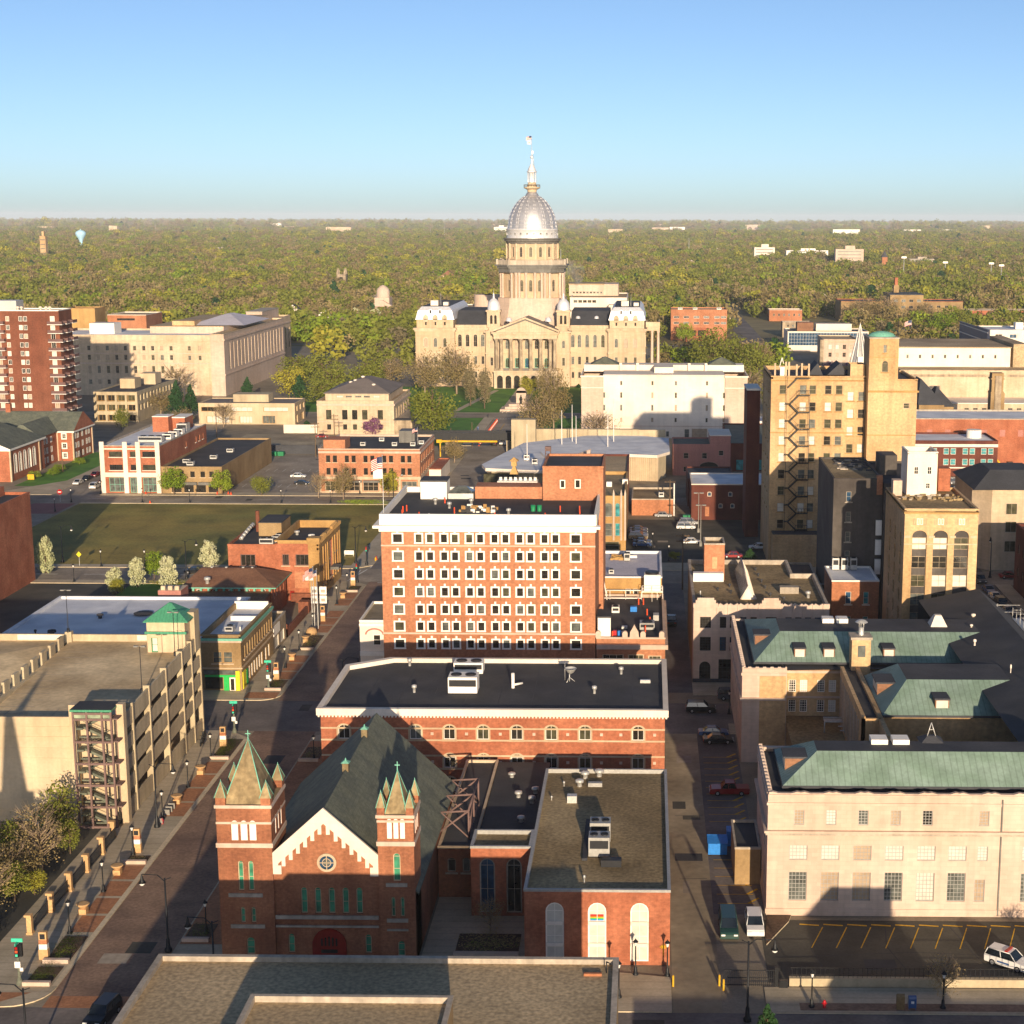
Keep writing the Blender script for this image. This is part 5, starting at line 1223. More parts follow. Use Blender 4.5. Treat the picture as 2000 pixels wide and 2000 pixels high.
# ---- streets to the right
S_g = Style('stone_grey',fw=.1,ny=1,nx=1,glass=('glass_tan','glass_olive','glass_grey'),depth=.25)
rb = thing('rounded_stone_block','beige stone corner block with angled front and grey sloping roof on the right street','building',(88,372,0))
P = [(79.2,360),(95,360),(95,385),(75.5,385),(75.5,364.4)]
b = MB(); b.prism(P,0,19,0); b.build('wall','stone_cream',rb)
for z in (13.2,9.0,4.4):
 for x in (82.5,87.5,92): put_window(rb,(x,359.95,z),(1,0),2.6,2.6,0,Style('stone_grey',fw=.1,nx=1,ny=0,glass=('glass_tan','glass_olive'),depth=.03))
b = MB(); b.frustum((74.8,95.6,359.2,386),19,(80,90,367,378),22.5,0); b.build('roof','slate_dark',rb)
band(rb,79.2,95,360,385,17.6,18.0,.2,'stone_cream','cornice','f')
r = building('brick_street_front','dark red brick shop row at the right edge with parked cars in front','building',80.8,100,300,342,14.5,'brick_dark','roof_tar','brick_dark',.6,.35,left=[(y,y + 1.2,z,z + 2) for y in rng(303,338,9) for z in (3.4,8.4)],style=S_g)
r = building('brick_street_corner','dark brick corner building at the right edge nearest the viewer','building',80.8,100,262,296,16,'brick_dark','roof_tar','brick_dark',.6,.35,left=[(y,y + 1.2,z,z + 2) for y in rng(265,290,7) for z in (3.4,8.4)],style=S_g)

# ---- car park and low buildings behind the pavilion wing
S_gd = Style('stone_grey',fw=.1,ny=1,glass=('glass_olive','glass_grey','glass_teal'),depth=.3)
r = building('gold_deco_front','narrow gold brick front with pointed stone piers beside the tower block','building',-16,-5.2,380,418,13.6,'brick_gold','gravel_dark','brick_gold',.8,.4,front=[(-10.5,-8.5,8.4,11.8,.5),(-7.8,-6.6,8.4,11.8,.5),(-10.5,-8.5,3.6,6.8),(-7.8,-6.6,3.6,6.8),(-11.5,-6.8,.2,2.2)],style=S_gd)
b = MB()
for x in (-10.9,-8.15,-6.3,-5.35): b.box(x - .22,x + .22,379.7,380.02,2.6,14.2); b.frustum((x - .22,x + .22,379.7,380.1),14.2,(x - .02,x + .02,379.85,379.95),15.2)
b.build('pier','stone_pink',r)
for y in (398,402): part_box(r,'roof_box','white_paint',-10.4 + (y - 398),-9 + (y - 398),y,y + 1.4,12.8,14)
r = building('brick_hall_behind','low red brick hall with tan roof and dark sloping wall behind the tower block','building',-27,-5.2,419,452,13.2,'brick_orange','gravel_roof','brick_dark',.5,.35)
b = MB(); b.xprism([(425,13),(445,13),(430,17.5)],-16.6,-15.6); b.face([(-28,428,13.2),(-16,428,13.2),(-15.8,440,16.5),(-24,440,13.4)]); b.build('stage_wall','stone_pink',r)
r2_ = thing('lattice_mast','short rusty lattice mast standing on the roof behind the tower block','mast',(-26.8,424,13)); b = MB()
for s_ in ((-.8,-.8),(.8,-.8),(.8,.8),(-.8,.8)): b.tube((-26.8 + s_[0],424 + s_[1],12.8),(-26.8 + s_[0] * .8,424 + s_[1] * .8,18.6),.07)
for z in (14,15.3,16.6,17.9):
 b.tube((-27.6,423.2,z),(-26,423.2,z + 1.2),.05); b.tube((-26,423.2,z),(-27.6,423.2,z + 1.2),.05); b.tube((-27.6,424.8,z),(-27.6,423.2,z + 1.2),.05)
b.box(-27.6,-26,423.3,424.7,18.2,19.4); b.build('lattice','rust_frame',r2_)
r = building('flat_brick_garage','single storey orange brick garage with worn flat roof by the car park','building',-4.2,7.5,427,446,4.6,'brick_orange','gravel_dark','stone_grey',.5,.3)
air_unit(r,3.2,4.6,432,434,4.1,1.4,'galv',1); part_box(r,'chimney_pipe','galv',7.2,7.5,426.5,427,0,9)
r = building('pale_roofed_brick_hall','dark red brick hall with pale blue roof edging the car park','building',11.9,33.5,421,440,9.8,'brick_dark','white_roof','stone_white',.3,.3,front=[(x,x + 1.1,z,z + 1.3,.3) for x,z in ((16.2,6.4),(21.8,6.4),(28.4,6.4),(19.2,3.2),(22.4,3.2))],style=Style('stone_white',fw=.14,ny=1,glass=('glass_blue',),depth=.2))
part_box(r,'door','brick_orange',15.6,16.7,420.9,421.02,1,3.6)
r = building('dark_flat_annexe','dark flat roofed annexe behind the pale roofed brick hall','building',11.4,24.5,441,463,8,'brick_dark','roof_tar','brick_dark',.4,.3)
S_pk = Style('stone_grey',fw=.1,ny=1,glass=('glass_dark',),depth=.2)
r = building('pink_block','pink painted brick building with arched doorway and green flat roof','building',8,26.2,496,512,10,'brick_pink','shingle_green','brick_pink',.4,.3,front=[(11.4,13,5.4,7.2),(17.2,18.8,5.4,7.2),(22.5,24,6.4,8),(11.4,13,1.2,2.8),(16.4,22.5,.2,4.4,1.6)],style=S_pk)
add_walls(r,19.8,26.2,496.2,511,9.6,12.6,'brick_pink',name='upper_wall'); b = MB(); b.box(19.6,26.4,496,511.2,12.6,12.9); b.build('upper_roof','stone_white',r)
r = building('green_roof_block','broad brick building with a large dark green flat roof beside the pink block','building',26.4,46,505,556,9,'brick_dark','shingle_green','brick_dark',.4,.3,front=[(28.5,45,.3,3.8)],style=Style('dark_metal',fw=.12,nx=9,ny=1,glass=('glass_teal','glass_dark')))
au = thing('auditorium','low auditorium with fanned pale grey roof and beige ribbed curved wall','auditorium',(-20,490,0))
F_ = [(-48.8,462),(-47,455),(-36,452),(-22,450),(-6,484),(3,482),(7,490),(7,520),(-4,528),(-18,528),(-40,508)]
b = MB(); b.prism([(-47.5,464),(-45.5,457.5),(-35,454.5),(-21,453),(-5.5,486),(3,484.5),(5.8,492),(5.8,518),(-4.5,526),(-17.5,526),(-39,507)],0,7.6,0); b.build('wall','concrete',au)
b = MB()
b.prism(F_,7.6,8.5,0,1); b.build('roof',['stone_white','white_roof'],au)
b = MB()
for i in range(16):
 t_ = i / 15; x = -5.6 + 8.8 * t_; y = 485.8 - 1.4 * t_; b.box(x - .12,x + .12,y - .4,y + .3,0,7.6)
b.build('rib','stone_cream',au)
b = MB(); b.box(-47.4,-38,453.2,455,3.2,7,0,bottom=True); b.build('glazing','glass_olive',au)
b = MB(); b.box(-40,-3,527,529,0,10.5); b.box(-45,-37,520,524,0,14.5); b.box(-20,6,526.5,528,8,10.4); b.build('rear_wall','concrete',au)
b = MB(); b.prism([(-30,470),(-18,470),(-20,486),(-33,484)],8.5,9.3,0,1); b.build('roof_step',['stone_white','white_roof'],au)
for (x,y) in ((-34,462),(-28,460),(-37,470)): air_unit(au,x,x + 1.6,y,y + 2,8.5,1.6,'white_paint',1)
r = thing('railway_bridge','low black girder railway bridge with a yellow height bar over the avenue','bridge',(-58,541,0))
b = MB(); b.box(-84,-30,540,540.5,4.8,7.4); b.box(-84,-30,546,546.5,4.8,7.4); b.box(-84,-30,540.5,546,4.8,5.2,bottom=True)
for x in rng(-83,-31,22): b.box(x - .12,x + .12,539.8,540,4.8,7.4)
b.build('girder','lamp_black',r)
b = MB()
for x in (-69,-48): b.box(x - .5,x + .5,540,546,0,4.8)
b.build('pier','concrete',r)
b = MB(); b.box(-70.5,-51,533.6,534.1,5.0,5.6,bottom=True); b.box(-70.6,-70.2,533.6,534.1,0,5); b.box(-71.6,-69.8,533.2,534.4,4.8,5.9,bottom=True); b.build('height_bar','paint_yellow',r)
r = thing('track_fence','dark boarded fence along the railway cutting','fence',(-112,539,0)); b = MB(); b.box(-132,-84,538.6,539,0,3.0); b.build('boards','slate_dark',r)

# ---- white six storey block
wb = thing('white_office_block','huge white stone office block with few slit windows and grey corner roofs','office block',(5,596,0))
S_wb = Style('stone_grey',fw=.12,ny=1,glass=('glass_grey','glass_olive','glass_tan'),depth=.2)
X0,X1,YF = -24.4,36.6,582
sx = (X1 - X0) / 1250.0
fx = lambda px: X0 + (px - 525) * sx
cols = [fx(825),fx(1060),fx(1237),fx(1471)]; c2 = [fx(697),fx(1600)]
rz = [(19.6,21.2),(14.9,17.0),(10.2,12.4),(6.0,7.6)]
ops = grid(cols,rz,.8) + grid(c2,rz[1:],.8) + [(fx(a),fx(a) + 1.1,.6,2.6) for a in (730,770,840,870,895,975,1005,1035,1110,1140,1165)] + [(fx(1360),fx(1475),.2,3.6),(fx(1495),fx(1560),.2,3.6),(fx(1305),fx(1340),.2,3.4)]
add_walls(wb,fx(690),fx(1605),YF,610,0,23.0,'stone_white',ops,style=S_wb)
for (a,c) in ((525,688),(1607,1775)):
 add_walls(wb,fx(a),fx(c),YF - .8,610,0,23.2,'stone_pink',name='corner_pavilion')
 band(wb,fx(a),fx(c),YF - .8,610,18.6,18.9,.15,'stone_white','string_course'); band(wb,fx(a),fx(c),YF - .8,610,22.7,23.2,.3,'stone_white','cornice'); band(wb,fx(a),fx(c),YF - .8,610,4.4,4.7,.2,'stone_pink','string_course')
flat_roof(wb,fx(690),fx(1605),YF,610,23.3,'gravel_roof','stone_white',.6,.4)
b = MB(); b.box(fx(530),fx(1770),601,609.6,22.8,25.4,0); b.box(fx(1075),fx(1220),590,601,22.8,25.5,0); b.box(fx(690),fx(1600),YF + 1,600,22.75,23.4,0); b.build('upper_storey','stone_white',wb)
b = MB()
for px in (815,945,1345,1475): b.box(fx(px) - .5,fx(px) + .5,599.5,600.6,23,26.2)
b.box(fx(935),fx(952),YF + .9,YF + 1.0,22.4,23.2,0); b.build('chimney','stone_white',wb)
for a in (690,1600):
 b = MB(); b.frustum((fx(a) - 5.4,fx(a) + 5.4,601,611),25.4,(fx(a) - .2,fx(a) + .2,605,607),28.0,0); b.build('hip_roof','shingle_green',wb)
band(wb,fx(690),fx(1605),YF,610,4.4,4.6,.1,'stone_pink','string_course','f')
r = building('blue_roof_store','small white roofed store just right of the white office block','building',40.5,52,590,605,5.5,'white_paint','white_roof','white_paint',.4,.3)
# ------------------------------------------------------------------ the domed capitol
cp = thing('domed_capitol','pale stone statehouse with tall columned portico and silver dome on a two tier drum','statehouse',(-57.5,795,0))
S_ca = Style('stone_grey',fw=.18,nx=1,ny=2,glass=('glass_grey','glass_olive','glass_dark','glass_tan'),sur='stone_cream',sw=.45,proud=.2,depth=.35)
S_cl = Style('stone_grey',fw=.18,nx=1,ny=1,glass=('glass_dark','glass_olive','glass_grey'),sur='stone_cream',sw=.4,proud=.15,depth=.35,sill='stone_cream')
S_cg = Style('stone_grey',fw=.2,nx=1,ny=3,glass=('glass_grey','glass_olive'),sur='stone_cream',sw=.3,proud=.15,depth=.3)
S_cd = Style('stone_cream',fw=.2,nx=0,ny=1,glass=('glass_olive','glass_dark'),depth=.3)
def wing(x0,x1,y0,y1,up,wx,low=True,arch=(18.8,23.2),st=S_ca,ww=1.7):
 ops = [(x - ww / 2,x + ww / 2,arch[0],arch[1],1,st) for x in wx] + [(x - .75,x + .75,10.4,14.3,0,S_cl) for x in wx] + [(x - .7,x + .7,3.8,7.0,.4,S_cl) for x in wx]
 rr = [(y - .8,y + .8,arch[0],arch[1],1,st) for y in rng(y0 + 6,y1 - 6,5)] if x1 > -5 else []
 add_walls(cp,x0,x1,y0,y1,0,26.9,'stone_yellow',ops,rr,[],S_cl,.35)
 band(cp,x0,x1,y0,y1,26.3,27.0,.4,'stone_cream'); band(cp,x0,x1,y0,y1,27.0,27.9,.9,'stone_cream')
 band(cp,x0,x1,y0,y1,16.0,16.5,.25,'stone_cream','string_course'); band(cp,x0,x1,y0,y1,8.2,8.7,.3,'stone_cream','string_course'); band(cp,x0,x1,y0,y1,0,2.2,.3,'stone_yellow','plinth')
for (x0,x1,wx) in ((-111.6,-92.8,(-106.6,-102,-97.5)),(-19,-1.2,(-15.2,-10.6,-6.1))):
 wing(x0,x1,763,832,True,wx)
 add_walls(cp,x0 + .6,x1 - .6,763.8,831,27.9,32.2,'stone_yellow',[(x - .6,x + .6,29.0,31.2,.4,S_cd) for x in wx],style=S_cd,name='attic')
 b = MB(); A0 = (x0 + .2,x1 - .2,763.4,831.4); A1 = (x0 + 1.2,x1 - 1.2,764.6,830); A2 = (x0 + 2.8,x1 - 2.8,766.5,828)
 b.frustum(A0,32.2,A1,36.2,0); b.frustum(A1,36.2,A2,38.0,0,1); b.box(x0,x1,763.2,831.6,31.9,32.2,0,bottom=True)
 mr = b.build('mansard_roof',['dome_light','slate_dark'],cp)
 for x in wx:
  b = MB(); b.yprism(arch_pts(x,30.8,33.0,2.2),763.2,765); b.yprism([(x - 1.5,32.4),(x + 1.5,32.4),(x,34.4)],763.1,765); b.build('dormer','stone_cream',mr)
 for x in (wx[0] + 2.3,wx[1] + 2.3):
  b = MB(); b.yprism(arch_pts(x,34.6,36.2,1.3),764.0,766,0); b.yprism(arch_pts(x,34.8,36.1,.8),763.95,764.1,1); b.build('dormer',['dome_light','glass_dark'],mr)
 b = MB(); b.box(x0 + 6,x0 + 9.6,775,780,38,40.4); b.box(x0 + 12,x0 + 14.4,776,780,38,39.6); b.build('chimney','stone_white',cp)
 b = MB(); b.cyl(x0 + 10.6,778,38,43.5,.1,.05); b.build('mast','galv',cp)
for (x0,x1,wx,aw,az) in ((-92.8,-77.6,(-90.6,-86.9,-83.1,-79.6),1.9,(18.8,24.8)),(-37.4,-19,(-36.2,-33.0,-29.3,-25.5,-21.7),1.9,(18.6,24.8))):
 wing(x0,x1,766,826,False,wx,arch=az,st=S_ca if x0 < -50 else S_cg,ww=aw)
 b = MB(); b.box(x0,x1,765.8,766.4,27.9,29.3)
 for x in rng(x0 + .6,x1 - .6,9): b.box(x - .5,x + .5,765.6,765.82,28.0,29.2)
 b.build('balustrade','stone_cream',cp)
 b = MB(); b.frustum((x0,x1,768,824),28.2,(x0,x1,781,812),35.4,0,0); b.build('roof','slate_dark',cp)
 if x0 > -50:
  for x in (-34,-25):
   b = MB(); b.lathe(x,775,[(1.2,32),(.9,33.0),(.1,33.3)],10); b.build('roof_vent','dome_light',cp)
ops = [(x - .75,x + .75,18.6,22.4,1,S_ca) for x in (-74.8,-40.4)] + [(x - .7,x + .7,10.2,14.2,0,S_cl) for x in (-74.8,-40.4)]
ops += [(x - .95,x + .95,18.2,22.6,1,S_ca) for x in (-67.3,-62.7,-58,-53.3,-48.6)] + [(x - 1,x + 1,9.2,14.0,1 if i % 2 == 0 else 0,Style('copper_trim',fw=.25,nx=1,ny=1,glass=('glass_olive','glass_blue'),sur='stone_cream',sw=.3,proud=.1,depth=.4)) for i,x in enumerate((-67.3,-62.7,-58,-53.3,-48.6))]
add_walls(cp,-77.6,-37.4,760.5,830,0,26.6,'stone_yellow',ops,style=S_cl,name='centre_wall',depth=.4)
band(cp,-77.6,-37.4,760.5,830,26.0,26.7,.8,'stone_cream'); band(cp,-77.6,-37.4,760.5,830,15.8,16.3,.25,'stone_cream','string_course')
b = MB()
PX0,PX1,PY = -73.2,-43.0,753.6
facade(b,(PX0,PY),(1,0),PX1 - PX0,0,8.4,[(1.4 + 4.05 * i,4.2 + 4.05 * i,.1,6.2,1) for i in range(7)],depth=1.2)
b.face([(PX0,760.5,0),(PX0,PY,0),(PX0,PY,8.4),(PX0,760.5,8.4)]); b.face([(PX1,PY,0),(PX1,760.5,0),(PX1,760.5,8.4),(PX1,PY,8.4)]); b.face([(PX0,PY,8.4),(PX1,PY,8.4),(PX1,760.5,8.4),(PX0,760.5,8.4)])
b.box(PX0 - .3,PX1 + .3,PY - .3,PY,7.7,8.5,bottom=True)
b.face([(PX0 + .2,PY + 1.3,0),(PX1 - .2,PY + 1.3,0),(PX1 - .2,PY + 1.3,7),(PX0 + .2,PY + 1.3,7)],1)
b.build('arcade',['stone_cream','glass_dark'],cp)
for x in (-71.9,-69.7,-65.1,-60.4,-55.7,-51.0,-46.4,-44.3):
 b = MB(); y = PY + 1.1
 b.box(x - .95,x + .95,y - .95,y + .95,8.5,9.3,0); b.lathe(x,y,[(.85,9.3),(.78,9.8),(.80,14),(.68,21.8),(.75,22.0),(1.05,23.2)],14,0); b.box(x - 1.0,x + 1.0,y - 1.0,y + 1.0,23.2,23.6,0)
 b.build('column','stone_dirty',cp)
b = MB()
for x in (-67.4,-62.75,-58.05,-53.35,-48.7): b.box(x - 1.6,x + 1.6,PY + .9,PY + 1.1,8.5,9.6,0)
b.build('balustrade','zinc_dark',cp)
b = MB(); b.box(PX0,PX1,PY + .1,760.4,23.6,25.3,bottom=True); b.box(PX0 - .3,PX1 + .3,PY - .2,760.4,25.3,26.0,bottom=True); b.box(PX0 - .9,PX1 + .9,PY - .8,760.4,26.0,26.7,bottom=True)
for x in rng(PX0,PX1,44): b.box(x - .15,x + .15,PY - .6,PY - .2,25.6,26.0,bottom=True)
b.build('entablature','stone_cream',cp)
pc = (PX0 + PX1) / 2
b = MB(); b.yprism([(PX0 + .5,26.7),(PX1 - .5,26.7),(pc,32.2)],PY + .5,768)
for (xa,xb) in ((PX0 - 1,pc),(pc,PX1 + 1)):
 za,zb = (26.7,33.0) if xa < pc - 1 else (33.0,26.7)
 b.yprism([(xa,za),(xb,zb),(xb,zb + .8),(xa,za + .8)],PY - .6,PY + .8)
b.build('pediment','stone_cream',cp)
b = MB(); b.yprism([(PX0,27.2),(PX1,27.2),(pc,33.4)],PY + .8,776); b.build('portico_roof','zinc_dark',cp)
b = MB(); b.lathe(-67,768,[(1.6,31),(1.2,32.4),(.2,32.9)],12); b.lathe(-48,768,[(1.8,31),(1.4,32.6),(.2,33.1)],12); b.build('roof_vent','dome_light',cp)
for tx in (-74.6,-40.9):
 b = MB(); ops = [(1.2 - .45 + 1.15 * 0 + k,1.2 + .45 + k,29.8,33.6,1) for k in (.55,2.55)]
 y0 = 768.8
 facade(b,(tx - 3.1,y0),(1,0),6.2,26,36,[(1.5,2.7,29.6,33.8,1),(3.5,4.7,29.6,33.8,1)],depth=.6)
 facade(b,(tx + 3.1,y0),(0,1),6.2,26,36,[(1.5,2.7,29.6,33.8,1),(3.5,4.7,29.6,33.8,1)],depth=.6)
 facade(b,(tx - 3.1,y0 + 6.2),(0,-1),6.2,26,36,[]); facade(b,(tx + 3.1,y0 + 6.2),(-1,0),6.2,26,36,[])
 b.box(tx - 2.4,tx + 2.4,y0 + .65,y0 + 5.4,26,36,1)
 b.box(tx - 3.6,tx + 3.6,y0 - .5,y0 + 6.7,35.4,36.2,0,bottom=True); b.box(tx - 3.9,tx + 3.9,y0 - .8,y0 + 7,26,28.6,0)
 t_ = b.build('turret',['stone_cream','glass_dark'],cp)
 b = MB(); b.lathe(tx,y0 + 3.1,[(3.1,36.2),(3.05,38),(2.6,39.8),(1.7,41.1),(.6,41.8),(.35,43.2),(.55,43.4),(.1,44.2),(.05,46)],18); b.build('turret_dome','dome_light',t_)
DX,DY = -57.7,800
def octa(r,c,cx=DX,cy=DY): return [(cx - r,cy - r + c),(cx - r + c,cy - r),(cx + r - c,cy - r),(cx + r,cy - r + c),(cx + r,cy + r - c),(cx + r - c,cy + r),(cx - r + c,cy + r),(cx - r,cy + r - c)]
b = MB(); A,B_ = octa(19.2,7),octa(16.2,6)
for i in range(8):
 j = (i + 1) % 8; b.face([(*A[i],26),(*A[j],26),(*B_[j],39.4),(*B_[i],39.4)])
b.face([(*p,39.4) for p in B_]); b.build('drum_base','stone_pink',cp)
b = MB(); b.prism(octa(16.4,6),38.6,41.2); b.build('drum_plinth','stone_pink',cp)
b = MB(); R1,c1 = 14.2,6.5; O = octa(R1,c1)
lw = []
for i in range(8):
 p,q = O[i],O[(i + 1) % 8]; Ln = math.hypot(q[0] - p[0],q[1] - p[1]); u = ((q[0] - p[0]) / Ln,(q[1] - p[1]) / Ln)
 ops = [(Ln / 2 + d - .85,Ln / 2 + d + .85,44.3,50,1) for d in ((-4.4,0,4.4) if Ln > 11 else (0,))]
 facade(b,p,u,Ln,41.2,53.6,ops,depth=.5)
 if p[1] < DY or q[1] < DY: lw += [((p[0] + u[0] * o[0],p[1] + u[1] * o[0],o[2]),u,o) for o in ops]
dr = b.build('lower_drum','stone_yellow',cp)
S_lwn = Style('stone_grey',fw=.15,nx=1,ny=2,glass=('glass_dark','glass_olive','glass_dark'),sur='stone_cream',sw=.4,proud=.2,depth=.45)
for p,u,o in lw: put_window(cp,p,u,o[1] - o[0],o[3] - o[2],1,S_lwn)
b = MB()
for i in range(8):
 p,q = O[i],O[(i + 1) % 8]; Ln = math.hypot(q[0] - p[0],q[1] - p[1]); u = ((q[0] - p[0]) / Ln,(q[1] - p[1]) / Ln); n = (u[1],-u[0])
 for d in ((.6,2.2,Ln - 2.2,Ln - .6,Ln / 2 - 2.2,Ln / 2 + 2.2) if Ln > 11 else (1.2,Ln - 1.2)):
  x,y = p[0] + u[0] * d + n[0] * 1.1,p[1] + u[1] * d + n[1] * 1.1
  b.lathe(x,y,[(.8,41.2),(.62,42),(.56,52),(.85,53.6)],10)
b.build('drum_columns','stone_pink',dr)
tag(bpy.data.objects[dr.children[0].name],kind='stuff')
b = MB(); b.prism(octa(16.2,6.2),53.6,55.6,0,bottom=True); b.prism(octa(17.0,6.4),55.6,56.6,0,bottom=True); b.prism(octa(17.8,6.6),56.6,57.4,0,bottom=True); b.build('drum_entablature','zinc_dark',cp)
b = MB(); ringwall(b,octa(16.6,6.3),57.4,59.6,.4)
for i in range(8):
 p = octa(16.7,6.3)[i]; b.box(p[0] - .5,p[0] + .5,p[1] - .5,p[1] + .5,57.4,60)
b.build('drum_balustrade','stone_grey',cp)
b = MB(); n = 16; Rr = 12.8; Pn = [(DX + Rr * math.cos(math.pi * (2 * k + 1) / n - math.pi / 2),DY + Rr * math.sin(math.pi * (2 * k + 1) / n - math.pi / 2)) for k in range(n)]
uw = []
for i in range(n):
 p,q = Pn[i - 1],Pn[i]; Ln = math.hypot(q[0] - p[0],q[1] - p[1]); u = ((q[0] - p[0]) / Ln,(q[1] - p[1]) / Ln)
 ops = [(Ln / 2 - .8,Ln / 2 + .8,61,66,1)]
 facade(b,p,u,Ln,57.4,67.6,ops,depth=.4)
 if q[1] < DY: uw.append(((p[0] + u[0] * ops[0][0],p[1] + u[1] * ops[0][0],61),u))
b.build('upper_drum','stone_yellow',cp)
for p,u in uw: put_window(cp,p,u,1.6,5,1,Style('stone_grey',fw=.15,nx=1,ny=2,glass=('glass_dark','glass_olive'),sur='stone_cream',sw=.3,proud=.15,depth=.35))
b = MB()
for k in range(n): b.box(Pn[k][0] - .4,Pn[k][0] + .4,Pn[k][1] - .4,Pn[k][1] + .4,57.4,67.6)
b.lathe(DX,DY,[(13.2,59.8),(13.2,60.2)],32); b.build('drum_pilaster','stone_cream',cp)
b = MB(); b.lathe(DX,DY,[(13.0,67.4),(13.3,68.4),(13.9,68.8),(13.9,69.3),(14.3,69.6),(14.3,70.2),(12.8,70.2)],48,sm=False); b.build('dome_cornice','zinc_dark',cp)
b = MB(); b.lathe(DX,DY,[(12.8,70.2),(12.75,74.2),(13.0,74.4),(12.4,74.8)],48)
for k in range(24):
 a = 2 * math.pi * (k + .5) / 24
 x,y = DX + 12.75 * math.cos(a),DY + 12.75 * math.sin(a)
dm = b.build('dome_base','dome_light',cp)
for k in range(24):
 a = 2 * math.pi * (k + .5) / 24
 if math.sin(a) > .1: continue
 u = (-math.sin(a),math.cos(a)); put_window(cp,(DX + 12.82 * math.cos(a) - u[0] * .55,DY + 12.82 * math.sin(a) - u[1] * .55,71.4),u,1.1,1.5,0,Style('dome_light',fw=.12,ny=1,nx=1,glass=('glass_olive',),depth=.05))
prof = [(12.4,74.8),(12.15,76.6),(11.9,78.5),(11.4,80.5),(10.7,82.4),(9.9,84),(8.8,85.8),(7.45,87.6),(5.8,89.2),(4.6,90.1),(3.4,90.7),(3.0,91.5),(2.2,92.6)]
b = MB(); b.lathe(DX,DY,prof,64); d_ = b.build('dome','dome_silver',cp)
b = MB()
for k in range(16):
 a = 2 * math.pi * (k + .5) / 16; c,s_ = math.cos(a),math.sin(a)
 for off in (-.045,.045):
  c,s_ = math.cos(a + off),math.sin(a + off)
  for i in range(len(prof) - 3):
   b.tube((DX + prof[i][0] * c,DY + prof[i][0] * s_,prof[i][1]),(DX + prof[i + 1][0] * c,DY + prof[i + 1][0] * s_,prof[i + 1][1]),.13 - .005 * i,.13 - .005 * (i + 1),5)
for (r_,z_) in ((12.2,76.5),(11.95,78.3)): b.lathe(DX,DY,[(r_,z_),(r_ + .15,z_ + .1),(r_ - .05,z_ + .3)],64)
b.build('dome_rib',mat('dome_rib',(.70,.69,.69),rough=.48,metal=.6,var=.08),d_)
b = MB(); b.lathe(DX,DY,[(2.2,92.4),(2.4,93.6),(4.0,94.4),(4.1,94.9),(2.0,94.9)],24,0,sm=False); b.lathe(DX,DY,[(2.6,94.9),(2.3,96),(1.9,97.2)],16,0); b.build('lantern_base','stone_yellow',cp)
b = MB()
for k in range(20):
 a = 2 * math.pi * k / 20; b.tube((DX + 4 * math.cos(a),DY + 4 * math.sin(a),94.9),(DX + 4 * math.cos(a),DY + 4 * math.sin(a),96.1),.09,n=4)
b.lathe(DX,DY,[(4.05,95.9),(4.05,96.15),(3.9,96.15)],24); b.build('lantern_railing','zinc_dark',cp)
b = MB(); b.lathe(DX,DY,[(1.3,97.2),(1.3,102.2)],12,0)
for k in range(8):
 a = 2 * math.pi * (k + .5) / 8; b.cyl(DX + 2 * math.cos(a),DY + 2 * math.sin(a),97.2,102.2,.28,.24,6)
b.lathe(DX,DY,[(2.3,102.0),(2.6,102.5),(2.0,102.8),(1.9,103.6),(1.2,105),(.5,106.2),(.35,108),(.3,108.6)],16); b.lathe(DX,DY,[(.1,108.6),(.75,109.0),(.85,109.4),(.75,109.9),(.1,110.3)],12); b.build('lantern','dome_light',cp)
b = MB(); b.cyl(DX,DY,110,119.8,.12,.06); b.tube((DX + .3,DY,111.8),(DX + 1.3,DY,104),.12); b.box(DX + .1,DX + .8,DY - .2,DY + .2,111,112.4); b.build('dome_flagpole','galv',cp)
us_flag(cp,DX - .1,DY,119.6,2.6,1.7); b = MB(); b.box(DX - 2.2,DX - .3,DY - .05,DY + .05,115.6,117.4,0); b.box(DX - 1.5,DX - 1.0,DY - .07,DY + .07,116.2,116.8,1); b.build('state_flag',['white_paint','brick_gold'],cp)
b = MB(); b.box(-1.1,5.8,775,795,26.2,28.2,bottom=True); b.box(-1.1,5.8,775,795,0,8); b.box(5.2,5.8,775,795,28.2,30.4); b.box(-1.1,5.2,775,775.4,28.2,30.4)
b.build('side_porch','stone_cream',cp)
for x,y in ((5,775.9),(2,775.9),(5,780),(5,784),(5,788),(5,794)):
 b = MB(); b.lathe(x,y,[(.8,8),(.72,9),(.62,25),(.95,26.2)],12); b.build('column','stone_pink',cp)

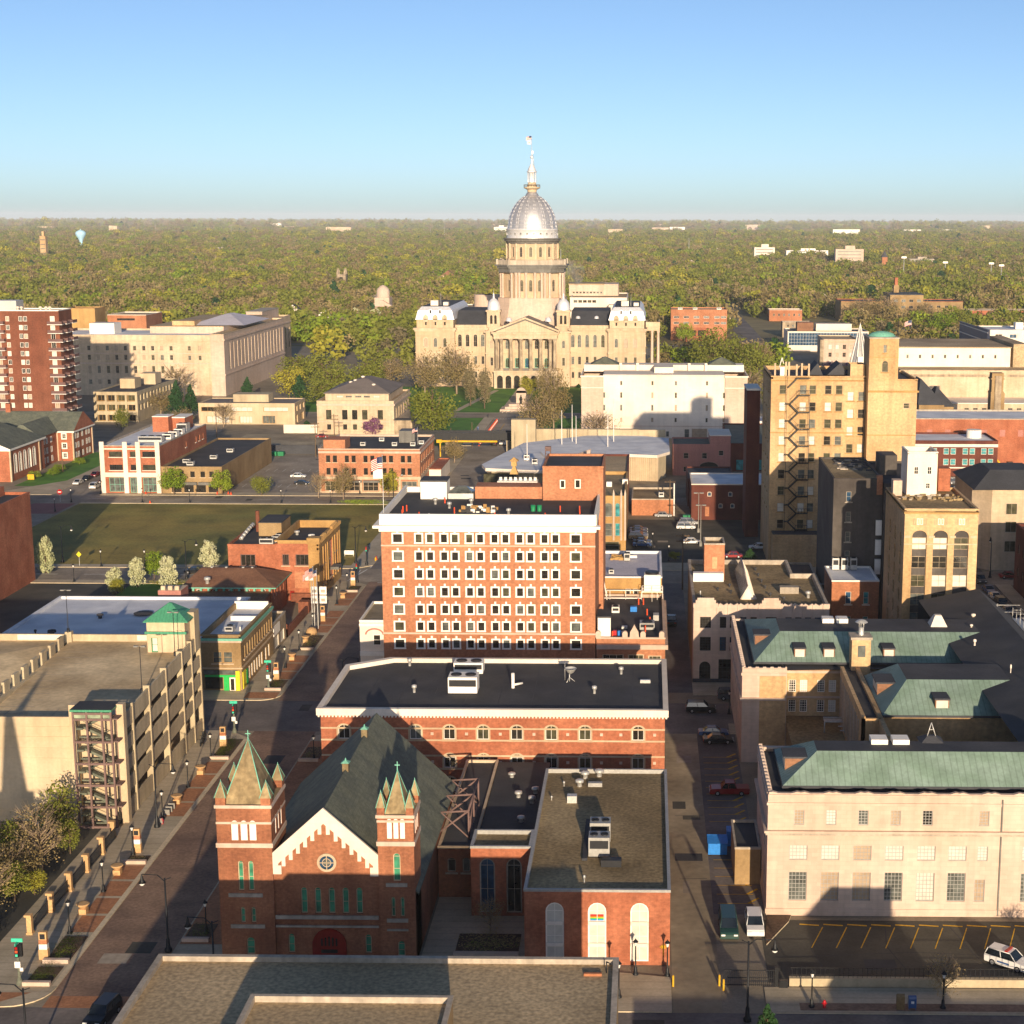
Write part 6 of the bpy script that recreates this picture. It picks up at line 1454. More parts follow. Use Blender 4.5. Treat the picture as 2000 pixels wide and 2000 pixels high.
# ------------------------------------------------------------------ left middle distance
hr = thing('apartment_tower','brown brick apartment tower with stacks of balconies at the left edge','apartment tower',(-232,586,0))
S_ap = Style('white_paint',fw=.12,nx=1,ny=0,glass=('glass_blind','glass_blind','glass_dark','glass_tan','glass_grey'),depth=.15)
fl = [43.4 - 3.17 * k for k in range(13)]
add_walls(hr,-262,-215,580,593,0,46.0,'brick_brown',[(a,a + 1.35,z - 1.1,z + .7) for z in fl for a in (-234.6,-229.8,-228.1)] + [(a,a + 1.7,z - 1.9,z + .8) for z in fl for a in (-218.3,-238.4)],style=S_ap,depth=.15)
flat_roof(hr,-262,-215,580,593,46.4,'roof_black','white_paint',.4,.3)
for k,z in enumerate(fl):
 for (x0,x1,y0,y1) in ((-218.9,-213.4,578.4,580),(-239,-234.9,578.4,580),(-215,-213.2,583,586),(-215,-213.2,589,593.6)):
  b = MB(); zz = z - 2.1; b.box(x0,x1,y0,y1,zz - .2,zz,0,bottom=True)
  b.box(x0,x1,y0,y0 + .06,zz,zz + 1.05,1); b.box(x1 - .06,x1,y0,y1,zz,zz + 1.05,1); b.box(x0,x0 + .06,y0,y1,zz,zz + 1.05,1)
  b.build('balcony',['white_paint','balcony_rail'],hr)
for x in (-231,-229.6,-222.6,-220.6,-219.2): vent(hr,x,583,46,1.6,.5,matn='stone_white')
part_box(hr,'plant_room','galv',-262,-232.3,585,592,46,49.5)
cc = thing('colonial_brick_hall','red brick colonial hall with grey green gabled roofs, white trim and tall arched windows','church hall',(-205,505,0))
S_cw = Style('white_paint',fw=.16,nx=1,ny=1,glass=('glass_dark','glass_grey'),sur='white_paint',sw=.22,proud=.06,depth=.15)
S_cn = Style('white_paint',fw=.2,nx=2,ny=4,glass=('glass_grey','glass_blue'),sur='white_paint',sw=.25,proud=.06,depth=.15)
add_walls(cc,-225,-194.6,477.3,505,0,10.2,'brick_red',right=[(y,y + 1.9,2.2,8.2,1,S_cn) for y in (480.4,484.2,488,491.8,495.6)],style=S_cn)
b = MB(); b.frustum((-226,-194.2,476.6,506),10.2,(-211.5,-209.5,476.7,500),16.6,[2,0,0,0]); b.box(-226,-194.1,476.5,506,9.6,10.2,1,bottom=True); b.build('nave_roof',['shingle_green','white_paint','white_paint'],cc)
add_walls(cc,-196,-190.8,520.5,539,0,10.0,'brick_red',[(-194.4,-193.0,z,z + 1.7) for z in (7.4,4.2,1)],[(y,y + .9,z,z + 1.5) for y in (522.5,525,529,533,535.5) for z in (7.4,4.2,1)],style=S_cw,name='wing_wall')
add_walls(cc,-206,-196.1,506,538,0,10.0,'brick_red',right=[(y,y + .9,z,z + 1.5) for y in (508.5,511,515) for z in (7.2,4.0,1)],style=S_cw,name='link_wall')
b = MB(); b.frustum((-240,-190.2,520,540),10.0,(-240,-190.3,529.5,530.5),15.4,[0,2,0,0]); b.box(-240,-190.1,519.9,540.1,9.5,10.0,1,bottom=True); b.frustum((-207,-195.4,505,530),10.0,(-202,-201,505,530),14.0,0)
b.box(-216,-214.4,529,530.6,14,18,2); b.build('wing_roof',['shingle_green','white_paint','brick_red'],cc)
b = MB()
for (x,y) in ((-194.5,477.25),(-194.5,500.5),(-190.75,520.45),(-190.75,538.6),(-195.9,520.45)): b.box(x - .25,x + .2,y - .1,y + .6,0,9.6)
b.build('quoin','stone_cream',cc)
S_of = Style('brick_gold',fw=.2,nx=1,ny=0,glass=('glass_dark','glass_olive'),depth=1.2)
r = building('tan_grid_office','tan concrete office with deep square window grid beside the apartment tower','office',-218.8,-201.5,622,676,12,'concrete','roof_tar','concrete',.5,.4,front=[(-217.6 + 4.0 * i,-214.4 + 4.0 * i,z,z + 2.5) for i in range(4) for z in (8.2,4.4,.4)],right=[(y,y + 2.6,z,z + 2.4) for y in rng(624,671,12) for z in (8.2,4.4)],style=S_of,depth=1.2)
part_box(r,'roof_house','concrete_lt',-214,-208,640,648,11.4,15.4); part_box(r,'roof_house','concrete_lt',-211,-204.5,656,664,11.4,16)
S_gv = Style('stone_grey',fw=.15,nx=1,ny=1,glass=('glass_olive','glass_grey','glass_dark','glass_tan'),depth=.3)
gx = [-253.4,-249.2,-245,-240.9,-236.8,-232.6,-228.4,-224.4,-220.2,-216,-207.7,-203,-198.4 - .3]
gb = building('stone_government_block','very long pale stone government block with cornice beside the apartment tower','government building',-275,-197.5,718,760,27.4,'stone_cream','white_roof','stone_cream',.8,.5,front=[(x - .75,x + .75,z,z + h) for x in gx[:10] for z,h in ((20.3,2.2),(16,2.4),(10,3.4),(5,2.2))] + [(x - .7,x + .7,z,z + 2.2) for x in gx[10:12] for z in (20.3,16)],style=S_gv)
band(gb,-275,-197.5,718,760,24.6,25.2,.5,'stone_cream',sides='f'); band(gb,-275,-197.5,718,760,14.3,14.8,.3,'stone_pink','string_course','f'); band(gb,-275,-197.5,718,760,18.9,19.2,.15,'stone_pink','string_course','f')
add_walls(gb,-197.4,-191.2,715.5,835,0,27.6,'stone_pink',right=[(y,y + 2.4,11.5,23.5) for y in rng(724,829,17)],style=Style('stone_grey',fw=.2,nx=1,ny=4,glass=('glass_olive','glass_grey')),name='east_wall',depth=.7)
band(gb,-197.4,-191.2,715.5,835,25,25.8,.5,'stone_pink',sides='fr'); flat_roof(gb,-197.4,-191.2,715.5,835,28,'gravel_roof','stone_cream',.8,.5)
band(gb,-197.4,-191.2,715.5,835,9.4,10,.4,'stone_pink','string_course','fr')
add_walls(gb,-232,-197.6,740,830,26.6,29.6,'stone_pink',name='attic'); b = MB(); b.box(-232,-197.6,740,830,29.6,29.9); b.build('attic_roof','gravel_roof',gb)
b = MB(); b.frustum((-216,-190,748,800),29.9,(-204,-202,770,778),34,[0,0,0,0]); b.build('skylight_roof','lilac_roof',gb)
part_box(gb,'plant_room','white_paint',-258.5,-247,735,745,26.6,31.4); part_box(gb,'roof_box','brick_tan',-223,-212.5,745,756,29.9,32)
S_g2 = Style('stone_grey',fw=.2,nx=1,ny=5,glass=('glass_olive','glass_grey'))
r = building('rear_government_block','second pale stone block with flat roof box behind the long government block','government building',-215,-200,840,890,26.3,'stone_cream','gravel_roof','stone_cream',.8,.5,front=[(-207,-205.8,3,5)],right=[(y,y + 3.6,8.5,20) for y in rng(844,884,6)],style=S_g2,depth=.7)
band(r,-215,-200,840,890,22.4,23.2,.5,'stone_pink',sides='fr'); add_walls(r,-214.6,-206,850,888,24.8,30,'stone_pink',name='roof_house'); b = MB(); b.box(-214.8,-205.8,849.8,888.2,30,30.4); b.build('roof_cap','stone_grey',r)
r = building('ochre_slab','plain windowless ochre brick slab rising behind the apartment tower','building',-281,-266,765,780,36.6,'brick_gold','roof_tar','brick_gold',.5,.4)
r = building('brown_strip_window_block','low orange brick block with dark strip windows behind the government block','building',-306,-284,900,930,25.4,'brick_orange','gravel_roof','stone_white',.5,.4,front=[(-300.5,-290.5,22.2,23.4)],style=Style('dark_metal',fw=.1,nx=8,ny=0,glass=('glass_dark',)))
S_lo = Style('brick_gold',fw=.15,nx=3,ny=0,glass=('glass_dark','glass_grey','glass_blind'),depth=.5)
r = building('low_tan_office','low two storey tan office with strip windows and overhanging dark roof','office',-176,-138.2,617,636,8.3,'concrete_lt','shingle_grey','concrete_lt',.3,.5,front=[(-175,-165,5,6.8),(-163.4,-154.8,5,6.8),(-150.5,-140.8,5,6.8),(-173,-164,.4,3.2),(-160,-155,.4,3.2),(-151,-146,.3,3.4)],right=[(619,622,4.8,7),(625,628,4.8,7),(631,634.4,4.8,7),(619,622,.4,3.4),(627,633,.4,3.4)],style=S_lo,depth=.5)
part_box(r,'roof_house','concrete',-164,-150,624,632,8,11)
S_lb = Style('dark_metal',fw=.15,nx=1,ny=3,glass=('glass_dark','glass_olive'),sur='stone_cream',sw=.25,proud=.1,depth=.4)
lx = [-119.2,-113.2,-109.5,-105.7,-99.9]
lb = building('stone_library','square pale stone library with brown hipped attic roof opposite the avenue','library',-123.6,-94.8,589,630,12.6,'stone_cream','gravel_roof','stone_cream',.6,.5,front=[(x - 1,x + 1,5.6,9.2) for x in lx] + [(x - .75,x + .75,1.8,3.8) for x in lx],right=[(y,y + 1.6,5.6,9.2) for y in rng(594,624,6)],style=S_lb,depth=.4)
band(lb,-123.6,-94.8,589,630,10.8,11.5,.5,'stone_pink',sides='fr'); band(lb,-123.6,-94.8,589,630,.0,1.2,.3,'stone_cream','plinth','fr'); band(lb,-123.6,-94.8,589,630,4.6,4.9,.12,'stone_pink','string_course','fr')
add_walls(lb,-121,-97.2,592.5,627,12,15.2,'stone_cream',[(x - 1.2,x + 1.2,13.4,14.2) for x in (-115.6,-112.2,-108.6,-105.4,-101.8)],style=Style('stone_grey',fw=.1,nx=2,ny=0,glass=('glass_blind','glass_grey')),name='attic')
b = MB(); b.frustum((-121.5,-96.7,592,627.5),15.2,(-109.4,-107.4,606,616),19.4,0,0); b.box(-121.6,-96.6,591.9,627.6,14.9,15.2,bottom=True); rf = b.build('attic_roof','shingle_grey',lb)
for (x,y,z) in ((-109.8,610,19),(-112,606,18),(-113.4,604,17.5),(-104,600,17)): vent(lb,x,y,z - .6,1.6,.6,matn='stone_white')
b = MB(); b.box(-94.7,-88,588.6,593,0,5.4,0); b.box(-95,-87.8,588.4,593.2,5.4,5.7,1); b.build('entrance_box',['stone_dirty','slate_dark'],lb)
r = thing('white_hoarding','plain cream boundary wall left of the stone library','wall',(-131,592,0)); b = MB(); b.box(-137,-124.4,591.8,592.2,0,3.2); b.build('boards','stone_white',r)
S_b4 = Style('dark_metal',fw=.1,ny=1,glass=('glass_dark',),sur=None,sill='stone_cream',depth=.25)
S_b5 = Style('stone_cream',fw=.15,nx=2,ny=1,glass=('glass_olive','glass_grey','glass_dark'),depth=.35)
bx = [-93.8,-91.8,-88.3,-86.3,-82.8,-80.8,-77.3,-75.3,-71.8,-69.9]
b4 = building('brick_corner_block','three storey orange brick block with paired windows and pale stone ground floor','building',-96.6,-66.8,460.4,492,13.2,'brick_orange','roof_black','stone_pink',.6,.4,front=[(x - .6,x + .6,z,z + 2.0) for x in bx for z in (9.2,5.5)] + [(x,x + 4.6,.6,3.6,0,S_b5) for x in (-95,-89.4,-83.8,-78,-72.4)],right=[(y,y + 1.1,z,z + 2) for y in rng(463,488,8) for z in (9.2,5.5)],style=S_b4)
band(b4,-96.6,-66.8,460.4,492,11.9,12.5,.35,'stone_pink',sides='fr'); band(b4,-96.6,-66.8,460.4,492,4.1,5.0,.15,'stone_cream','string_course','fr'); band(b4,-96.6,-66.8,460.4,492,.0,.5,.08,'stone_cream','plinth','fr')
for x in (-96.4,-90,-84.3,-78.6,-72.9,-67.2): part_box(b4,'pilaster','stone_cream',x - .35,x + .35,460.25,460.42,0,4.1)
for (a,c) in ((-88.9,-84),(-83.5,-78.4)): part_box(b4,'awning','zinc_dark',a,c,459.4,460.3,3.3,3.9)
part_box(b4,'roof_house','brick_orange',-95.4,-89,462,470,12.6,15.6); part_box(b4,'roof_house','zinc_dark',-75.6,-70.8,478,484,12.6,16.2)
for (x,y) in ((-86,470),(-82,480),(-76.5,470),(-71,470),(-69,474)): air_unit(b4,x,x + 1.5,y,y + 1.5,12.6,1.2,'galv',1)
flagpole('small flag pole on the roof of the three storey orange brick block',-69.3,474,12.6,5.2,1.7,1.1,False,.6,.05)
r = building('lean_to_shop','small shop with sloping red roof at the right end of the orange brick block','shop',-66.6,-63,478,500,4.6,'stone_white','brick_red','brick_red',.3,.3)
S_wr = Style('dark_metal',fw=.08,nx=5,ny=2,glass=('glass_dark','glass_olive'),sill='stone_white',depth=.25)
S_wg = Style('copper_trim',fw=.12,nx=2,ny=1,glass=('glass_blind','glass_grey'),depth=.3)
wr = building('white_pier_building','three storey building with cream piers, red brick panels and green glazed shopfront','building',-160.2,-142.7,458.2,508,14.2,'brick_red','white_roof','stone_grey',.5,.35,front=[(-157.6,-153.8,10.8,12.4),(-151.4,-149.8,10.8,12.4),(-147.8,-144,10.8,12.4),(-157.6,-153.8,6.9,8.5),(-151.4,-149.8,6.9,8.5),(-147.8,-144,6.9,8.5),(-158,-153.4,.5,4.7,0,S_wg),(-151.8,-149.4,.2,4.7,0,S_wg),(-148,-143.8,.5,4.7,0,S_wg)],right=[(y,y + 1.3,z,z + 1.8) for y in (484,495,499,503) for z in (10,6)],style=S_wr)
b = MB()
for x in (-159.6,-152.8,-149,-143.3): b.box(x - .65,x + .65,457.8,458.25,0,15.3)
b.box(-160.2,-142.7,457.95,458.22,4.9,6.2,bottom=True); b.box(-160.2,-142.7,457.95,458.22,13.0,13.4,bottom=True); b.build('pier','stone_white',wr)
add_walls(wr,-155,-150,492,498,13.6,18.4,'brick_red',name='lift_house'); add_walls(wr,-149.9,-146,496,505,13.6,17.6,'brick_red',name='lift_house'); b = MB(); b.box(-155.1,-149.9,491.9,498.1,18.4,18.6); b.box(-150,-145.9,495.9,505.1,17.6,17.9); b.build('roof_cap','white_paint',wr)
air_unit(wr,-152,-145,468,471,13.7,1.8,'galv',3)
for y in (474,480,486): air_unit(wr,-146.6,-144,y,y + 3,13.7,1.7,'white_paint',1)
air_unit(wr,-147.5,-144.4,492,496,13.7,2.6,'galv',2)
S_lw = Style('dark_metal',fw=.1,nx=1,ny=0,glass=('glass_dark',),sill='stone_cream')
r = building('low_brown_shop_row','low brown brick shop row with dark roof and grey awnings','shop',-142.5,-124.7,458.2,520,8.0,'brick_olive','roof_black','brick_olive',.5,.35,front=[(x,x + 1.3,4.9,6.6) for x in (-140.4,-137.2,-134,-131,-128.4)] + [(x,x + 2.8,.4,2.6) for x in (-139.6,-136,-132.4,-128.8)],style=S_lw)
for x in (-140.8,-136.2,-131.6): part_box(r,'awning','zinc_dark',x,x + 4.2,457.2,458.15,2.7,3.5)
for (x,y) in ((-139,468),(-136.4,463),(-133,476),(-131.6,490)): air_unit(r,x,x + 2,y,y + 2,7.5,1.2,'galv',1)
# ------------------------------------------------------------------ far blocks
S_f = Style('stone_grey',fw=.15,nx=1,ny=0,glass=('glass_olive','glass_grey','glass_dark'),depth=.3)
r = building('modern_annexe_block','cream modern office terrace with stepped flat roofs behind the domed statehouse','office',-44,-12,900,960,36,'stone_white','gravel_roof','stone_white',.5,.4,front=[(x,x + 2.2,33,34.6) for x in rng(-42,-31.5,5)] + [(x,x + 2.2,28.8,30.4) for x in rng(-42,-31.5,5)],style=S_f)
add_walls(r,-46,-26,930,956,35.5,42,'stone_pink',[(x,x + 1.4,36.8,38) for x in rng(-44,-28,9)],style=S_f,name='upper_storey'); b = MB(); b.box(-46.4,-25.6,929.6,956.4,42,42.5,0); b.box(-26,-17.4,932,956,35.5,42.2,1); b.build('upper_roof',['gravel_roof','stone_pink'],r)
part_box(r,'stair_head','stone_white',-22,-12,890,899.9,22,32.4)
r = building('left_annexe_block','low cream office with round ended roof house behind the left arm of the statehouse','office',-106,-86,880,920,31,'stone_white','gravel_roof','stone_white',.5,.4,front=[(x,x + 2,28,30) for x in rng(-104.5,-89.5,7)],style=S_f)
b = MB(); b.lathe(-92,900,[(6,30.6),(6,37.5)],24,sm=False); b.box(-92,-84,894,906,30.6,37.5); b.build('roof_house','stone_pink',r)
S_ob2 = Style('white_paint',fw=.12,nx=3,ny=0,glass=('glass_grey','glass_dark'),depth=.3)
r = building('orange_brick_office','four storey orange brick office with strip windows right of the statehouse','office',15.2,52.5,1062,1090,20.4,'brick_orange','gravel_roof','brick_orange',.6,.4,front=[(x,x + 3.6,z,z + 1.5) for x in (17,23.6,30.4,37,44,48.4) for z in (14.6,10.7)],style=S_ob2)
add_walls(r,25,40,1050,1061.9,0,8.5,'brick_red',[(26.5,31.5,3.5,7.5),(32.8,37,3.5,7.5)],style=Style('brick_red',fw=.1,ny=0,glass=('glass_dark',),depth=1),name='porch_wall',depth=1)
for x in (20,30,46): air_unit(r,x,x + 3,1070,1074,19.8,1.4,'galv',1)
S_gl = Style('white_paint',fw=.2,nx=26,ny=3,glass=('glass_grey','glass_blue'),depth=.2)
r = building('glass_grid_office','long glass fronted office with pale grid and dark roof beyond the white block','office',85.5,135,976,1004,12.2,'stone_white','slate_dark','stone_white',.5,.4,front=[(86,134.6,3.4,11.4)],style=S_gl)
part_box(r,'plant_room','shingle_brown',92,102,985,995,11.8,17); part_box(r,'plant_room','stone_white',104,126,988,998,11.8,16)
S_ps = Style('stone_pink',fw=.2,nx=1,ny=1,glass=('glass_tan','glass_blind','glass_dark'),depth=.25)
r = building('pink_stone_block','pale pinkish stone three storey block behind the needle spire','building',94.6,113,858,890,16.2,'stone_pink','gravel_roof','stone_cream',.6,.4,front=[(x,x + 2.0,z,z + 2.6) for x in (97.2,101,104.8,108.6) for z in (10.8,6.6,2.4)],style=S_ps)
band(r,94.6,113,858,890,14.6,15.2,.4,'stone_cream',sides='f'); part_box(r,'pilaster','stone_dirty',92.6,94.5,856.5,862,0,16)
am = building('armory','huge windowless pale stone drill hall with low clerestory roof at the right','drill hall',106.5,175,670,740,17.5,'stone_cream','gravel_roof','stone_dirty',.5,.5,front=[(x,x + .9,3.4,4.6) for x in rng(118,172,12)],style=S_f)
band(am,106.5,175,670,740,14.6,15.6,.3,'stone_dirty',sides='f'); band(am,106.5,175,670,740,5.6,5.9,.2,'stone_dirty','string_course','f')
add_walls(am,104,157,690,738,17,25.2,'stone_white',[(x,x + 1,20.6,22.2) for x in rng(112,150,8)],style=S_f,name='clerestory'); b = MB(); b.box(103.6,157.4,689.6,738.4,25.2,25.6); b.box(158,164,689,738,17,27); b.build('clerestory_roof','gravel_roof',am)
add_walls(am,122,160,650,669.9,0,5.5,'stone_cream',[(x,x + 2,1,3.8) for x in rng(130,155,8)],style=S_f,name='front_range'); b = MB(); b.box(121,161,649.6,669.9,5.5,5.9,0); b.build('front_roof','stone_white',am)
r = thing('square_brick_chimney','square brown brick chimney stack with grey centre panel before the drill hall','chimney',(131,600,0))
b = MB(); b.box(129.4,134.6,598,603,0,15.5,0); b.box(129.6,134.0,598.2,602.8,15.5,23,0); b.box(130.8,133.2,597.7,598,0,22,1); b.box(129.3,134.3,597.9,603.1,15.3,16,0); b.box(129.2,134.2,597.8,603.2,20.6,21.2,0); b.build('stack',['brick_olive','stone_dirty'],r)
r = building('white_lean_to','small brick boiler house with white roof beside the square chimney','building',135,147,598,612,7,'brick_red','white_roof','white_roof',.3,.3)
gh = thing('gabled_grey_hall','steep grey gabled roofs of an old hall peeping beside the tan tower','hall',(108,612,0))
b = MB(); b.box(102.5,112,598,625,0,11,0); b.frustum((102,112.5,597.5,625),11,(104,104.4,606,616),20,1); b.frustum((108,117,602,622),9.8,(111,111.4,610,614),16.5,1); b.box(108.5,116.5,602.5,622,0,9.8,0); b.build('hall',['brick_olive','slate_dark'],gh)
r = building('long_brick_market','long two storey red brick warehouse with bricked up windows and pale roof','warehouse',86,150,520,545,15.5,'brick_red','white_roof','stone_grey',.5,.4,front=[(x,x + 1.8,9.6,11.8) for x in rng(92,140,9)],style=Style('brick_pink',fw=.1,ny=0,glass=('brick_pink',),depth=.1))
S_tl = Style('stone_white',fw=.12,ny=1,glass=('glass_teal',),depth=.25)
r = building('navy_brick_shop','dark navy brick block with white banding and bright teal windows','shop',84.2,110.4,496.6,516,11.4,'brick_dark','white_roof','brick_dark',.5,.4,front=[(x,x + 1.7,z,z + 2) for x in (87.4,89.6,93.4,95.6,99.4,101.6,105.2,107.4) for z in (7.0,3.6)],style=S_tl)
band(r,84.2,110.4,496.6,516,9.4,10.3,.2,'stone_white','string_course','f'); band(r,84.2,110.4,496.6,516,2.6,3.0,.2,'stone_white','string_course','f'); b = MB(); b.lathe(105,508,[(2.4,10.9),(2.4,13.4)],16,sm=False); b.build('roof_tank','white_paint',r)
S_bw = Style('white_paint',fw=.3,nx=1,ny=0,glass=('glass_blue','glass_dark'),depth=.5)
r = building('white_grid_office','white gridded three storey office with navy side and pale roof at right edge','office',176,215,822,855,24,'stone_white','white_roof','stone_white',.5,.4,front=[(x,x + 4,z,z + 2.4) for x in (178.6,186,193.4,200.8,207) for z in (19.6,15)],style=S_bw)
b = MB(); b.box(175.4,176,824,900,0,23.6,0)
for z in (4,8.5,13,17.5,22): b.box(175.3,175.45,824,900,z,z + .6,1)
b.build('glazed_side',['navy_metal','stone_white'],r); part_box(r,'plant_room','white_paint',192,196,835,840,23.5,27)
r = building('grey_store','plain grey windowless box in front of the white gridded office','store',196,230,790,815,15.5,'stone_grey','gravel_roof','stone_grey',.4,.3)
sc_ = building('brick_school','wide tan brick school with central tower block and tall chimney','school',152,248,1262,1300,16.2,'brick_olive','roof_tar','brick_red',.5,.4,front=[(x,x + 3,z,z + 2) for x in rng(190,240,9) for z in (11,6)],style=S_f)
add_walls(sc_,189,215,1252,1290,0,21.6,'brick_olive',[(x,x + 3.2,z,z + 2.2) for x in (192,198,204,210) for z in (16,11,6)],style=S_f,name='centre_wall'); b = MB(); b.box(188.6,215.4,1251.6,1290.4,21.6,22.2,0); b.box(196,200,1280,1286,22,28,1); b.box(196.8,199.2,1281,1285,28,34,2); b.build('tower_top',['slate_dark','brick_olive','brick_red'],sc_)
r = building('red_brick_villa','square red brick house with white windows and hipped roof beyond the turret','house',164.6,180,1049,1062,6.4,'brick_red','slate_dark','stone_white',.3,.3,front=[(x,x + 1.4,z,z + 1.6) for x in (166.4,170,173.4,176.8) for z in (3.8,1)],style=Style('white_paint',fw=.15,glass=('glass_blind','glass_dark')))
b = MB(); b.frustum((164,180.6,1048.4,1062.6),6.45,(171.8,172.8,1055,1056),10.4,0); b.build('hip_roof','slate_dark',r)
flagpole('flagpole with striped flag by the red brick villa',172.5,1046,0,15,5,3.2,False,.3,.15)
r = building('orange_walkup','orange brick walk up flats with pale cornice near the long street','flats',96,122,1266,1284,9,'brick_orange','gravel_roof','stone_white',.5,.4,front=[(x,x + 1.4,4,6) for x in rng(99,119,6)],style=S_f)
r = building('stone_walkup','old grey brick walk up beside the glass fronted office','flats',92,112,1092,1104,10.5,'stone_dirty','gravel_roof','stone_grey',.5,.4,front=[(x,x + 1.4,z,z + 1.8) for x in rng(95,109,5) for z in (7,3)],style=S_f)
r = building('brick_row_long','long low orange brick row beside the school','building',100,134,1330,1350,8,'brick_orange','gravel_roof','stone_grey',.4,.3,front=[(x,x + 2,3,5) for x in rng(103,130,8)],style=S_f)
r = building('low_brick_right','long low red brick building right of the school','building',252,330,1270,1290,9,'brick_red','gravel_roof','stone_grey',.4,.3,front=[(x,x + 3,3,5) for x in rng(256,325,12)],style=S_f)
wtw = thing('water_tower','pale blue bulb shaped water tower rising above the woods','water tower',(-1238,3500,0))
b = MB(); b.lathe(-1238,3500,[(4,0),(3.2,20),(3.4,27),(6,33),(9.5,38),(11.2,42),(11.2,45),(9,48),(5,50.4),(1.2,51),(.6,53),(.1,54)],24); b.build('tank',mat('tank_blue','#a9d4ec',var=.05),wtw)
for (lab,cat_,x,y,w_,d_,h_,m_) in (('tall ochre residential block alone in the woods at left','tower block',-1056,2800,10,10,46,'brick_tan'),('white hospital like block with roof box in the woods at right','building',205,2850,36,20,30,'stone_white'),('pink flat topped block far in the woods at right','building',330,2650,46,20,31,'stone_pink'),('long white low building in the woods behind the pink block','building',305,3100,80,20,20,'white_paint'),('distant pair of white grain bins on the horizon','building',-640,7000,60,40,40,'white_paint'),('low tan building in the woods at far right','building',440,2600,40,20,17,'stone_grey')):
 t = thing('distant_block',lab,cat_,(x,y,0)); b = MB(); b.box(x - w_ / 2,x + w_ / 2,y - d_ / 2,y + d_ / 2,0,h_,0); b.box(x - w_ * .15,x + w_ * .2,y - d_ / 3,y + d_ / 3,h_,h_ + h_ * .18,0)
 for z in rng(h_ * .35,h_ * .85,4): b.box(x - w_ * .42,x + w_ * .42,y - d_ / 2 - .15,y - d_ / 2 + .05,z,z + 1.4,1)
 b.build('block',[m_,'glass_grey'],t)
t = thing('gothic_church_tower','grey gothic church tower with four corner pinnacles among the trees','church tower',(-344.5,1800,0)); b = MB(); b.box(-349.6,-339.6,1795,1805,0,17)
for x in (-348.6,-340.6):
 for y in (1796,1804): b.frustum((x - 1.4,x + 1.4,y - 1.4,y + 1.4),17,(x - .3,x + .3,y - .3,y + .3),23.5)
b.box(-346.5,-342.7,1794.8,1795.1,8,14,1); b.build('tower',['stone_dirty','glass_dark'],t)
t = thing('pale_domed_church','cream church with round drum dome among the trees','church',(-215,1300,0)); b = MB(); b.box(-222,-210,1295,1310,0,16); b.lathe(-216,1302,[(5.4,16),(5.4,21),(4.6,23),(2.4,25),(.2,26)],14); b.frustum((-226,-206,1290,1296),9,(-217,-215,1291,1296),14,0); b.build('body','stone_pink',t)
t = thing('brick_bell_tower','small brick bell tower with grey cap in the woods at right','bell tower',(352,2400,0)); b = MB(); b.box(348,356,2396,2404,0,24,0); b.frustum((347.5,356.5,2395.5,2404.5),24,(351.8,352.2,2399.8,2400.2),33,1); b.build('tower',['brick_orange','slate_dark'],t)
MASTS = [((1346,465),3200,42),((867,452),5200,60),((840,460),5200,45),((1095,480),2200,38),((449,458),5600,55),((300,447),6500,60),((1767,510),2000,34),((1848,510),2000,28),((1938,510),2000,27),((1958,512),1950,26)]
def ray_x(px,Y): return ((px - 1266.7) / 3150.0) * Y
for i,((px,py),Y,h) in enumerate(MASTS):
 t = thing('distant_mast','thin pale mast standing above the far woods','mast',(ray_x(px,Y),Y,0),'thin masts above the woods')
 b = MB(); b.cyl(ray_x(px,Y),Y,0,h,.6,.4,6)
 if px > 1700: b.box(ray_x(px,Y) - 3,ray_x(px,Y) + 3,Y - .5,Y + .5,h - 2,h)
 b.build('pole','galv',t)
HOUSES = [(-283,1274,10,9,7,'stone_white','slate_dark','cream house with dark roof at the left edge of the woods'),(-221,1154,12,14,6.5,'white_paint','shingle_brown','white house beside the pale blossoming trees'),(-240,1180,9,10,8,'white_paint','stone_white','tall white house left of the pale blossoming trees'),(-183,1142,9,10,5,'stone_pink','shingle_grey','small pink gabled house behind the statehouse car park'),(-166,1117,8,8,4.6,'white_paint','shingle_grey','small white house beside the statehouse car park'),
          (127,1594,11,12,7,'stone_cream','shingle_brown','cream gabled house beside the long street'),(160,1480,11,12,9,'stone_white','shingle_grey','tall white gabled house left of the school'),(161,1396,9,10,6,'stone_cream','slate_dark','small cream house just left of the school'),(186,1600,10,12,8,'white_paint','shingle_grey','white gabled house behind the school'),(317,1535,10,10,9,'stone_cream','slate_dark','cream tall house in trees right of the school'),(332,1500,11,11,7,'white_paint','shingle_brown','white house with brown roof right of the school'),(352,1480,12,11,8,'white_paint','slate_dark','white gabled house at the far right tree line'),(-6,1400,10,10,9,'stone_pink','stone_pink','pink gabled house behind the right arm of the statehouse'),(62,1290,9,9,6,'stone_pink','brick_red','small pink gabled house behind the orange brick office'),(-300,1080,10,10,9,'stone_white','shingle_grey','white house behind the government block'),(-340,1000,11,9,8,'stone_cream','stone_white','cream house with pale gable behind the apartment tower'),(100,1700,10,10,6,'white_paint','shingle_grey','small white house far up the long street')]
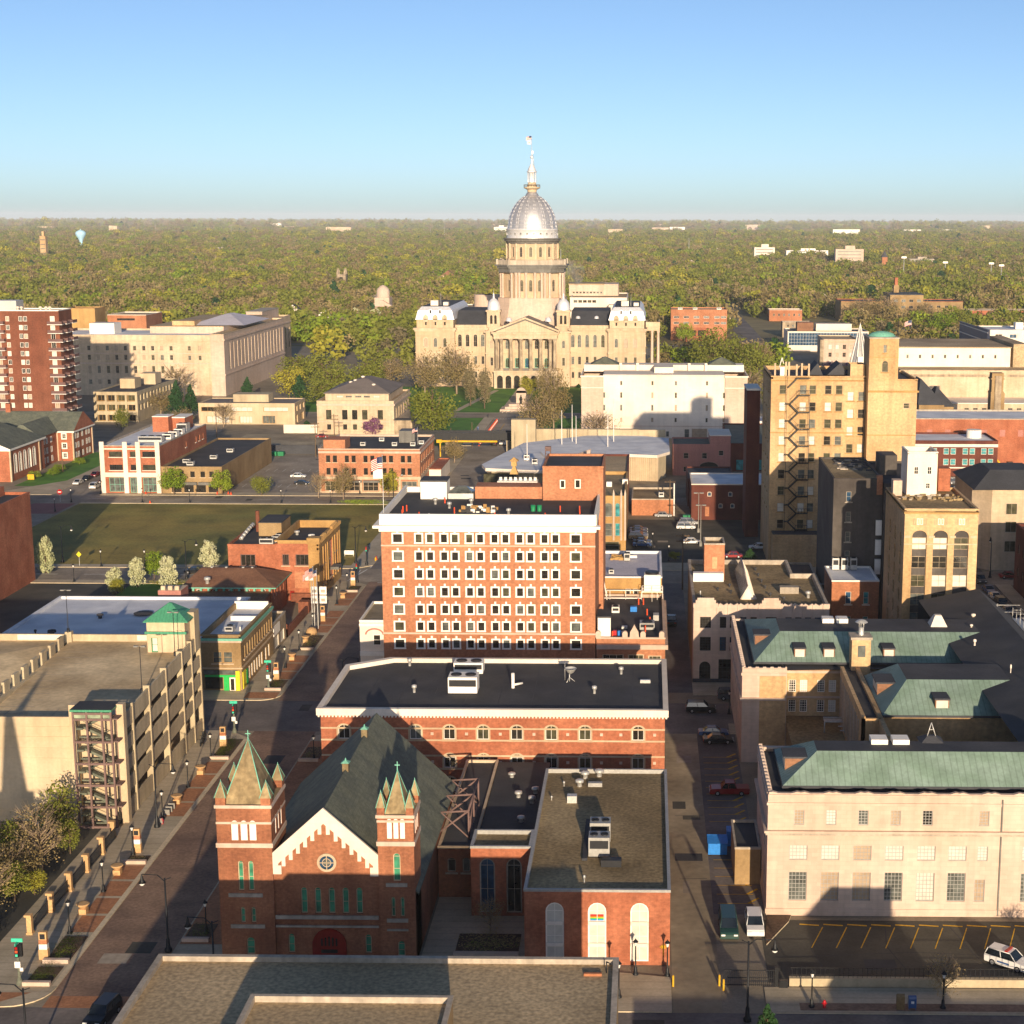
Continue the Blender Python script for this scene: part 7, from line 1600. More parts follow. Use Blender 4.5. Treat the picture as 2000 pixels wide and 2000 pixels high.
for (x,y,w_,d_,h_,wm,rm,lab) in HOUSES:
 t = thing('house',lab,'house',(x,y,0),'houses at the edge of the woods')
 b = MB(); b.box(x - w_ / 2,x + w_ / 2,y - d_ / 2,y + d_ / 2,0,h_,0); b.yprism([(x - w_ / 2,h_),(x + w_ / 2,h_),(x,h_ + w_ * .45)],y - d_ / 2,y + d_ / 2,0)
 b.build('wall',wm,t)
 b = MB()
 for s_ in (-1,1):
  P = [(x,y - d_ / 2 - .5,h_ + w_ * .45 + .15),(x + s_ * (w_ / 2 + .5),y - d_ / 2 - .5,h_ - .35),(x + s_ * (w_ / 2 + .5),y + d_ / 2 + .5,h_ - .35),(x,y + d_ / 2 + .5,h_ + w_ * .45 + .15)]
  b.face(P if s_ > 0 else P[::-1])
 b.build('roof',rm,t)
 for wx_ in (-.25,.25):
  for z in ([1.4,h_ * .62] if h_ > 6 else [1.6]):
   b = MB(); b.box(x + w_ * wx_ - .55,x + w_ * wx_ + .55,y - d_ / 2 - .06,y - d_ / 2 + .02,z,z + 1.7,0,bottom=True); b.build('window','glass_dark',t)

SPECK = 'small pale house half hidden among the far tree crowns'
rs_ = random.Random(21)
for i in range(34):
 Y = rs_.uniform(1350,3600); x = rs_.uniform(-.36,.22) * Y
 if abs(x + 57) < 60 or any(abs(x - q[0]) < 40 and abs(Y - q[1]) < 60 for q in HOUSES): continue
 w_ = rs_.uniform(7,12) * (1 + Y / 6000); h_ = rs_.uniform(6,9) + Y / 700
 t = thing('house',SPECK,'house',(x,Y,0),'houses lost in the woods'); b = MB(); b.box(x - w_ / 2,x + w_ / 2,Y - 5,Y + 5,0,h_,0); b.build('wall',rs_.choice(('stone_white','stone_cream','white_paint','brick_tan')),t)
 b = MB(); b.yprism([(x - w_ / 2 - .4,h_),(x + w_ / 2 + .4,h_),(x,h_ + w_ * .4)],Y - 5.4,Y + 5.4); b.build('roof',rs_.choice(('shingle_grey','shingle_brown','slate_dark','stone_grey')),t); HOUSES.append((x,Y,0))
for i in range(26):
 Y = rs_.uniform(6000,15000); x = rs_.uniform(-.38,.24) * Y; w_ = rs_.uniform(30,110)
 t = thing('shed','tiny pale shed on the far plain towards the horizon','shed',(x,Y,0),'sheds on the far plain'); b = MB(); b.box(x - w_ / 2,x + w_ / 2,Y - 10,Y + 10,0,rs_.uniform(28,44)); b.build('shell',rs_.choice(('white_paint','stone_cream','stone_pink')),t)
# ------------------------------------------------------------------ vegetation
leafm('leaf_olive','#949645','#6c7430'); leafm('leaf_brown','#a08e64','#7f7249'); leafm('leaf_bright','#a0ac3e','#6f8a2c')
leafm('leaf_dark','#3f5c38','#2a452a',.1); leafm('leaf_white','#dfdcb8','#b9bd8a',.2); leafm('leaf_pink','#9a6a8c','#7f5274',.2)
leafm('leaf_yellow','#b8ac46','#929438'); leafm('leaf_shrub','#5c6a2a','#3d4c20'); leafm('leaf_tan','#b9a578','#968458'); leafm('leaf_grey','#95886a','#746c4c')
def crown_mesh(name,matn,shape,n,leaf,seed,clumps=14,gap=.0,flat=1.0):
 """unit crown: height 1, width about 1; leaf-sized faces in clumps spread through the crown's volume"""
 rg = np.random.default_rng(seed)
 cs = []
 while len(cs) < clumps:
  p = rg.uniform(-1,1,3)
  if np.linalg.norm(p) > 1: continue
  z = (p[2] + 1) / 2
  if shape == 'round': w_ = math.sqrt(max(0,1 - p[2] ** 2)) ** .7; r_ = rg.uniform(.15,.25)
  elif shape == 'oval': w_ = .62 * math.sin(math.pi * min(1,.12 + z * .86)) ** .6; r_ = rg.uniform(.10,.17)
  elif shape == 'cone': w_ = .95 * (1 - z) ** .9 + .04; r_ = .05 + .14 * (1 - z)
  elif shape == 'pear': w_ = .85 * math.sin(math.pi * min(1,.2 + (1 - z) * .55)) ** .9 * (1 - z) ** .35 + .05; r_ = rg.uniform(.1,.17) * (1.1 - .5 * z)
  elif shape == 'flat': w_ = math.sqrt(max(0,1 - p[2] ** 2)); r_ = rg.uniform(.16,.28)
  else: w_ = 1; r_ = .2
  a = rg.uniform(0,2 * math.pi); rr = w_ * .42 * math.sqrt(rg.uniform(.1,1))
  cs.append((rr * math.cos(a),rr * math.sin(a),.06 + z * .86,r_,rg.uniform(0,1)))
 cs = np.array(cs)
 pick = rg.integers(0,len(cs),n)
 d = rg.normal(size=(n,3)); d /= np.linalg.norm(d,axis=1)[:,None]
 rad_ = cs[pick,3] * rg.uniform(.55,1.08,n) ** .6
 c = cs[pick,:3] + d * rad_[:,None] * np.array([1,1,.8 * flat])
 nrm = d + rg.normal(size=(n,3)) * .5; nrm /= np.linalg.norm(nrm,axis=1)[:,None]
 t1 = np.cross(nrm,rg.normal(size=(n,3))); t1 /= np.linalg.norm(t1,axis=1)[:,None]; t2 = np.cross(nrm,t1)
 s = leaf * rg.uniform(.6,1.3,n)[:,None]
 V = np.stack([c - t1 * s - t2 * s * .6,c + t1 * s - t2 * s * .5,c + t1 * s * .7 + t2 * s * .7,c - t1 * s * .8 + t2 * s * .6],1).reshape(-1,3)
 me = bpy.data.meshes.new(name)
 me.vertices.add(4 * n); me.vertices.foreach_set('co',V.ravel()); me.loops.add(4 * n); me.loops.foreach_set('vertex_index',np.arange(4 * n)); me.polygons.add(n); me.polygons.foreach_set('loop_start',np.arange(0,4 * n,4))
 me.update()
 at = me.attributes.new('tint','FLOAT','FACE'); at.data.foreach_set('value',np.clip(cs[pick,4] * .6 + rg.uniform(0,.5,n),0,1))
 me.materials.append(M(matn)); me.validate()
 return me
def trunk_mesh(name,matn,seed,limbs=10,spread=.42,base=.28,top=.85,r=.022,twigs=0):
 rg = random.Random(seed); b = MB()
 b.tube((0,0,-.02),(0.01,0,base),r * 1.3,r,7); b.tube((.01,0,base),(0,.01,top),r,r * .35,6)
 for i in range(limbs):
  z0 = base + (top - base) * .75 * (i / limbs); a = i * 2.4 + rg.uniform(-.4,.4); L = spread * rg.uniform(.7,1.05) * (1 - .45 * i / limbs)
  z1 = min(.97,z0 + L * rg.uniform(.45,1.0))
  q = (L * math.cos(a),L * math.sin(a),z1); b.tube((0,0,z0),q,r * .55,r * .14,5)
  for k in range(2 + twigs):
   t_ = rg.uniform(.4,.9); p = (q[0] * t_,q[1] * t_,z0 + (z1 - z0) * t_); a2 = a + rg.uniform(-1,1)
   b.tube(p,(p[0] + .16 * math.cos(a2),p[1] + .16 * math.sin(a2),p[2] + rg.uniform(.08,.2)),r * .25,r * .07,4)
 return b.mesh(name,[matn])
TK = {}
def kind(k,matn,shape,n,leaf,clumps,seed,bark='bark',**tk):
 TK[k] = (crown_mesh('crown',matn,shape,n,leaf,seed,clumps),trunk_mesh('trunk',bark,seed,**tk))
kind('olive','leaf_olive','round',2600,.022,46,1); kind('olive_b','leaf_olive','round',2400,.022,38,2)
kind('brown','leaf_brown','round',2500,.017,60,3,bark='bark_pale',limbs=16,twigs=3); kind('bright','leaf_bright','round',2600,.024,40,4)
kind('dark','leaf_dark','cone',2400,.026,60,5,limbs=4,spread=.2); kind('white','leaf_white','pear',2600,.024,46,6)
kind('pink','leaf_pink','flat',1300,.028,24,7,bark='bark'); kind('column','leaf_grey','oval',2800,.018,70,8,limbs=16,spread=.24)
kind('bare','leaf_tan','round',1000,.014,40,9,bark='bark_pale',limbs=22,twigs=4); kind('yellow','leaf_yellow','round',2200,.022,40,10)
kind('thin','leaf_olive','oval',1500,.02,36,12,bark='bark',limbs=12,spread=.3)
def tree(k,x,y,h,w_,label,cat='tree',group=None,name='tree',z=0.0,rot=None):
 t = thing(name,label,cat,(x,y,z),group)
 cm,tm = TK[k]
 z0 = .12 if k not in ('dark','white') else .04
 o = bpy.data.objects.new('crown',cm); COL.objects.link(o); o.parent = t; o.location = (0,0,h * z0); o.scale = (w_,w_,h * (1 - z0))
 o = bpy.data.objects.new('trunk',tm); COL.objects.link(o); o.parent = t; o.scale = (w_ if k in ('bare','brown') else max(w_ * .8,h * .5),w_ if k in ('bare','brown') else max(w_ * .8,h * .5),h)
 t.rotation_euler.z = RND.uniform(0,6.28) if rot is None else rot
 return t
tree('bright',-138.3,455.6,8.2,7.4,'round bright green tree between the white pier building and the brown shop row',name='street_tree')
tree('bright',-124.2,455.6,7.4,6.2,'round bright green tree at the right corner of the brown shop row',name='street_tree')
tree('olive',-112.6,455.8,6.8,6,'small green street tree in front of the open car park',name='street_tree')
tree('bare',-95.2,452,8.0,5.6,'nearly bare street tree at the left end of the orange brick corner block',name='street_tree')
tree('brown',-87.6,450,10.5,7,'taller grey twiggy street tree before the orange brick corner block',name='street_tree')
tree('yellow',-75.2,454.6,8.2,6.2,'yellow green sapling before the right half of the orange brick corner block',name='street_tree')
tree('white',-136.8,351.5,10.0,5.2,'tall white blossoming pear tree beside the windowless brick warehouse',name='pear_tree')
tree('white',-115.2,333.8,6.4,4.8,'white blossoming pear tree, leftmost of the pair by the green lawn',name='pear_tree')
tree('white',-111.8,338.4,7.8,4.8,'white blossoming pear tree touching the bright green shrub on its right',name='pear_tree')
tree('white',-105.2,339,8.0,5.6,'white blossoming pear tree standing over yellow ground cover',name='pear_tree')
tree('white',-101.4,358.6,7.4,5.4,'white blossoming pear tree on the verge left of the ornate brick hall',name='pear_tree')
tree('yellow',-114.0,331,3.8,3.8,'yellow green bush below the left pear trees','shrub',name='shrub')
tree('bright',-110.2,345.4,6.6,4.6,'bright green leafy tree behind the pear trees','tree',name='tree')
PARK = [('olive',-78.6,577,21.5,17.5,'big spreading yellow green tree right of the stone library'),('brown',-40,572,19,15,'large twiggy brown tree left of the white office block'),('brown',-36,604,24,13,'tall brown tree at the left edge of the white office block'),('dark',-26.5,566,10.5,11,'dark spreading evergreen in front of the white office block'),('bare',-17,568,12,15,'bare spreading tree against the white office block'),
  ('column',-69.4,672,19,10.5,'narrow upright tree on the statehouse lawn left of the centre walk'),('column',-76.5,682,18,10,'narrow upright tree, left one of the pair on the statehouse lawn'),('brown',-101,716,21.5,17,'bushy brown tree before the left arm of the statehouse'),('brown',-88,728,24,18,'tallest bushy brown tree before the statehouse link wing'),('brown',-44,700,18,11,'brown tree right of the statehouse centre walk'),('yellow',-53.5,715,10,10,'low yellow green tree in front of the portico arches'),
  ('olive',-43,655,13,10,'low olive tree behind the avenue statue'),('brown',-64,520,8.5,8,'small round brown tree by the railway bridge'),('dark',-189,632,16.5,10,'dark green conifer at the right end of the tan grid office'),('dark',-185.5,640,14,9,'slightly shorter dark conifer nearest the government block corner'),('brown',-198,640,12,12,'brown leafless tree beside the tan grid office'),('bare',-206,690,17,15,'pale bare tree against the government block wall'),('olive',-201,600,9.5,6,'slim green tree before the tan grid office'),('brown',-178,600,9,9,'rusty brown tree left of the low tan office'),('bare',-164,608,10,9,'small bare tree at the front of the low tan office'),
  ('dark',-152,690,13,12,'dark evergreen left of the leafy grove'),('olive',-140,700,17,19,'broad olive tree at the heart of the leafy grove'),('olive_b',-150,730,19,20,'large olive tree at the back of the leafy grove'),('olive',-128,715,18,18,'round olive tree at the right of the leafy grove'),('olive_b',-138,668,13,15,'lower olive tree in front of the leafy grove'),('yellow',-160,705,15,16,'yellowish tree at the left of the leafy grove'),('brown',-121,745,17,15,'brown tree at the far right of the leafy grove'),('yellow',-112,690,8.5,9,'bright yellow green shrub tree behind the library'),('olive_b',-122,660,12,14,'olive tree directly behind the library roof'),('olive',-168,760,17,18,'olive tree filling the gap beside the government block'),('dark',-175,690,12,9,'dark conifer before the government block steps'),('olive',-133,770,15,16,'olive tree furthest up the leafy grove'),
  ('olive_b',34,820,25,26,'huge olive tree behind the right end of the white office block'),('olive',47,800,22,22,'second huge olive tree behind the right end of the white office block'),('olive',30,770,17,18,'olive tree low behind the white office block'),('olive_b',52,760,18,18,'olive tree along the long street behind the white office block'),('brown',45,700,16,16,'brown tree behind the right wall of the white office block'),('olive',53,650,14,13,'olive tree nearest the dark side stack of the tan tower'),('brown',60,850,17,15,'brown tree at the kerb of the long street'),('bright',24,1040,13,12,'bright green tree in front of the orange brick office'),
  ('olive',78,720,12,11,'olive tree left of the pink stone block'),('olive_b',86,700,10,12,'low olive tree by the pink stone block'),('pink',97,850,5,8,'pink redbud before the pink stone block'),('pink',107,848,4.4,7,'smaller pink redbud at the right of the pink stone block'),('pink',-102.4,586,6.5,7.2,'pink redbud against the front of the stone library'),('white',-206,1120,20,14,'pale blossoming tree by the white houses, left one'),('white',-190,1110,20,15,'pale blossoming tree by the white houses, right one'),
  ('brown',165,1225,24,22,'brown bushy tree in front of the school left wing'),('brown',182,1215,26,22,'tallest brown tree in front of the school'),('brown',212,1220,20,18,'brown tree in front of the school right wing'),('bright',196,1060,19,22,'bright green tree cluster right of the red brick villa'),('olive',206,1045,17,18,'olive tree right of the red brick villa'),('olive_b',212,1100,20,20,'olive tree behind the bright green cluster'),('brown',232,1200,16,17,'brown tree right of the school entrance'),('olive',120,1420,16,16,'olive tree beside the small cream house'),('bright',140,1440,14,15,'bright green tree by the white gabled house'),
  ('olive',-96,905,14,15,'olive tree at the back of the statehouse car park'),('olive_b',-128,1010,13,20,'spreading tree at the left back of the statehouse car park'),('olive',-144,1012,12,20,'spreading tree in the middle back of the statehouse car park'),('olive_b',-158,1014,14,20,'spreading tree at the far back of the statehouse car park')]
for (k,x,y,h,w_,lab) in PARK: tree(k,x,y,h,w_,lab,name='pine_tree' if k == 'dark' else 'redbud_tree' if k == 'pink' else 'tree')
NEAR = [('thin',-75.8,194,8.5,8,'tall yellow green shrub at the foot of the glazed stair tower'),('bare',-77.6,190,7.2,7.5,'bare twiggy tree against the parking garage wall'),('bare',-74.6,184,7.8,7.5,'bare twiggy tree by the middle of the railing'),('brown',-76.4,180,6.5,6.5,'rusty leafed shrub tree along the railing'),('bare',-76.2,172,7.5,7.5,'bare spreading tree near the nearest fence piers'),('thin',-73.4,190.5,4.6,4.6,'dense green bush beside the railing near the stair tower'),('bare',-78,166,7,7,'bare tree at the left edge of the photo'),('yellow',-73.2,178,3,3.2,'low yellow green bush along the railing'),('thin',-73.6,164,3.2,4,'low yellow green bush by the traffic light'),('thin',-79.5,186,6.4,7,'leafy yellow green shrub behind the bare trees'),('bare',-79,177,7.4,7,'bare twiggy tree behind the rusty leafed shrub'),('thin',-74.8,176,5.2,5.4,'bushy yellow green shrub in the middle of the railing'),('thin',-76,168,5,5.6,'bushy yellow green shrub near the left edge')]
for (k,x,y,h,w_,lab) in NEAR: tree(k,x,y,h,w_,lab,'shrub' if h < 5 else 'tree',name='shrub' if h < 5 else 'tree')
tree('dark',11.9,142,5.8,4.0,'yellow green conifer tip at the bottom edge right of the alley',name='pine_tree')
tree('bare',-17.5,168,4.6,4.0,'small bare courtyard tree between church and annex'); tree('bare',31,153,5.4,4,'thin bare sapling in a pavement tree pit by the mailbox',name='sapling'); tree('bare',46,153,5.6,4,'thin bare sapling at the right end of the pavement',name='sapling')
tree('yellow',6.6,369.5,2.2,3.4,'small green bush at the front edge of the car park','shrub',name='shrub'); tree('olive',-3,368.5,2.6,3.2,'grey green bush beside the parked blue car','shrub',name='shrub')
tree('dark',24.5,370,3.0,4.2,'dark bush at the shaded edge of the car park','shrub',name='shrub')
HED = [(-186,512,'round clipped hedge bush by the colonial hall wing'),(-187.5,498,'clipped hedge bush by the colonial hall door'),(-190,484,'clipped hedge bush nearest the colonial hall nave'),(-186.5,490,'low hedge bush at the colonial hall steps'),(-132.6,612,'round dark hedge bush right of the low tan office'),(-111,760.2,'dark clipped bush at the left corner of the statehouse'),(-84,757,'wide dark clipped bush under the statehouse link wing'),(-33,755,'dark clipped bush right of the statehouse portico')]
for (x,y,lab) in HED: tree('bright' if x < -150 else 'dark',x,y,2.4,4.2,lab,'hedge',name='hedge')
tag(crown_o := bpy.data.objects.new('ground_cover',crown_mesh('ground_cover','leaf_bright','flat',1500,.02,33,40)),kind='stuff'); COL.objects.link(crown_o); crown_o.location = (-79.5,441.5,0); crown_o.scale = (16,3.2,1.6)
crown_o['label'] = 'bright green ground cover along the far edge of the grass lot'; crown_o['category'] = 'ground cover'
o = bpy.data.objects.new('ground_cover',crown_mesh('ground_cover','leaf_yellow','flat',1200,.02,34,40)); COL.objects.link(o); o.location = (-105.5,341,0); o.scale = (11,4,1.1); tag(o,'yellow ground cover bed beneath the pear tree by the road','ground cover',kind='stuff')
def bed(x0,x1,y0,y1,n,label,seed,h=.9):
 rg = np.random.default_rng(seed); b = MB(); b.box(x0,x1,y0,y1,.1,.2)
 o = tag(b.build('planting_bed','mulch'),kind='structure')
 me = crown_mesh('bed_plants',('leaf_tan','leaf_shrub')[seed % 2],'flat',n,.016,seed,60); q = bpy.data.objects.new('bed_plants',me); COL.objects.link(q); q.location = ((x0 + x1) / 2,(y0 + y1) / 2,.15); q.scale = ((x1 - x0) * 1.05,(y1 - y0) * 1.05,h); tag(q,label,'plants',kind='stuff')
 me = crown_mesh('bed_plants','leaf_bright','flat',n // 3,.016,seed + 50,12); q = bpy.data.objects.new('bed_plants',me); COL.objects.link(q); q.location = ((x0 + x1) / 2,(y0 + y1) / 2 - (y1 - y0) * .2,.15); q.scale = ((x1 - x0) * .9,(y1 - y0) * .6,h * .8); tag(q,label.replace('dry grasses','low leafy plants').replace('dry plants','low leafy plants'),'plants',kind='stuff')
 b = MB(); b.box(x0 - .1,x1 + .1,y0 - .55,y0 - .05,.1,.55); tag(b.build('bed_kerb','stone_pink'),kind='structure')
bed(-65.6,-62.9,155.4,159.2,900,'dry grasses in the nearest raised street bed by the traffic light',41); bed(-65.4,-62.8,160.6,166.6,900,'dry grasses in the second raised street bed',43)
bed(-65.2,-62.6,226.8,235.4,1200,'dry plants in the raised street bed behind the church spire',45); bed(-65.4,-62.8,187.6,189.6,400,'dry plants in the small street bed by the clay planters',46,.6); bed(-65.4,-62.8,262,267.6,700,'dry plants in the street bed by the corner shop crossing',47); bed(-65.2,-62.6,288,298,900,'dry grasses in the long street bed by the flag banners',48); bed(-65.2,-62.8,335,340,500,'dry plants in the street bed by the far crossing',49)
bed(-51.8,-49,166,170,500,'dry plants in the shaded street bed beside the church',51); bed(-51.8,-49,226,232,500,'dry plants in the shaded street bed beside the brick block',52)
bed(-21,-14,163,168,900,'dark shrubs in the courtyard between church and annex',54)
# ------------------------------------------------------------------ the woods: one mass of many trees
protos = []
for i,(m_,sh,n,lf,cl) in enumerate((('leaf_olive','round',420,.055,26),('leaf_olive','round',420,.055,30),('leaf_brown','round',380,.048,30),('leaf_grey','round',380,.05,26),('leaf_yellow','round',400,.055,26),('leaf_bright','round',400,.055,24),('leaf_tan','round',260,.04,30),('leaf_dark','cone',360,.06,30),('leaf_brown','round',360,.05,24))):
 protos.append((crown_mesh('proto',m_,sh,n,lf,100 + i,cl),m_))
EXC = [(-420,420,1006,1028),(60,80,900,1570),(-178,-160,700,1000),(140,262,1195,1310),(80,140,900,1300),(10,56,900,1110),(-290,-186,690,1010),(-315,-278,885,940),(-152,-112,880,1004),(-50,-8,880,965),(-110,-82,870,925),(150,215,1030,1110),(170,235,780,910),(-60,60,900,1000),(78,140,840,900),(96,180,660,745),(-116,8,655,860),(248,340,1255,1300),(98,140,1320,1360),(-60,420,1000,1040)]
for (x,y,*_r) in HOUSES: EXC.append((x - 9,x + 9,y - 26,y + 9))
for (x,y,a) in ((-1238,3500,14),(-344,1800,14),(-215,1300,16),(-1056,2800,18),(205,2850,40),(330,2650,46),(305,3100,50),(440,2600,30)): EXC.append((x - a,x + a,y - a * 2.4,y + a))
rg = np.random.default_rng(5)
pts,scs,kds = [],[],[]
def fill(y0,y1,step,hs,keep=.93):
 ys = np.arange(y0,y1,step)
 for y in ys:
  xs = np.arange(-.46 * y - 30,.31 * y + 30,step)
  X = xs + rg.uniform(-.45,.45,len(xs)) * step; Yv = y + rg.uniform(-.45,.45,len(xs)) * step
  ok = rg.uniform(size=len(xs)) < keep
  for (a,b_,c,d) in EXC: ok &= ~((X > a - 3) & (X < b_ + 3) & (Yv > c - 3) & (Yv < d + 3))
  if y > 6500:
   fld = np.sin(X * .0011 + 1.7) * np.sin(Yv * .0016) + .35 * np.sin(X * .004 + Yv * .003); ok &= fld < (.15 if y < 9500 else -.02)
  X,Yv = X[ok],Yv[ok]
  for x_,y_ in zip(X,Yv):
   nz = math.sin(x_ * .013 + 1) * math.sin(y_ * .011) + .5 * math.sin(x_ * .031 + y_ * .027)
   pr = [.25,.2,.14,.14,.06,.05,.06,.03,.07] if nz > -.1 else [.12,.12,.24,.2,.03,.03,.12,.03,.11]
   pts.append((x_,y_,0)); scs.append(hs * rg.uniform(.6,1.4) * (1 + .18 * nz)); kds.append(int(rg.choice(9,p=pr)))
fill(870,1300,10.5,15); fill(1300,2600,11.5,16.5); fill(2600,4600,16,19); fill(4600,9000,30,26); fill(9000,24000,95,50,.8)
nP = len(pts)
V = [tuple(p) for p in pts]; F_ = []; kd = list(kds); sc_l = list(scs); Fm = []; Ft = []
mats_w = []
for i,(me,m_) in enumerate(protos):
 off = len(V); n = len(me.vertices); co = np.empty(n * 3); me.vertices.foreach_get('co',co)
 V += [tuple(c) for c in co.reshape(-1,3)]; kd += [100 + i] * n; sc_l += [1.0] * n
 if m_ not in mats_w: mats_w.append(m_)
 tv = np.empty(len(me.polygons)); me.attributes['tint'].data.foreach_get('value',tv)
 for q in range(n // 4): F_.append(tuple(off + 4 * q + z for z in range(4))); Fm.append(mats_w.index(m_))
 Ft += list(tv)
wm = bpy.data.meshes.new('woodland'); wm.from_pydata(V,[],F_)
for m_ in mats_w: wm.materials.append(M(m_))
wm.polygons.foreach_set('material_index',Fm)
a = wm.attributes.new('tint','FLOAT','FACE'); a.data.foreach_set('value',Ft)
a = wm.attributes.new('sort','INT','POINT'); a.data.foreach_set('value',kd)
a = wm.attributes.new('size','FLOAT','POINT'); a.data.foreach_set('value',sc_l)
for me,_m in protos: bpy.data.meshes.remove(me)
wo = bpy.data.objects.new('woodland',wm); COL.objects.link(wo)
tag(wo,'far stretching spring woodland of olive and brown tree crowns reaching the horizon','woodland',kind='stuff')
gt = bpy.data.node_groups.new('grow_woodland','GeometryNodeTree')
gt.interface.new_socket('Geometry',in_out='INPUT',socket_type='NodeSocketGeometry'); gt.interface.new_socket('Geometry',in_out='OUTPUT',socket_type='NodeSocketGeometry')
N = gt.nodes; Lk = gt.links; gi = N.new('NodeGroupInput'); go = N.new('NodeGroupOutput'); jn = N.new('GeometryNodeJoinGeometry')
na = N.new('GeometryNodeInputNamedAttribute'); na.data_type = 'INT'; na.inputs['Name'].default_value = 'sort'
ns = N.new('GeometryNodeInputNamedAttribute'); ns.data_type = 'FLOAT'; ns.inputs['Name'].default_value = 'size'
rv = N.new('FunctionNodeRandomValue'); rv.data_type = 'FLOAT_VECTOR'; rv.inputs[0].default_value = (0,0,0); rv.inputs[1].default_value = (0,0,6.28)
rs = N.new('FunctionNodeRandomValue'); rs.data_type = 'FLOAT_VECTOR'; rs.inputs[0].default_value = (.8,.8,.75); rs.inputs[1].default_value = (1.15,1.15,1.0)
mv = N.new('ShaderNodeVectorMath'); mv.operation = 'SCALE'; Lk.new(rs.outputs[0],mv.inputs[0]); Lk.new(ns.outputs['Attribute'],mv.inputs['Scale'])
def sep(val):
 c = N.new('FunctionNodeCompare'); c.data_type = 'INT'; c.operation = 'EQUAL'
 Lk.new(na.outputs['Attribute'],c.inputs[2]); c.inputs[3].default_value = val
 s_ = N.new('GeometryNodeSeparateGeometry'); s_.domain = 'POINT'; Lk.new(gi.outputs[0],s_.inputs[0]); Lk.new(c.outputs[0],s_.inputs[1]); return s_.outputs[0]
for i in range(9):
 ip = N.new('GeometryNodeInstanceOnPoints'); Lk.new(sep(i),ip.inputs['Points']); Lk.new(sep(100 + i),ip.inputs['Instance']); Lk.new(rv.outputs[0],ip.inputs['Rotation']); Lk.new(mv.outputs[0],ip.inputs['Scale']); Lk.new(ip.outputs[0],jn.inputs[0])
Lk.new(jn.outputs[0],go.inputs[0])
md = wo.modifiers.new('grow','NODES'); md.node_group = gt
hz = MB(); hz.box(-17000,13000,-420,26100,-1.2,135,bottom=True); ho = tag(hz.build('haze',[]),kind='stuff')
hm = bpy.data.materials.new('haze_air'); hm.use_nodes = True; hn = hm.node_tree; hn.nodes.remove(hn.nodes['Principled BSDF'])
pv = hn.nodes.new('ShaderNodeVolumePrincipled'); pv.inputs['Color'].default_value = (.76,.84,1.0,1); pv.inputs['Density'].default_value = 0.000034; pv.inputs['Anisotropy'].default_value = -0.2
hn.links.new(pv.outputs[0],hn.nodes['Material Output'].inputs['Volume']); ho.data.materials.append(hm)
# ------------------------------------------------------------------ vehicles
for n_,c_,r_ in (('car_black','#16181c',.3),('car_white','#e6e4df',.35),('car_silver','#9fa1a3',.3),('car_blue','#3a5b8c',.3),('car_red','#8f1a1c',.3),('car_green','#24423c',.3),('car_tan','#a08e70',.3),('car_grey','#4c4f55',.3)): mat(n_,c_,rough=r_,var=.03,fv=.02,spec=.6)
glassm('car_glass','#1b2228',rough=.06,spec=.8); mat('tyre','#1a1a1b',rough=.9,var=.05); mat('rim','#a9aaac',rough=.4,metal=.5,var=.05); mat('lamp_clear','#e8e8e0',rough=.2,var=.03); mat('lamp_red','#a01818',rough=.3,var=.03)
KINDS = {   # length,width,height,belt,bonnet z,(roof front,roof rear),(windscreen base,rear base),bed
 'sedan': (4.7,1.8,1.45,.88,.82,(-.35,.95),(-1.15,1.65)),'suv': (4.9,1.95,1.85,1.12,1.08,(-.45,2.1),(-1.2,2.4)),
 'van': (5.6,2.05,2.1,1.2,1.12,(-1.0,2.65),(-1.7,2.78)),'minivan': (5.0,1.95,1.75,1.0,.95,(-.7,2.1),(-1.75,2.45)),'pickup': (5.6,2.0,1.85,1.1,1.08,(-.6,.7),(-1.2,1.0))}
CM = {}
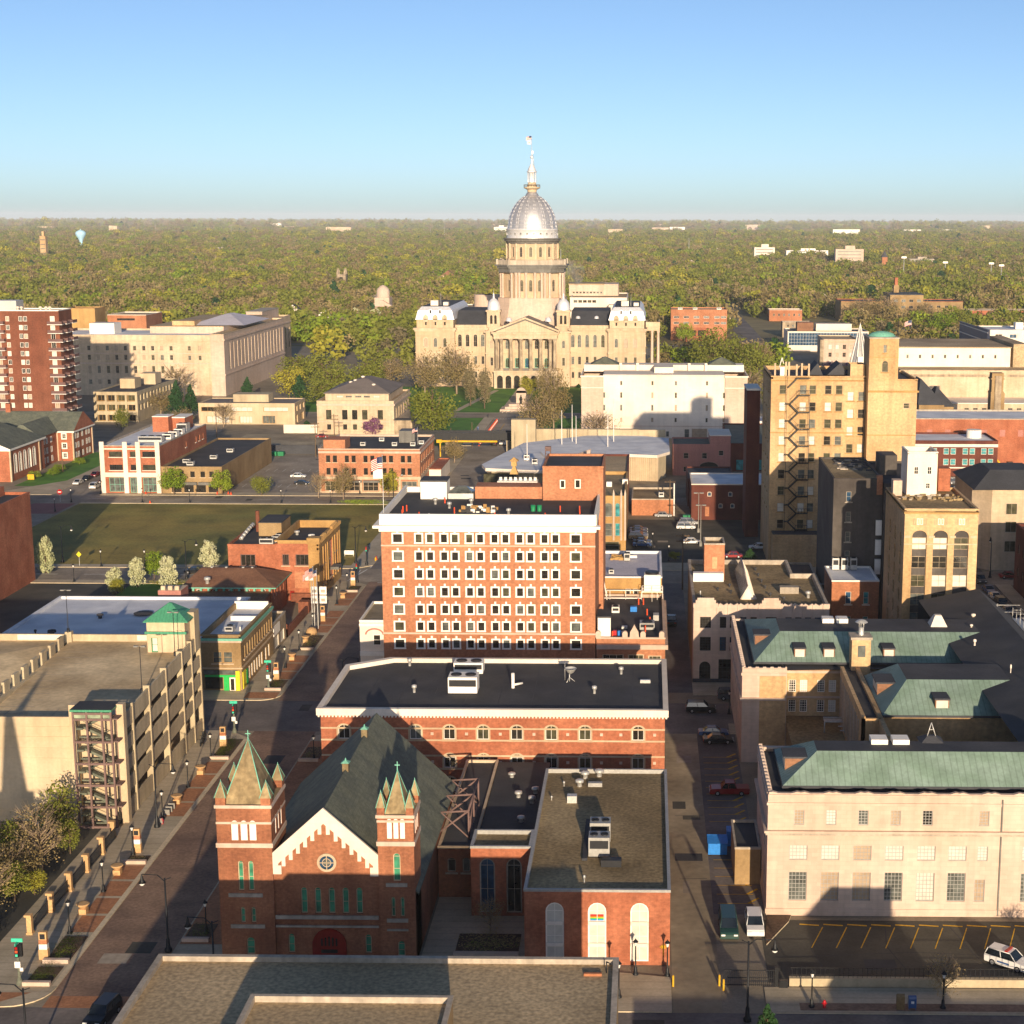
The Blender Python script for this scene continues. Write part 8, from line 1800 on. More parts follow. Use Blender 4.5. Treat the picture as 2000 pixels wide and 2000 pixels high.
def car_meshes(k):
 if k in CM: return CM[k]
 L,W,Hh,belt,bz,(ra,rb),(wa,wb) = KINDS[k]; h = L / 2; hw = W / 2
 b = MB()
 low = [(-h,.42),(-h + .08,.3),(h - .08,.3),(h,.45),(h,belt - .08),(h - .12,belt),(wb,belt),(wa,belt - .02),(-h + .25,bz - .08),(-h + .04,bz - .25)]
 n = len(low)
 for i in range(n):
  j = (i + 1) % n; p,q = low[i],low[j]
  b.face([(-hw,p[0],p[1]),(-hw,q[0],q[1]),(hw,q[0],q[1]),(hw,p[0],p[1])][::-1] if False else [(hw,p[0],p[1]),(hw,q[0],q[1]),(-hw,q[0],q[1]),(-hw,p[0],p[1])])
 b.face([(hw,p[0],p[1]) for p in low][::-1] if False else [(hw,p[0],p[1]) for p in low]); b.face([(-hw,p[0],p[1]) for p in reversed(low)])
 t = hw - .2
 b.face([(-t,ra,Hh),(t,ra,Hh),(t,rb,Hh),(-t,rb,Hh)])
 for s_ in (-1,1):
  for (y0,z0,y1,z1) in ((wa,belt,ra,Hh),((wa + wb) / 2 - .1,belt,(ra + rb) / 2 - .1,Hh),(wb,belt,rb,Hh)): b.tube((s_ * (hw - .02),y0,z0),(s_ * t,y1,z1),.05,n=4)
  b.tube((s_ * t,ra,Hh - .02),(s_ * t,rb,Hh - .02),.05,n=4)
 if k == 'pickup': b.box(-hw + .1,hw - .1,1.1,h - .1,.8,belt + .02)
 body = b.mesh('body',['car_white'])
 g = MB(); e = .03; A = [(-hw + e,wa,belt),(hw - e,wa,belt),(hw - e,wb,belt),(-hw + e,wb,belt)]; B_ = [(-t,ra,Hh - e),(t,ra,Hh - e),(t,rb,Hh - e),(-t,rb,Hh - e)]
 for i in range(4):
  j = (i + 1) % 4; g.face([A[i],A[j],B_[j],B_[i]])
 glass = g.mesh('windows',['car_glass'])
 wh = MB(); r = .36
 for i in range(14):
  a0,a1 = 2 * math.pi * i / 14,2 * math.pi * (i + 1) / 14
  P = lambda rr,a,x: (x,rr * math.cos(a),rr * math.sin(a))
  wh.face([P(r,a0,-.11),P(r,a1,-.11),P(r,a1,.11),P(r,a0,.11)],0); wh.face([P(r,a0,.11),P(r,a1,.11),P(.22,a1,.11),P(.22,a0,.11)],0); wh.face([P(r,a1,-.11),P(r,a0,-.11),P(.22,a0,-.11),P(.22,a1,-.11)],0)
  wh.face([P(.22,a0,.10),P(.22,a1,.10),(.12,0,0)],1); wh.face([P(.22,a1,-.10),P(.22,a0,-.10),(-.12,0,0)],1)
 wheel = wh.mesh('wheel',['tyre','rim'])
 l = MB(); l.box(-.22,.22,-.03,.05,-.09,.09,bottom=True)
 CM[k] = (body,glass,wheel,l.mesh('headlight',['lamp_clear']),l.mesh('tail_light',['lamp_red']),(L,W,bz)); return CM[k]
def car(k,x,y,rot,paint,label,group=None,z=.012,cat=None):
 t = thing('car' if k not in ('van','pickup') else k,label,cat or {'sedan': 'car','suv': 'car','van': 'van','minivan': 'van','pickup': 'pickup'}[k],(x,y,z),group)
 t.rotation_euler.z = rad(rot)
 body,glass,wheel,hl,tl,(L,W,bz) = car_meshes(k)
 def add(n,me,loc):
  o = bpy.data.objects.new(n,me); COL.objects.link(o); o.parent = t; o.location = loc; return o
 bo = add('body',body,(0,0,0)); bo.material_slots[0].link = 'OBJECT'; bo.material_slots[0].material = M(paint)
 add('windows',glass,(0,0,0))
 for sx in (-1,1):
  for sy in (-1,1): add('wheel',wheel,(sx * (W / 2 - .08),sy * L * .3,.36))
  add('headlight',hl,(sx * (W / 2 - .32),-L / 2 - .0,bz - .3)); add('tail_light',tl,(sx * (W / 2 - .3),L / 2,bz - .2))
 return t
car('suv',-54.9,148.2,-8,'car_black','black car waiting at the bottom left crossing in the shade')
car('van',9.5,169.5,0,'car_green','dark green van parked nose out by the alley')
car('suv',12.5,170.0,0,'car_white','white sport utility car parked next to the dark green van')
pc = car('suv',39.6,161.5,52,'car_white','white patrol car with roof light bar at the right edge of the car park')
b = MB(); b.box(-.7,.7,-.1,.2,1.86,2.0); o = bpy.data.objects.new('light_bar',b.mesh('light_bar',['lamp_red'])); COL.objects.link(o); o.parent = pc
b = MB(); b.box(-.985,.985,-.5,.9,.55,.75,bottom=True); o = bpy.data.objects.new('door_stripe',b.mesh('door_stripe',['car_blue'])); COL.objects.link(o); o.parent = pc
car('pickup',11.8,213.6,-90,'car_red','red pickup parked against the courthouse side wall')
car('suv',9.0,251.5,90,'car_black','black wagon driving right along the shaded cross street')
car('sedan',10.6,239.4,92,'car_blue','blue grey car parked behind the black sedan at the alley mouth')
car('sedan',11.2,235.8,92,'car_black','black sedan parked by the alley at the courthouse corner')
car('suv',14.5,258.6,90,'car_grey','grey car half hidden by the courthouse corner on the far kerb')
car('pickup',5.0,309,180,'car_black','dark pickup seen from behind in the alley beside the limestone block')
car('sedan',4.4,428 - 3.2,90,'car_silver','silver sedan parked along the orange brick garage wall')
car('minivan',10.2,408,90,'car_white','white people carrier in the middle of the car park')
car('minivan',11.0,414.2,90,'car_silver','silver estate car just behind the white people carrier')
car('sedan',11.2,389,90,'car_white','white hatchback parked near the pole lamp in the car park')
car('suv',-2.2,394.5,90,'car_tan','tan estate car in the row beside the gold brick front')
car('sedan',-2.1,398.2,90,'car_grey','grey car behind the tan estate car'); car('sedan',-2.2,401.6,90,'car_black','black car, second behind the tan estate car'); car('sedan',-2.2,405,90,'car_black','black car at the far end of the row beside the gold brick front')
car('sedan',-1.2,385.4,90,'car_blue','blue car nearest the viewer in the row beside the gold brick front'); car('sedan',-1.2,389.2,90,'car_grey','grey blue car between the blue car and the tan estate car')
car('sedan',27.4,383,-90,'car_white','white sedan in the shaded corner by the tan tower'); car('sedan',20.5,372.5,-90,'car_red','dark red car by the bush at the front of the shaded lot')
SC_ = [('car_grey','grey','first'),('car_blue','blue','second'),('car_white','white','third'),('car_black','black','fourth'),('car_silver','silver','fifth'),('car_grey','dark grey','sixth'),('car_blue','dark blue','seventh')]
for i,y in enumerate((347.5,338.3,331.7,325.6,319.2,313,306.6)): car('sedan' if i % 3 else 'suv',74.6,y,4,SC_[i][0],f'{SC_[i][1]} car in the kerbside row of the right street, {SC_[i][2]} from its far end','cars parked along the right street')
car('sedan',82.2,352,90,'car_red','red car turning at the junction on the right street'); car('sedan',70,372,0,'car_black','black car approaching beside the rounded stone block')
car('suv',94.8,482,90,'car_grey','grey car in the lot before the navy brick shop, rear one'); car('sedan',94.4,471,90,'car_white','pale car in the lot before the navy brick shop, front one')
car('sedan',-176.4 + 3.4,474.1,0,'car_white','white car parked by the colonial hall, front one of the kerb row'); car('sedan',-173,481.6,0,'car_black','black car behind the white one in the colonial hall kerb row'); car('sedan',-173,489.2,0,'car_red','dark red car at the back of the colonial hall kerb row')
car('suv',-165.4,467,180,'car_white','white car waiting beside the white pier building'); car('sedan',-165.4,474,180,'car_red','red car behind the waiting white car by the pier building')
car('sedan',-188,568,90,'car_grey','grey car in the shadow beyond the colonial hall'); car('sedan',-187,582,90,'car_black','black car deeper in the shadow beyond the colonial hall')
car('sedan',-103,352.5,90,'car_black','black sedan driving past the single pear tree by the grass lot')
car('sedan',-109,488.4,90,'car_white','white car in the open car park left of the orange brick corner block'); car('sedan',-105,474.9,90,'car_black','black car in the open car park left of the orange brick corner block')
car('sedan',-120,579.6,90,'car_red','red car in front of the stone library')
car('sedan',-134,985,90,'car_black','dark car in the middle of the statehouse car park'); car('sedan',-138,952,90,'car_silver','silver car in the statehouse car park'); car('sedan',-147,955,90,'car_black','dark car at the left of the statehouse car park, rear one'); car('sedan',-146,932,90,'car_grey','dark car at the left of the statehouse car park, front one')
car('van',-124,984,90,'car_white','white van in the row at the back of the statehouse car park, left one'); car('van',-118.5,982,90,'car_white','white van in the row at the back of the statehouse car park, right one')
cv = car('van',-54.8,562,180,'car_black','dark car beside the camper on the avenue')
t = thing('camper','white box camper on the avenue beyond the railway bridge','camper',(-51.6,562,.01)); b = MB(); b.box(-52.8,-50.4,560,567,.6,3.6); b.box(-52.6,-50.6,567,568.6,.6,2.2); b.build('body','white_paint',t); b = MB(); b.box(-52.4,-50.8,559.95,560.02,1.6,2.6,bottom=True); b.build('rear_window','glass_dark',t)
for x in (-52.7,-50.5):
 for y in (561.6,567.2): b = MB(); b.xprism([(y + .45 * math.cos(a),.45 + .45 * math.sin(a)) for a in rng(0,5.76,12)],x - .12,x + .12); b.build('wheel','tyre',t)
t = thing('excavator','yellow excavator beside the long brick warehouse','excavator',(113,500,0)); b = MB(); b.box(112,116,498,502,1.2,2.8,0); b.box(114.2,115.8,498.4,500.6,2.8,4.4,1); b.tube((113,499.5,2.6),(110.6,499.5,5.2),.35,n=5); b.tube((110.6,499.5,5.2),(109.2,499.5,2.4),.28,n=5); b.box(108.6,109.8,498.9,500.1,1.4,2.4,2); b.box(111.6,116.4,497.6,498.4,0,1.1,2); b.box(111.6,116.4,501.6,502.4,0,1.1,2); b.build('body',['paint_yellow','glass_dark','dark_metal'],t)
car('sedan',-140,316,0,'car_white','white car in the shaded lot at the left edge below the brick warehouse')
# ------------------------------------------------------------------ lamps
lp_pole = MB(); lp_pole.lathe(0,0,[(.32,0),(.32,.15),(.2,.25),(.17,.8),(.08,.95),(.065,3.2),(.12,3.3)],10); lp_pole = lp_pole.mesh('post',['lamp_black'])
lp_head = MB(); lp_head.lathe(0,0,[(.1,3.3),(.2,3.7),(.22,3.75)],10,0); lp_head.lathe(0,0,[(.32,3.75),(.2,3.9),(.05,4.05),(.03,4.15)],10,1); lp_head = lp_head.mesh('lantern',['sign_white','lamp_black'])
def two_part(name,label,cat,x,y,parts,group=None,rot=0,z=0,sc=1.0):
 t = thing(name,label,cat,(x,y,z),group); t.rotation_euler.z = rad(rot); t.scale = (sc,sc,sc)
 for n,me in parts:
  o = bpy.data.objects.new(n,me); COL.objects.link(o); o.parent = t
 return t
ORDW = ['first','second','third','fourth','fifth','sixth','seventh','eighth','ninth','tenth','eleventh','twelfth']
G1 = 'lamp posts along the paved street'
for i,y in enumerate((167.5,178.8,190,202.5,214.5,226.6)): two_part('lamp_post',f'black lantern lamp post on the garage side pavement, {ORDW[i]} from the traffic light','lamp post',-65.2,y,[('post',lp_pole),('lantern',lp_head)],G1,z=.12)
for i,y in enumerate((275.5,287.3,299.8,323.7,335.6)): two_part('lamp_post',f'black lantern lamp post by the shops beyond the crossing, {ORDW[i]} from the corner shop','lamp post',-65.1,y,[('post',lp_pole),('lantern',lp_head)],G1,z=.12)
for x,y,lab in ((-49.7,167.6,'black lantern lamp post in the shade left of the church tower'),(-49.6,203,'black lantern lamp post in the shade behind the big church tower'),(-49.6,226,'black lantern lamp post beside the brick block front corner'),(-126.7,358.8,'black lantern lamp post at the near edge of the grass lot, left one'),(-116.6,359,'black lantern lamp post at the near edge of the grass lot, right one'),(-127.4,343,'black lantern lamp post by the dark lot near the windowless warehouse'),(-163.7,442.4,'black lantern lamp post at the far left corner of the grass lot'),(-143.6,443,'black lantern lamp post on the far kerb, before the white pier building'),(-130.1,443,'black lantern lamp post on the far kerb, before the brown shop row'),(-160,456,'black lantern lamp post at the left corner of the white pier building'),(-163,428,'black lantern lamp post along the purple paving left of the grass lot'),(-104,443,'black lantern lamp post on the far kerb, before the open car park'),(-90,443,'black lantern lamp post on the far kerb by the bare street tree'),(-84.5,459,'black lantern lamp post before the awning of the orange brick corner block'),(17.2,151.8,'black lantern lamp post on the shaded pavement left of the mailbox'),(30.7,151.8,'black lantern lamp post on the shaded pavement right of the mailbox'),(-1.0,158.6,'black lantern lamp post under the arched windows of the annex'),(2.4,158.4,'black lantern lamp post at the right front corner of the annex'),(-2.7,153.5,'black lantern lamp post on the pavement below the annex corner'),(13.6,250,'black lantern lamp post on the kerb by the courthouse wing'),(1.4,383.4,'slim lamp post beside the parked row in the car park'),(5.2,368,'slim lamp post at the front of the car park')):
 two_part('lamp_post',lab,'lamp post',x,y,[('post',lp_pole),('lantern',lp_head)],z=.12)
tl_pole = MB(); tl_pole.lathe(0,0,[(.42,0),(.42,.3),(.26,.5),(.2,1.4),(.12,1.6),(.09,8.6)],10); tl_pole.tube((0,0,8.2),(.8,-.1,8.9),.06); tl_pole.tube((.8,-.1,8.9),(2.6,-.3,8.9),.05); tl_pole.tube((0,0,8.4),(-.7,.1,8.7),.05); tl_pole = tl_pole.mesh('post',['lamp_black'])
tl_head = MB(); tl_head.lathe(2.6,-.3,[(.05,8.9),(.12,8.6),(.2,8.2),(.42,7.9)],12,0); tl_head.lathe(2.6,-.3,[(.3,7.88),(.28,7.7),(.1,7.55)],10,1); tl_head = tl_head.mesh('bell_lamp',['lamp_black','sign_white'])
for x,y,rot,lab in ((-65.0,199.4,0,'tall black street light with bell lamp in front of the parking garage'),(-52.7,163.2,180,'tall black street light with bell lamp at the shaded kerb left of the church'),(-44.6,152.5,180,'tall black street light in front of the church door'),(-58.5,138,180,'tall black street light at the bottom left corner over the black car'),(-103.4,346.9,0,'tall black street light between the pear trees'),(-137.2,363,0,'tall grey street light by the windowless warehouse'),(10.4,148.8,0,'tall black street light at the kerb by the alley mouth'),(-49.8,251,0,'tall black street light at the crossing before the white shopfront'),(-68.4,364,0,'tall black street light at the right corner of the grass lot'),(77.6,312,90,'tall street light among the cars on the right street'),(77.8,352,90,'tall street light at the junction by the rounded stone block'),(-72.5,446,0,'tall black street light at the right end of the orange brick corner block')):
 two_part('street_light',lab,'street light',x,y,[('post',tl_pole),('bell_lamp',tl_head)],rot=rot,z=.12 if y > 140 else 0)
pk_pole = MB(); pk_pole.cyl(0,0,0,.9,.35,.33,10); pk_pole.cyl(0,0,.9,9,.1,.07,8); pk_pole = pk_pole.mesh('post',['pole_grey'])
pk_head = MB(); pk_head.box(-1.1,-.3,-.3,.3,8.9,9.1,bottom=True); pk_head.box(.3,1.1,-.3,.3,8.9,9.1,bottom=True); pk_head.tube((-.4,0,9),(.4,0,9),.06); pk_head = pk_head.mesh('twin_lamp',['pole_grey'])
for x,y,lab in ((13.3,403.6,'twin headed grey pole lamp in the car park, rear one'),(13.3,386,'twin headed grey pole lamp in the car park, front one')): two_part('pole_lamp',lab,'pole lamp',x,y,[('post',pk_pole),('twin_lamp',pk_head)],sc=1.15)
dk_pole = MB(); dk_pole.cyl(0,0,0,.9,.3,.28,10); dk_pole.cyl(0,0,.9,9,.09,.06,8); dk_pole = dk_pole.mesh('post',['dark_metal'])
for x,y,z,s_,lab in ((-70.6,213.2,14.4,.75,'slim lamp on the roof level parapet of the parking garage, nearest one'),(-70.6,229.1,15.3,.75,'slim lamp on the roof level parapet of the parking garage beside the green hip roof'),(-89.9,238.3,16.4,.75,'twin lamp on the rear parapet pier of the parking garage')): two_part('deck_lamp',lab,'pole lamp',x,y,[('post',dk_pole),('twin_lamp',pk_head)],z=z,sc=s_)
def upole(x,y,h,lab,arms=2):
 t = thing('utility_pole',lab,'utility pole',(x,y,0)); b = MB(); b.cyl(x,y,0,h,.2,.13,8); b.build('post','wood_pole',t); b = MB()
 for i in range(arms): b.box(x - 1.5,x + 1.5,y - .08,y + .08,h - .7 - 1.2 * i,h - .52 - 1.2 * i,bottom=True)
 for i in range(arms):
  for q in (-1.3,-.5,.5,1.3): b.cyl(x + q,y,h - .52 - 1.2 * i,h - .3 - 1.2 * i,.06,.05,5)
 b.build('cross_arm','wood_pole',t)
upole(7.8,339,12.6,'wooden utility pole with double cross arms at the head of the alley'); upole(6.2,426.5,10,'wooden utility pole beside the orange brick garage',1); upole(-112.5,532,12,'utility pole by the railway behind the open car park'); upole(-108.6,545,13,'taller utility pole in front of the stone library'); upole(-186,497,9,'utility pole in front of the colonial hall',0); upole(-155,565,12,'utility pole in the lot before the low tan office',1); upole(-62,556,9,'plain pole by the avenue at the railway bridge',0); upole(-68.5,548,8,'plain pole left of the railway bridge',0)
for i,(x,y,h) in enumerate(((-36,470,11),(-27.5,505,11),(-23,507,9),(-11,512,14),(-12.6,500,13),(-24.5,512,12))):
 t = thing('white_mast',f'tall white flag mast rising from the auditorium roof, {ORDW[i]} of the six counted by nearness' if False else f'tall white mast rising from the auditorium roof, {["leftmost", "short one in the middle", "very short one in the middle", "tallest at the right", "second tallest at the right", "middle tall one"][i]}','mast',(x,y,8.5),'white masts on the auditorium'); b = MB(); b.cyl(x,y,8.5,8.5 + h,.14,.08,6); b.build('pole','white_paint',t)
def signal(x,y,lab,sign=True,facing=1):
 t = thing('traffic_signal',lab,'traffic signal',(x,y,.12)); b = MB(); b.lathe(x,y,[(.36,.12),(.34,.5),(.2,.8),(.16,1.2),(.14,4.6)],10); b.build('post','shingle_green' if sign else 'lamp_black',t)
 b = MB(); b.box(x - .2,x + .2,y - .35,y - .1,3.3,4.6,0,bottom=True)
 for i,c in enumerate((4.35,3.95,3.55)): b.lathe(0,0,[(0,0)],3,0) if False else b.box(x - .13,x + .13,y - .40,y - .34,c - .13,c + .13,1 + i,bottom=True)
 b.box(x + .15,x + .5,y - .15,y + .2,3.3,4.7,0,bottom=True); b.build('signal_head',['lamp_black','lamp_red','orange_cone','sign_teal'],t)
 if sign:
  b = MB(); b.box(x - .3,x + .3,y - .3,y - .26,2.1,2.8,bottom=True); b.box(x + .2,x + .55,y - .25,y - .2,1.7,2.1,bottom=True); b.build('notice','sign_white',t)
  b = MB(); b.box(x - .6,x + .6,y - .03,y + .03,4.9,5.3,bottom=True); b.box(x - .03,x + .03,y - .6,y + .6,4.65,4.95,bottom=True); b.build('street_sign','sign_teal',t)
signal(-66.1,155.3,'dark green traffic signal with teal street sign at the bottom left corner'); signal(-64.9,262.1,'traffic signal with white notices by the corner shop'); signal(-64.8,238.8,'tall dark traffic signal with teal sign at the crossing behind the church spire'); signal(-65.5,362,'traffic signal at the right corner of the grass lot',False); signal(-64.4,343.5,'traffic signal on the near side of the far crossing',False); signal(-47.2,362.5,'traffic signal left of the tall brick block',False)
t = thing('no_entry_sign','round red no entry sign on a post left of the grass lot','road sign',(-167.2,443.4,0)); b = MB(); b.cyl(-167.2,443.4,0,3.2,.05,.05,6); b.build('post','galv',t); b = MB(); b.yprism([(-167.2 + .75 * math.cos(a),2.9 + .75 * math.sin(a)) for a in rng(0,5.98,20)],443.3,443.36,0); b.box(-167.65,-166.75,443.26,443.3,2.78,3.02,1,bottom=True); b.build('disc',['lamp_red','sign_white'],t)
t = thing('diamond_sign','yellow diamond warning sign at the near edge of the grass lot','road sign',(-132,359.5,0)); b = MB(); b.cyl(-132,359.5,0,3.2,.05,.05,6); b.build('post','galv',t); b = MB(); b.yprism([(-132,2.1),(-131.4,2.8),(-132,3.5),(-132.6,2.8)],359.4,359.46); b.build('plate','shop_yellow',t)
t = thing('welcome_sign','small white and orange sign board in the colonial hall garden','sign',(-190,481,0)); b = MB(); b.box(-191,-189,480.9,481.1,.2,1.8,0); b.build('board','paint_yellow',t)
for i,(x,y) in enumerate(((-65.5,172.8),(-65.2,184),(-64.9,208.2),(-64.9,220),(-65,280.8),(-65.1,293.1),(-64.8,329.1))):
 t = thing('planter',f'wide rimmed clay planter on the pavement of the paved street, {ORDW[i]} from the nearest','planter',(x,y,.12),'clay planters on the pavement'); b = MB(); b.box(x - .45,x + .45,y - .45,y + .45,.12,.75,0); b.lathe(x,y,[(.35,.75),(.62,1.1),(.78,1.25),(.78,1.33),(.6,1.33)],14,0); b.build('bowl','planter_clay',t); b = MB(); b.lathe(x,y,[(.6,1.28),(.02,1.3)],12); b.build('soil','mulch',t)
for i,(x,y) in enumerate(((-65.7,161.2),(-64.9,190.9),(-64.8,232.2),(-64.9,267.9),(-65.1,309.3),(-64.8,340.9))):
 t = thing('street_pylon',f'banded brick and stone information pylon on the paved street, {ORDW[i]} from the nearest','pylon',(x,y,.12),'brick pylons on the pavement'); b = MB(); b.box(x - .5,x + .5,y - .3,y + .3,.12,1.3,0); b.box(x - .45,x + .45,y - .27,y + .27,1.3,1.9,1); b.box(x - .45,x + .45,y - .27,y + .27,1.9,2.4,2); b.box(x - .42,x + .42,y - .25,y + .25,2.4,3.3,0); b.box(x - .28,x + .28,y - .28,y - .24,2.5,3.1,3,bottom=True); b.build('shaft',['planter_clay','sign_white','brick_orange','dark_metal'],t)
for i,(x,y) in enumerate(((-69.6,167.3),(-69.4,173.2),(-69.3,179.0),(-69.2,184.6),(-69.2,190.2),(-69.6,195.6))):
 t = thing('gate_pier',f'cream stone fence pier beside the shrubs, {ORDW[i]} from the nearest','pier',(x,y,.12),'stone fence piers'); b = MB(); b.box(x - .28,x + .28,y - .28,y + .28,.12,2.2); b.box(x - .5,x + .28,y - .33,y + .33,2.2,2.45,0,bottom=True); b.box(x - .36,x + .36,y - .36,y + .36,.12,.35); b.build('shaft','planter_clay',t)
 if i < 5:
  t = thing('railing',f'black iron railing between stone piers, {ORDW[i]} span from the nearest','railing',(x,y + 2.9,.12),'iron railings between the piers'); b = MB()
  for q in rng(y + .4,y + 5.3,17): b.box(x - .025,x + .025,q - .025,q + .025,.12,1.7)
  for z in (.35,1.55): b.box(x - .03,x + .03,y + .3,y + 5.4,z,z + .06,bottom=True)
  b.build('bars','lamp_black',t)
for x,y,c,lab in ((-64.7,200.6,'red_paint','red fire hydrant beside the tall street light'),(18.5,151.7,'red_paint','red fire hydrant on the shaded pavement left of the mailbox'),(-64.2,366.5,'paint_yellow','yellow fire hydrant at the right corner of the grass lot')):
 t = thing('fire_hydrant',lab,'fire hydrant',(x,y,.12)); b = MB(); b.lathe(x,y,[(.22,.12),(.16,.2),(.15,.65),(.2,.7),(.14,.85),(.03,.95)],10); b.tube((x - .26,y,.55),(x + .26,y,.55),.07); b.build('body',c,t)
t = thing('mailbox','dark blue mailbox on the shaded pavement','mailbox',(27.5,151.6,.12)); b = MB(); b.box(27.1,27.9,151.3,151.9,.3,1.3); b.xprism([(151.3,1.3),(151.9,1.3),(151.8,1.5),(151.6,1.58),(151.4,1.5)],27.1,27.9); [b.box(a,a + .08,c,c + .08,.12,.3) for a in (27.12,27.8) for c in (151.32,151.8)]; b.box(27.35,27.65,151.27,151.3,.8,1.05,1,bottom=True); b.build('body',['car_blue','sign_white'],t)
t = thing('utility_cabinet','olive utility cabinet beside the dark blue mailbox','cabinet',(26.3,151.6,.12)); b = MB(); b.box(25.9,26.7,151.3,151.9,.12,1.5); b.xprism([(151.3,1.5),(151.9,1.5),(151.6,1.75)],25.9,26.7); b.build('body','brick_olive',t)
for x,lab in ((-80.3,'dark green skip with white notice against the garage wall'),):
 t = thing('rubbish_skip',lab,'skip',(x,199,0)); b = MB(); b.yprism([(x - 1,.2),(x + 1,.2),(x + 1.2,1.6),(x - 1.2,1.6)],198,199.8,0); b.box(x - .5,x + .4,197.95,198.0,.9,1.4,1,bottom=True); b.build('body',['green_paint','sign_white'],t); b = MB(); b.box(x - 1.25,x + 1.25,197.9,199.9,1.6,1.75); b.build('lid','green_paint',t)
t = thing('rubbish_skip','bright blue skip with flat lid standing in the alley','skip',(9.2,192.3,0)); b = MB(); b.box(8,10.4,191.2,193.4,.2,1.7); b.build('body','blue_paint',t); b = MB(); b.face([(7.9,191,1.75),(10.5,191,1.75),(10.5,193.6,2.0),(7.9,193.6,2.0)]); b.box(7.9,10.5,193.4,193.6,1.7,2.0); b.build('lid','blue_paint',t)
t = thing('rubbish_skip','second blue skip pushed against the bin store','skip',(10.9 + .1,194,0)); b = MB(); b.box(10.5,12,194,196,.2,2.2); b.build('body','blue_paint',t)
t = thing('rubbish_skip','small green skip at the corner of the pale roofed brick hall','skip',(10.6,419.5,0)); b = MB(); b.yprism([(9.8,.2),(11.4,.2),(11.6,1.6),(9.6,1.6)],418.8,420.4); b.build('body','green_paint',t)
t = thing('rubbish_skip','row of dark green bins by the low brown shop row','bins',(-127,534,0)); b = MB(); [b.box(-133 + 2.4 * i,-131 + 2.4 * i,533,535,.1,1.5) for i in range(4)]; b.build('body','green_paint',t)
for x,y,lab in ((7.9,156.4,'yellow bollard at the left side of the iron gate'),(8.3,155.4,'second yellow bollard at the left side of the iron gate'),(3.0,156.2,'yellow bollard at the corner of the annex')):
 t = thing('bollard',lab,'bollard',(x,y,0)); b = MB(); b.cyl(x,y,0,1.2,.11,.11,10); b.lathe(x,y,[(.11,1.2),(.02,1.28)],10); b.build('tube','paint_yellow',t)
for i,y in enumerate((200.5,203.7,204.9,206.1)):
 t = thing('bicycle_rack',f'grey bicycle rack hoop beside the clay planters, {ORDW[i]} from the nearest','bicycle rack',(-65,y,.12),'bicycle racks'); b = MB(); b.box(-65.5,-64.6,y - .06,y + .06,.12,.9,bottom=True); b.build('hoop','pole_grey',t)
for i,(x,y,s_) in enumerate(((-69.0,236.5,1),(-68.6,234.6,1.1),(-68.3,232.8,1))):
 t = thing('motorbike',f'dark motorbike parked at the foot of the garage rear corner, {ORDW[i]} from the back','motorbike',(x,y,.12),'motorbikes by the garage'); b = MB()
 for dy in (-.7,.7): b.xprism([(y + dy + .32 * math.cos(a),.44 + .32 * math.sin(a)) for a in rng(0,5.76,12)],x - .06,x + .06)
 b.xprism([(y - .6,.6),(y + .6,.6),(y + .8,.95),(y,1.0),(y - .5,1.1)],x - .15,x + .15); b.tube((x - .35,y - .5,1.2),(x + .35,y - .5,1.2),.04); b.build('frame','lamp_black',t)
for i,(dx,h) in enumerate(((0,12.5),(.6,12),(-.6,11.6))):
 t = flagpole(f'dark flagpole of the three by the shops, {["middle", "right", "left"][i]} one',-65.4 + dx,302.9 + i * .4,.12,h,1.8,1.3,i == 0,.8,.09)
t = thing('banner_frame','pair of white printed banners hung from a pole by the flagpoles','banner',(-65.3,306,0)); b = MB()
for x in (-66.6,-64.9):
 for z in (4.6,6.4): b.box(x,x + 1.4,305.9,306,z,z + 1.6,0,bottom=True); b.box(x + .3,x + 1.1,305.87,305.9,z + .4,z + 1.0,1,bottom=True)
b.build('banner',['sign_white','stone_grey'],t); b = MB(); b.cyl(-65.1,306.1,0,8.4,.08,.08,6); b.build('post','lamp_black',t)
t = thing('boulder','round tan boulder beside the planting bed and flagpoles','boulder',(-65.2,300.5,0)); b = MB(); b.lathe(-65.2,298.9,[(1.0,.1),(1.15,.6),(.9,1.2),(.4,1.5),(.05,1.55)],9,a0=.3); b.build('stone','planter_clay',t)
for i,(x,y) in enumerate(((-71.5,372),(-112.8,360.6),(-75.5,364.6))):
 t = thing('notice_board',['white real estate board at the right edge of the grass lot','low white board by the single pear tree','white board at the near right corner of the grass lot'][i],'sign board',(x,y,0)); b = MB(); b.box(x - 1.2,x + 1.2,y - .05,y + .05,.4,1.4,0,bottom=True); b.box(x - 1.1,x - 1,y - .05,y + .05,0,.4); b.box(x + 1,x + 1.1,y - .05,y + .05,0,.4); b.build('board','sign_white',t)
t = thing('statue_monument','stone exedra with upright slab and bronze standing statue before the statehouse walk','monument',(-53.5,668,0)); b = MB(); b.box(-62,-45,662,673,0,.9,0); b.box(-60,-47,663.5,672.5,.9,1.8,0); b.box(-58.5,-48.5,665,672,1.8,2.8,0); b.box(-55.6,-51.4,668,669.5,2.8,8.2,0); b.yprism(arch_pts(-53.5,7.2,7.4,4.2),668,669.5); b.build('exedra','stone_pink',t)
b = MB(); b.lathe(-53.5,667,[(.65,2.8),(.55,3.1),(.42,4.0),(.5,4.8),(.55,5.3),(.3,5.7),(.18,5.8),(.26,6.1),(.2,6.4),(.03,6.5)],12); b.tube((-53.0,667,5.3),(-52.9,666.8,4.2),.13,.1); b.tube((-54,667,5.3),(-54.1,666.8,4.2),.13,.1); b.build('statue','dark_metal',t)
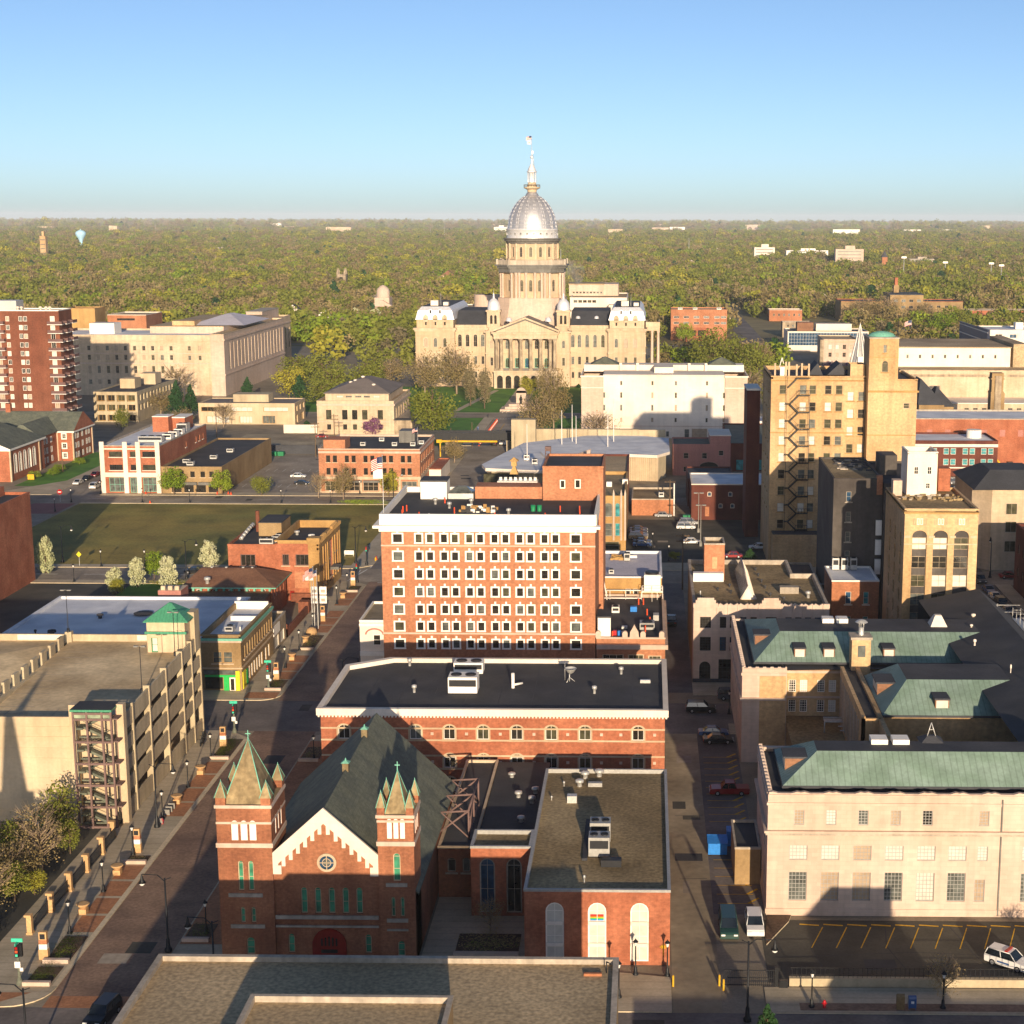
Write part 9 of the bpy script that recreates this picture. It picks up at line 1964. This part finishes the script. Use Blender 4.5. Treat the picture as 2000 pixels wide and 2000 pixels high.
t = thing('barrier_row','row of orange and white traffic drums along the left kerb of the avenue','traffic drums',(-60.2,595,0)); b = MB(); [b.cyl(-60.0 - .01 * i,560 + 2.6 * i,0,1.2,.32,.25,8,i % 2) for i in range(27)]; b.build('drums',['orange_cone','white_paint'],t); bpy.data.objects.remove(t.children[0]); bpy.data.objects.remove(t)
dm_ = MB(); dm_.cyl(0,0,0,.4,.34,.32,8,0); dm_.cyl(0,0,.4,.75,.31,.29,8,1); dm_.cyl(0,0,.75,1.25,.29,.24,8,0); dm_ = dm_.mesh('drum',['orange_cone','white_paint'])
for i in range(27):
 o = inst('traffic_drum',dm_,None,(-60.0,560 + 2.6 * i,.01)); tag(o,'orange and white traffic drum in the line along the left kerb of the avenue','traffic drum','traffic drums along the avenue kerb')
bo_ = MB(); bo_.cyl(0,0,0,1.1,.14,.12,8); bo_ = bo_.mesh('bollard',['stone_grey'])
for i in range(9):
 o = inst('bollard',bo_,None,(-60.5 + 1.75 * i,657,.05)); tag(o,'short grey bollard in the row before the statue exedra','bollard','bollards before the statue')
for i,(x,y) in enumerate(((-126,457),(-121.8,456.4),(-122.8,457.2),(-147,457),(-141,441.6),(-64.3,368))):
 t = thing('traffic_cone',f'orange cone on the far pavement, {["before the brown shop row", "by the right street tree, nearer one", "by the right street tree, farther one", "before the white pier building", "at the far edge of the grass lot", "at the right corner of the grass lot"][i]}','traffic cone',(x,y,.12)); b = MB(); b.lathe(x,y,[(.3,.12),(.26,.2),(.05,.95)],8,0); b.box(x - .35,x + .35,y - .35,y + .35,.1,.17,0); b.build('cone','orange_cone',t)
def person(x,y,lab,shirt,trousers,rot=0,z=.12):
 me = bpy.data.meshes.new('person'); J = [(0,0,.95),(0,0,1.25),(0,0,1.45),(0,0,1.55),(0,-.02,1.7),(.1,0,.92),(.12,.08,.5),(.12,.05,.06),(-.1,0,.92),(-.12,-.12,.5),(-.12,-.02,.06),(.2,0,1.42),(.26,.06,1.12),(.24,-.1,.9),(-.2,0,1.42),(-.26,0,1.12),(-.24,-.14,.92),(.12,-.1,.03),(-.12,-.17,.03)]
 E = [(0,1),(1,2),(2,3),(3,4),(0,5),(5,6),(6,7),(0,8),(8,9),(9,10),(2,11),(11,12),(12,13),(2,14),(14,15),(15,16),(7,17),(10,18)]
 me.from_pydata(J,E,[]); o = bpy.data.objects.new('person',me); COL.objects.link(o); sm = o.modifiers.new('skin','SKIN'); sd = o.modifiers.new('sub','SUBSURF'); sd.levels = sd.render_levels = 1
 for i,r in enumerate((.15,.16,.17,.06,.11,.1,.075,.05,.1,.075,.05,.07,.05,.04,.07,.05,.04,.05,.05)): me.skin_vertices[0].data[i].radius = (r,r * .85)
 me.skin_vertices[0].data[0].use_root = True
 me.materials.append(M(shirt)); o.location = (x,y,z); o.rotation_euler.z = rot; tag(o,lab,'person')
person(-64.8,640,'person in dark clothes walking on the avenue pavement near the statue crossing','dark_metal','dark_metal'); person(-64.6,600,'person in blue walking up the avenue pavement beside the drums','car_blue','dark_metal'); person(-65.4,588,'person in pale top walking on the avenue pavement before the crossing','stone_white','dark_metal')
t = thing('brick_steeple','brick church steeple standing outside the left edge of the photo','steeple',(-73.9,133.5,0)); b = MB(); b.box(-76.2,-71.6,131,136,0,16.2,0); b.frustum((-75.5,-72.3,131.8,135),16.2,(-74.0,-73.8,133.3,133.5),31,1); b.build('shaft',['brick_church','spire_stone'],t)
t = thing('street_hall','plain brick hall across the street behind the viewer','hall',(35,95,0)); b = MB(); b.box(6,75,70,108,0,8.4,0); b.box(32,39,80,109,8.4,15.4,0); b.frustum((27.6,32,85,109),8.4,(31.9,32,85,109),15.4,0); b.build('hall','brick_olive',t)
t = MB(); t.lathe(-40,925,[(.5,42),(4,43.5),(6,47),(6.5,51),(4,55),(.5,58)],14); sto = t.build('steam',[]); sto.name = 'steam'
smt = bpy.data.materials.new('steam_air'); smt.use_nodes = True; sn = smt.node_tree; sn.nodes.remove(sn.nodes['Principled BSDF']); pv = sn.nodes.new('ShaderNodeVolumePrincipled'); pv.inputs['Color'].default_value = (.9,.92,.96,1); nz = sn.nodes.new('ShaderNodeTexNoise'); nz.inputs['Scale'].default_value = .16; nz.inputs['Detail'].default_value = 4
gg = sn.nodes.new('ShaderNodeNewGeometry'); sn.links.new(gg.outputs['Position'],nz.inputs['Vector']); mr = sn.nodes.new('ShaderNodeMapRange'); mr.inputs[1].default_value = .42; mr.inputs[2].default_value = .75; mr.inputs[3].default_value = 0; mr.inputs[4].default_value = .075; sn.links.new(nz.outputs['Fac'],mr.inputs[0]); sn.links.new(mr.outputs[0],pv.inputs['Density']); sn.links.new(pv.outputs[0],sn.nodes['Material Output'].inputs['Volume']); sto.data.materials.append(smt)
tag(sto,'thin pale steam plume drifting beside the drum of the statehouse dome','steam',kind='stuff'); sto.rotation_euler.y = rad(-20)
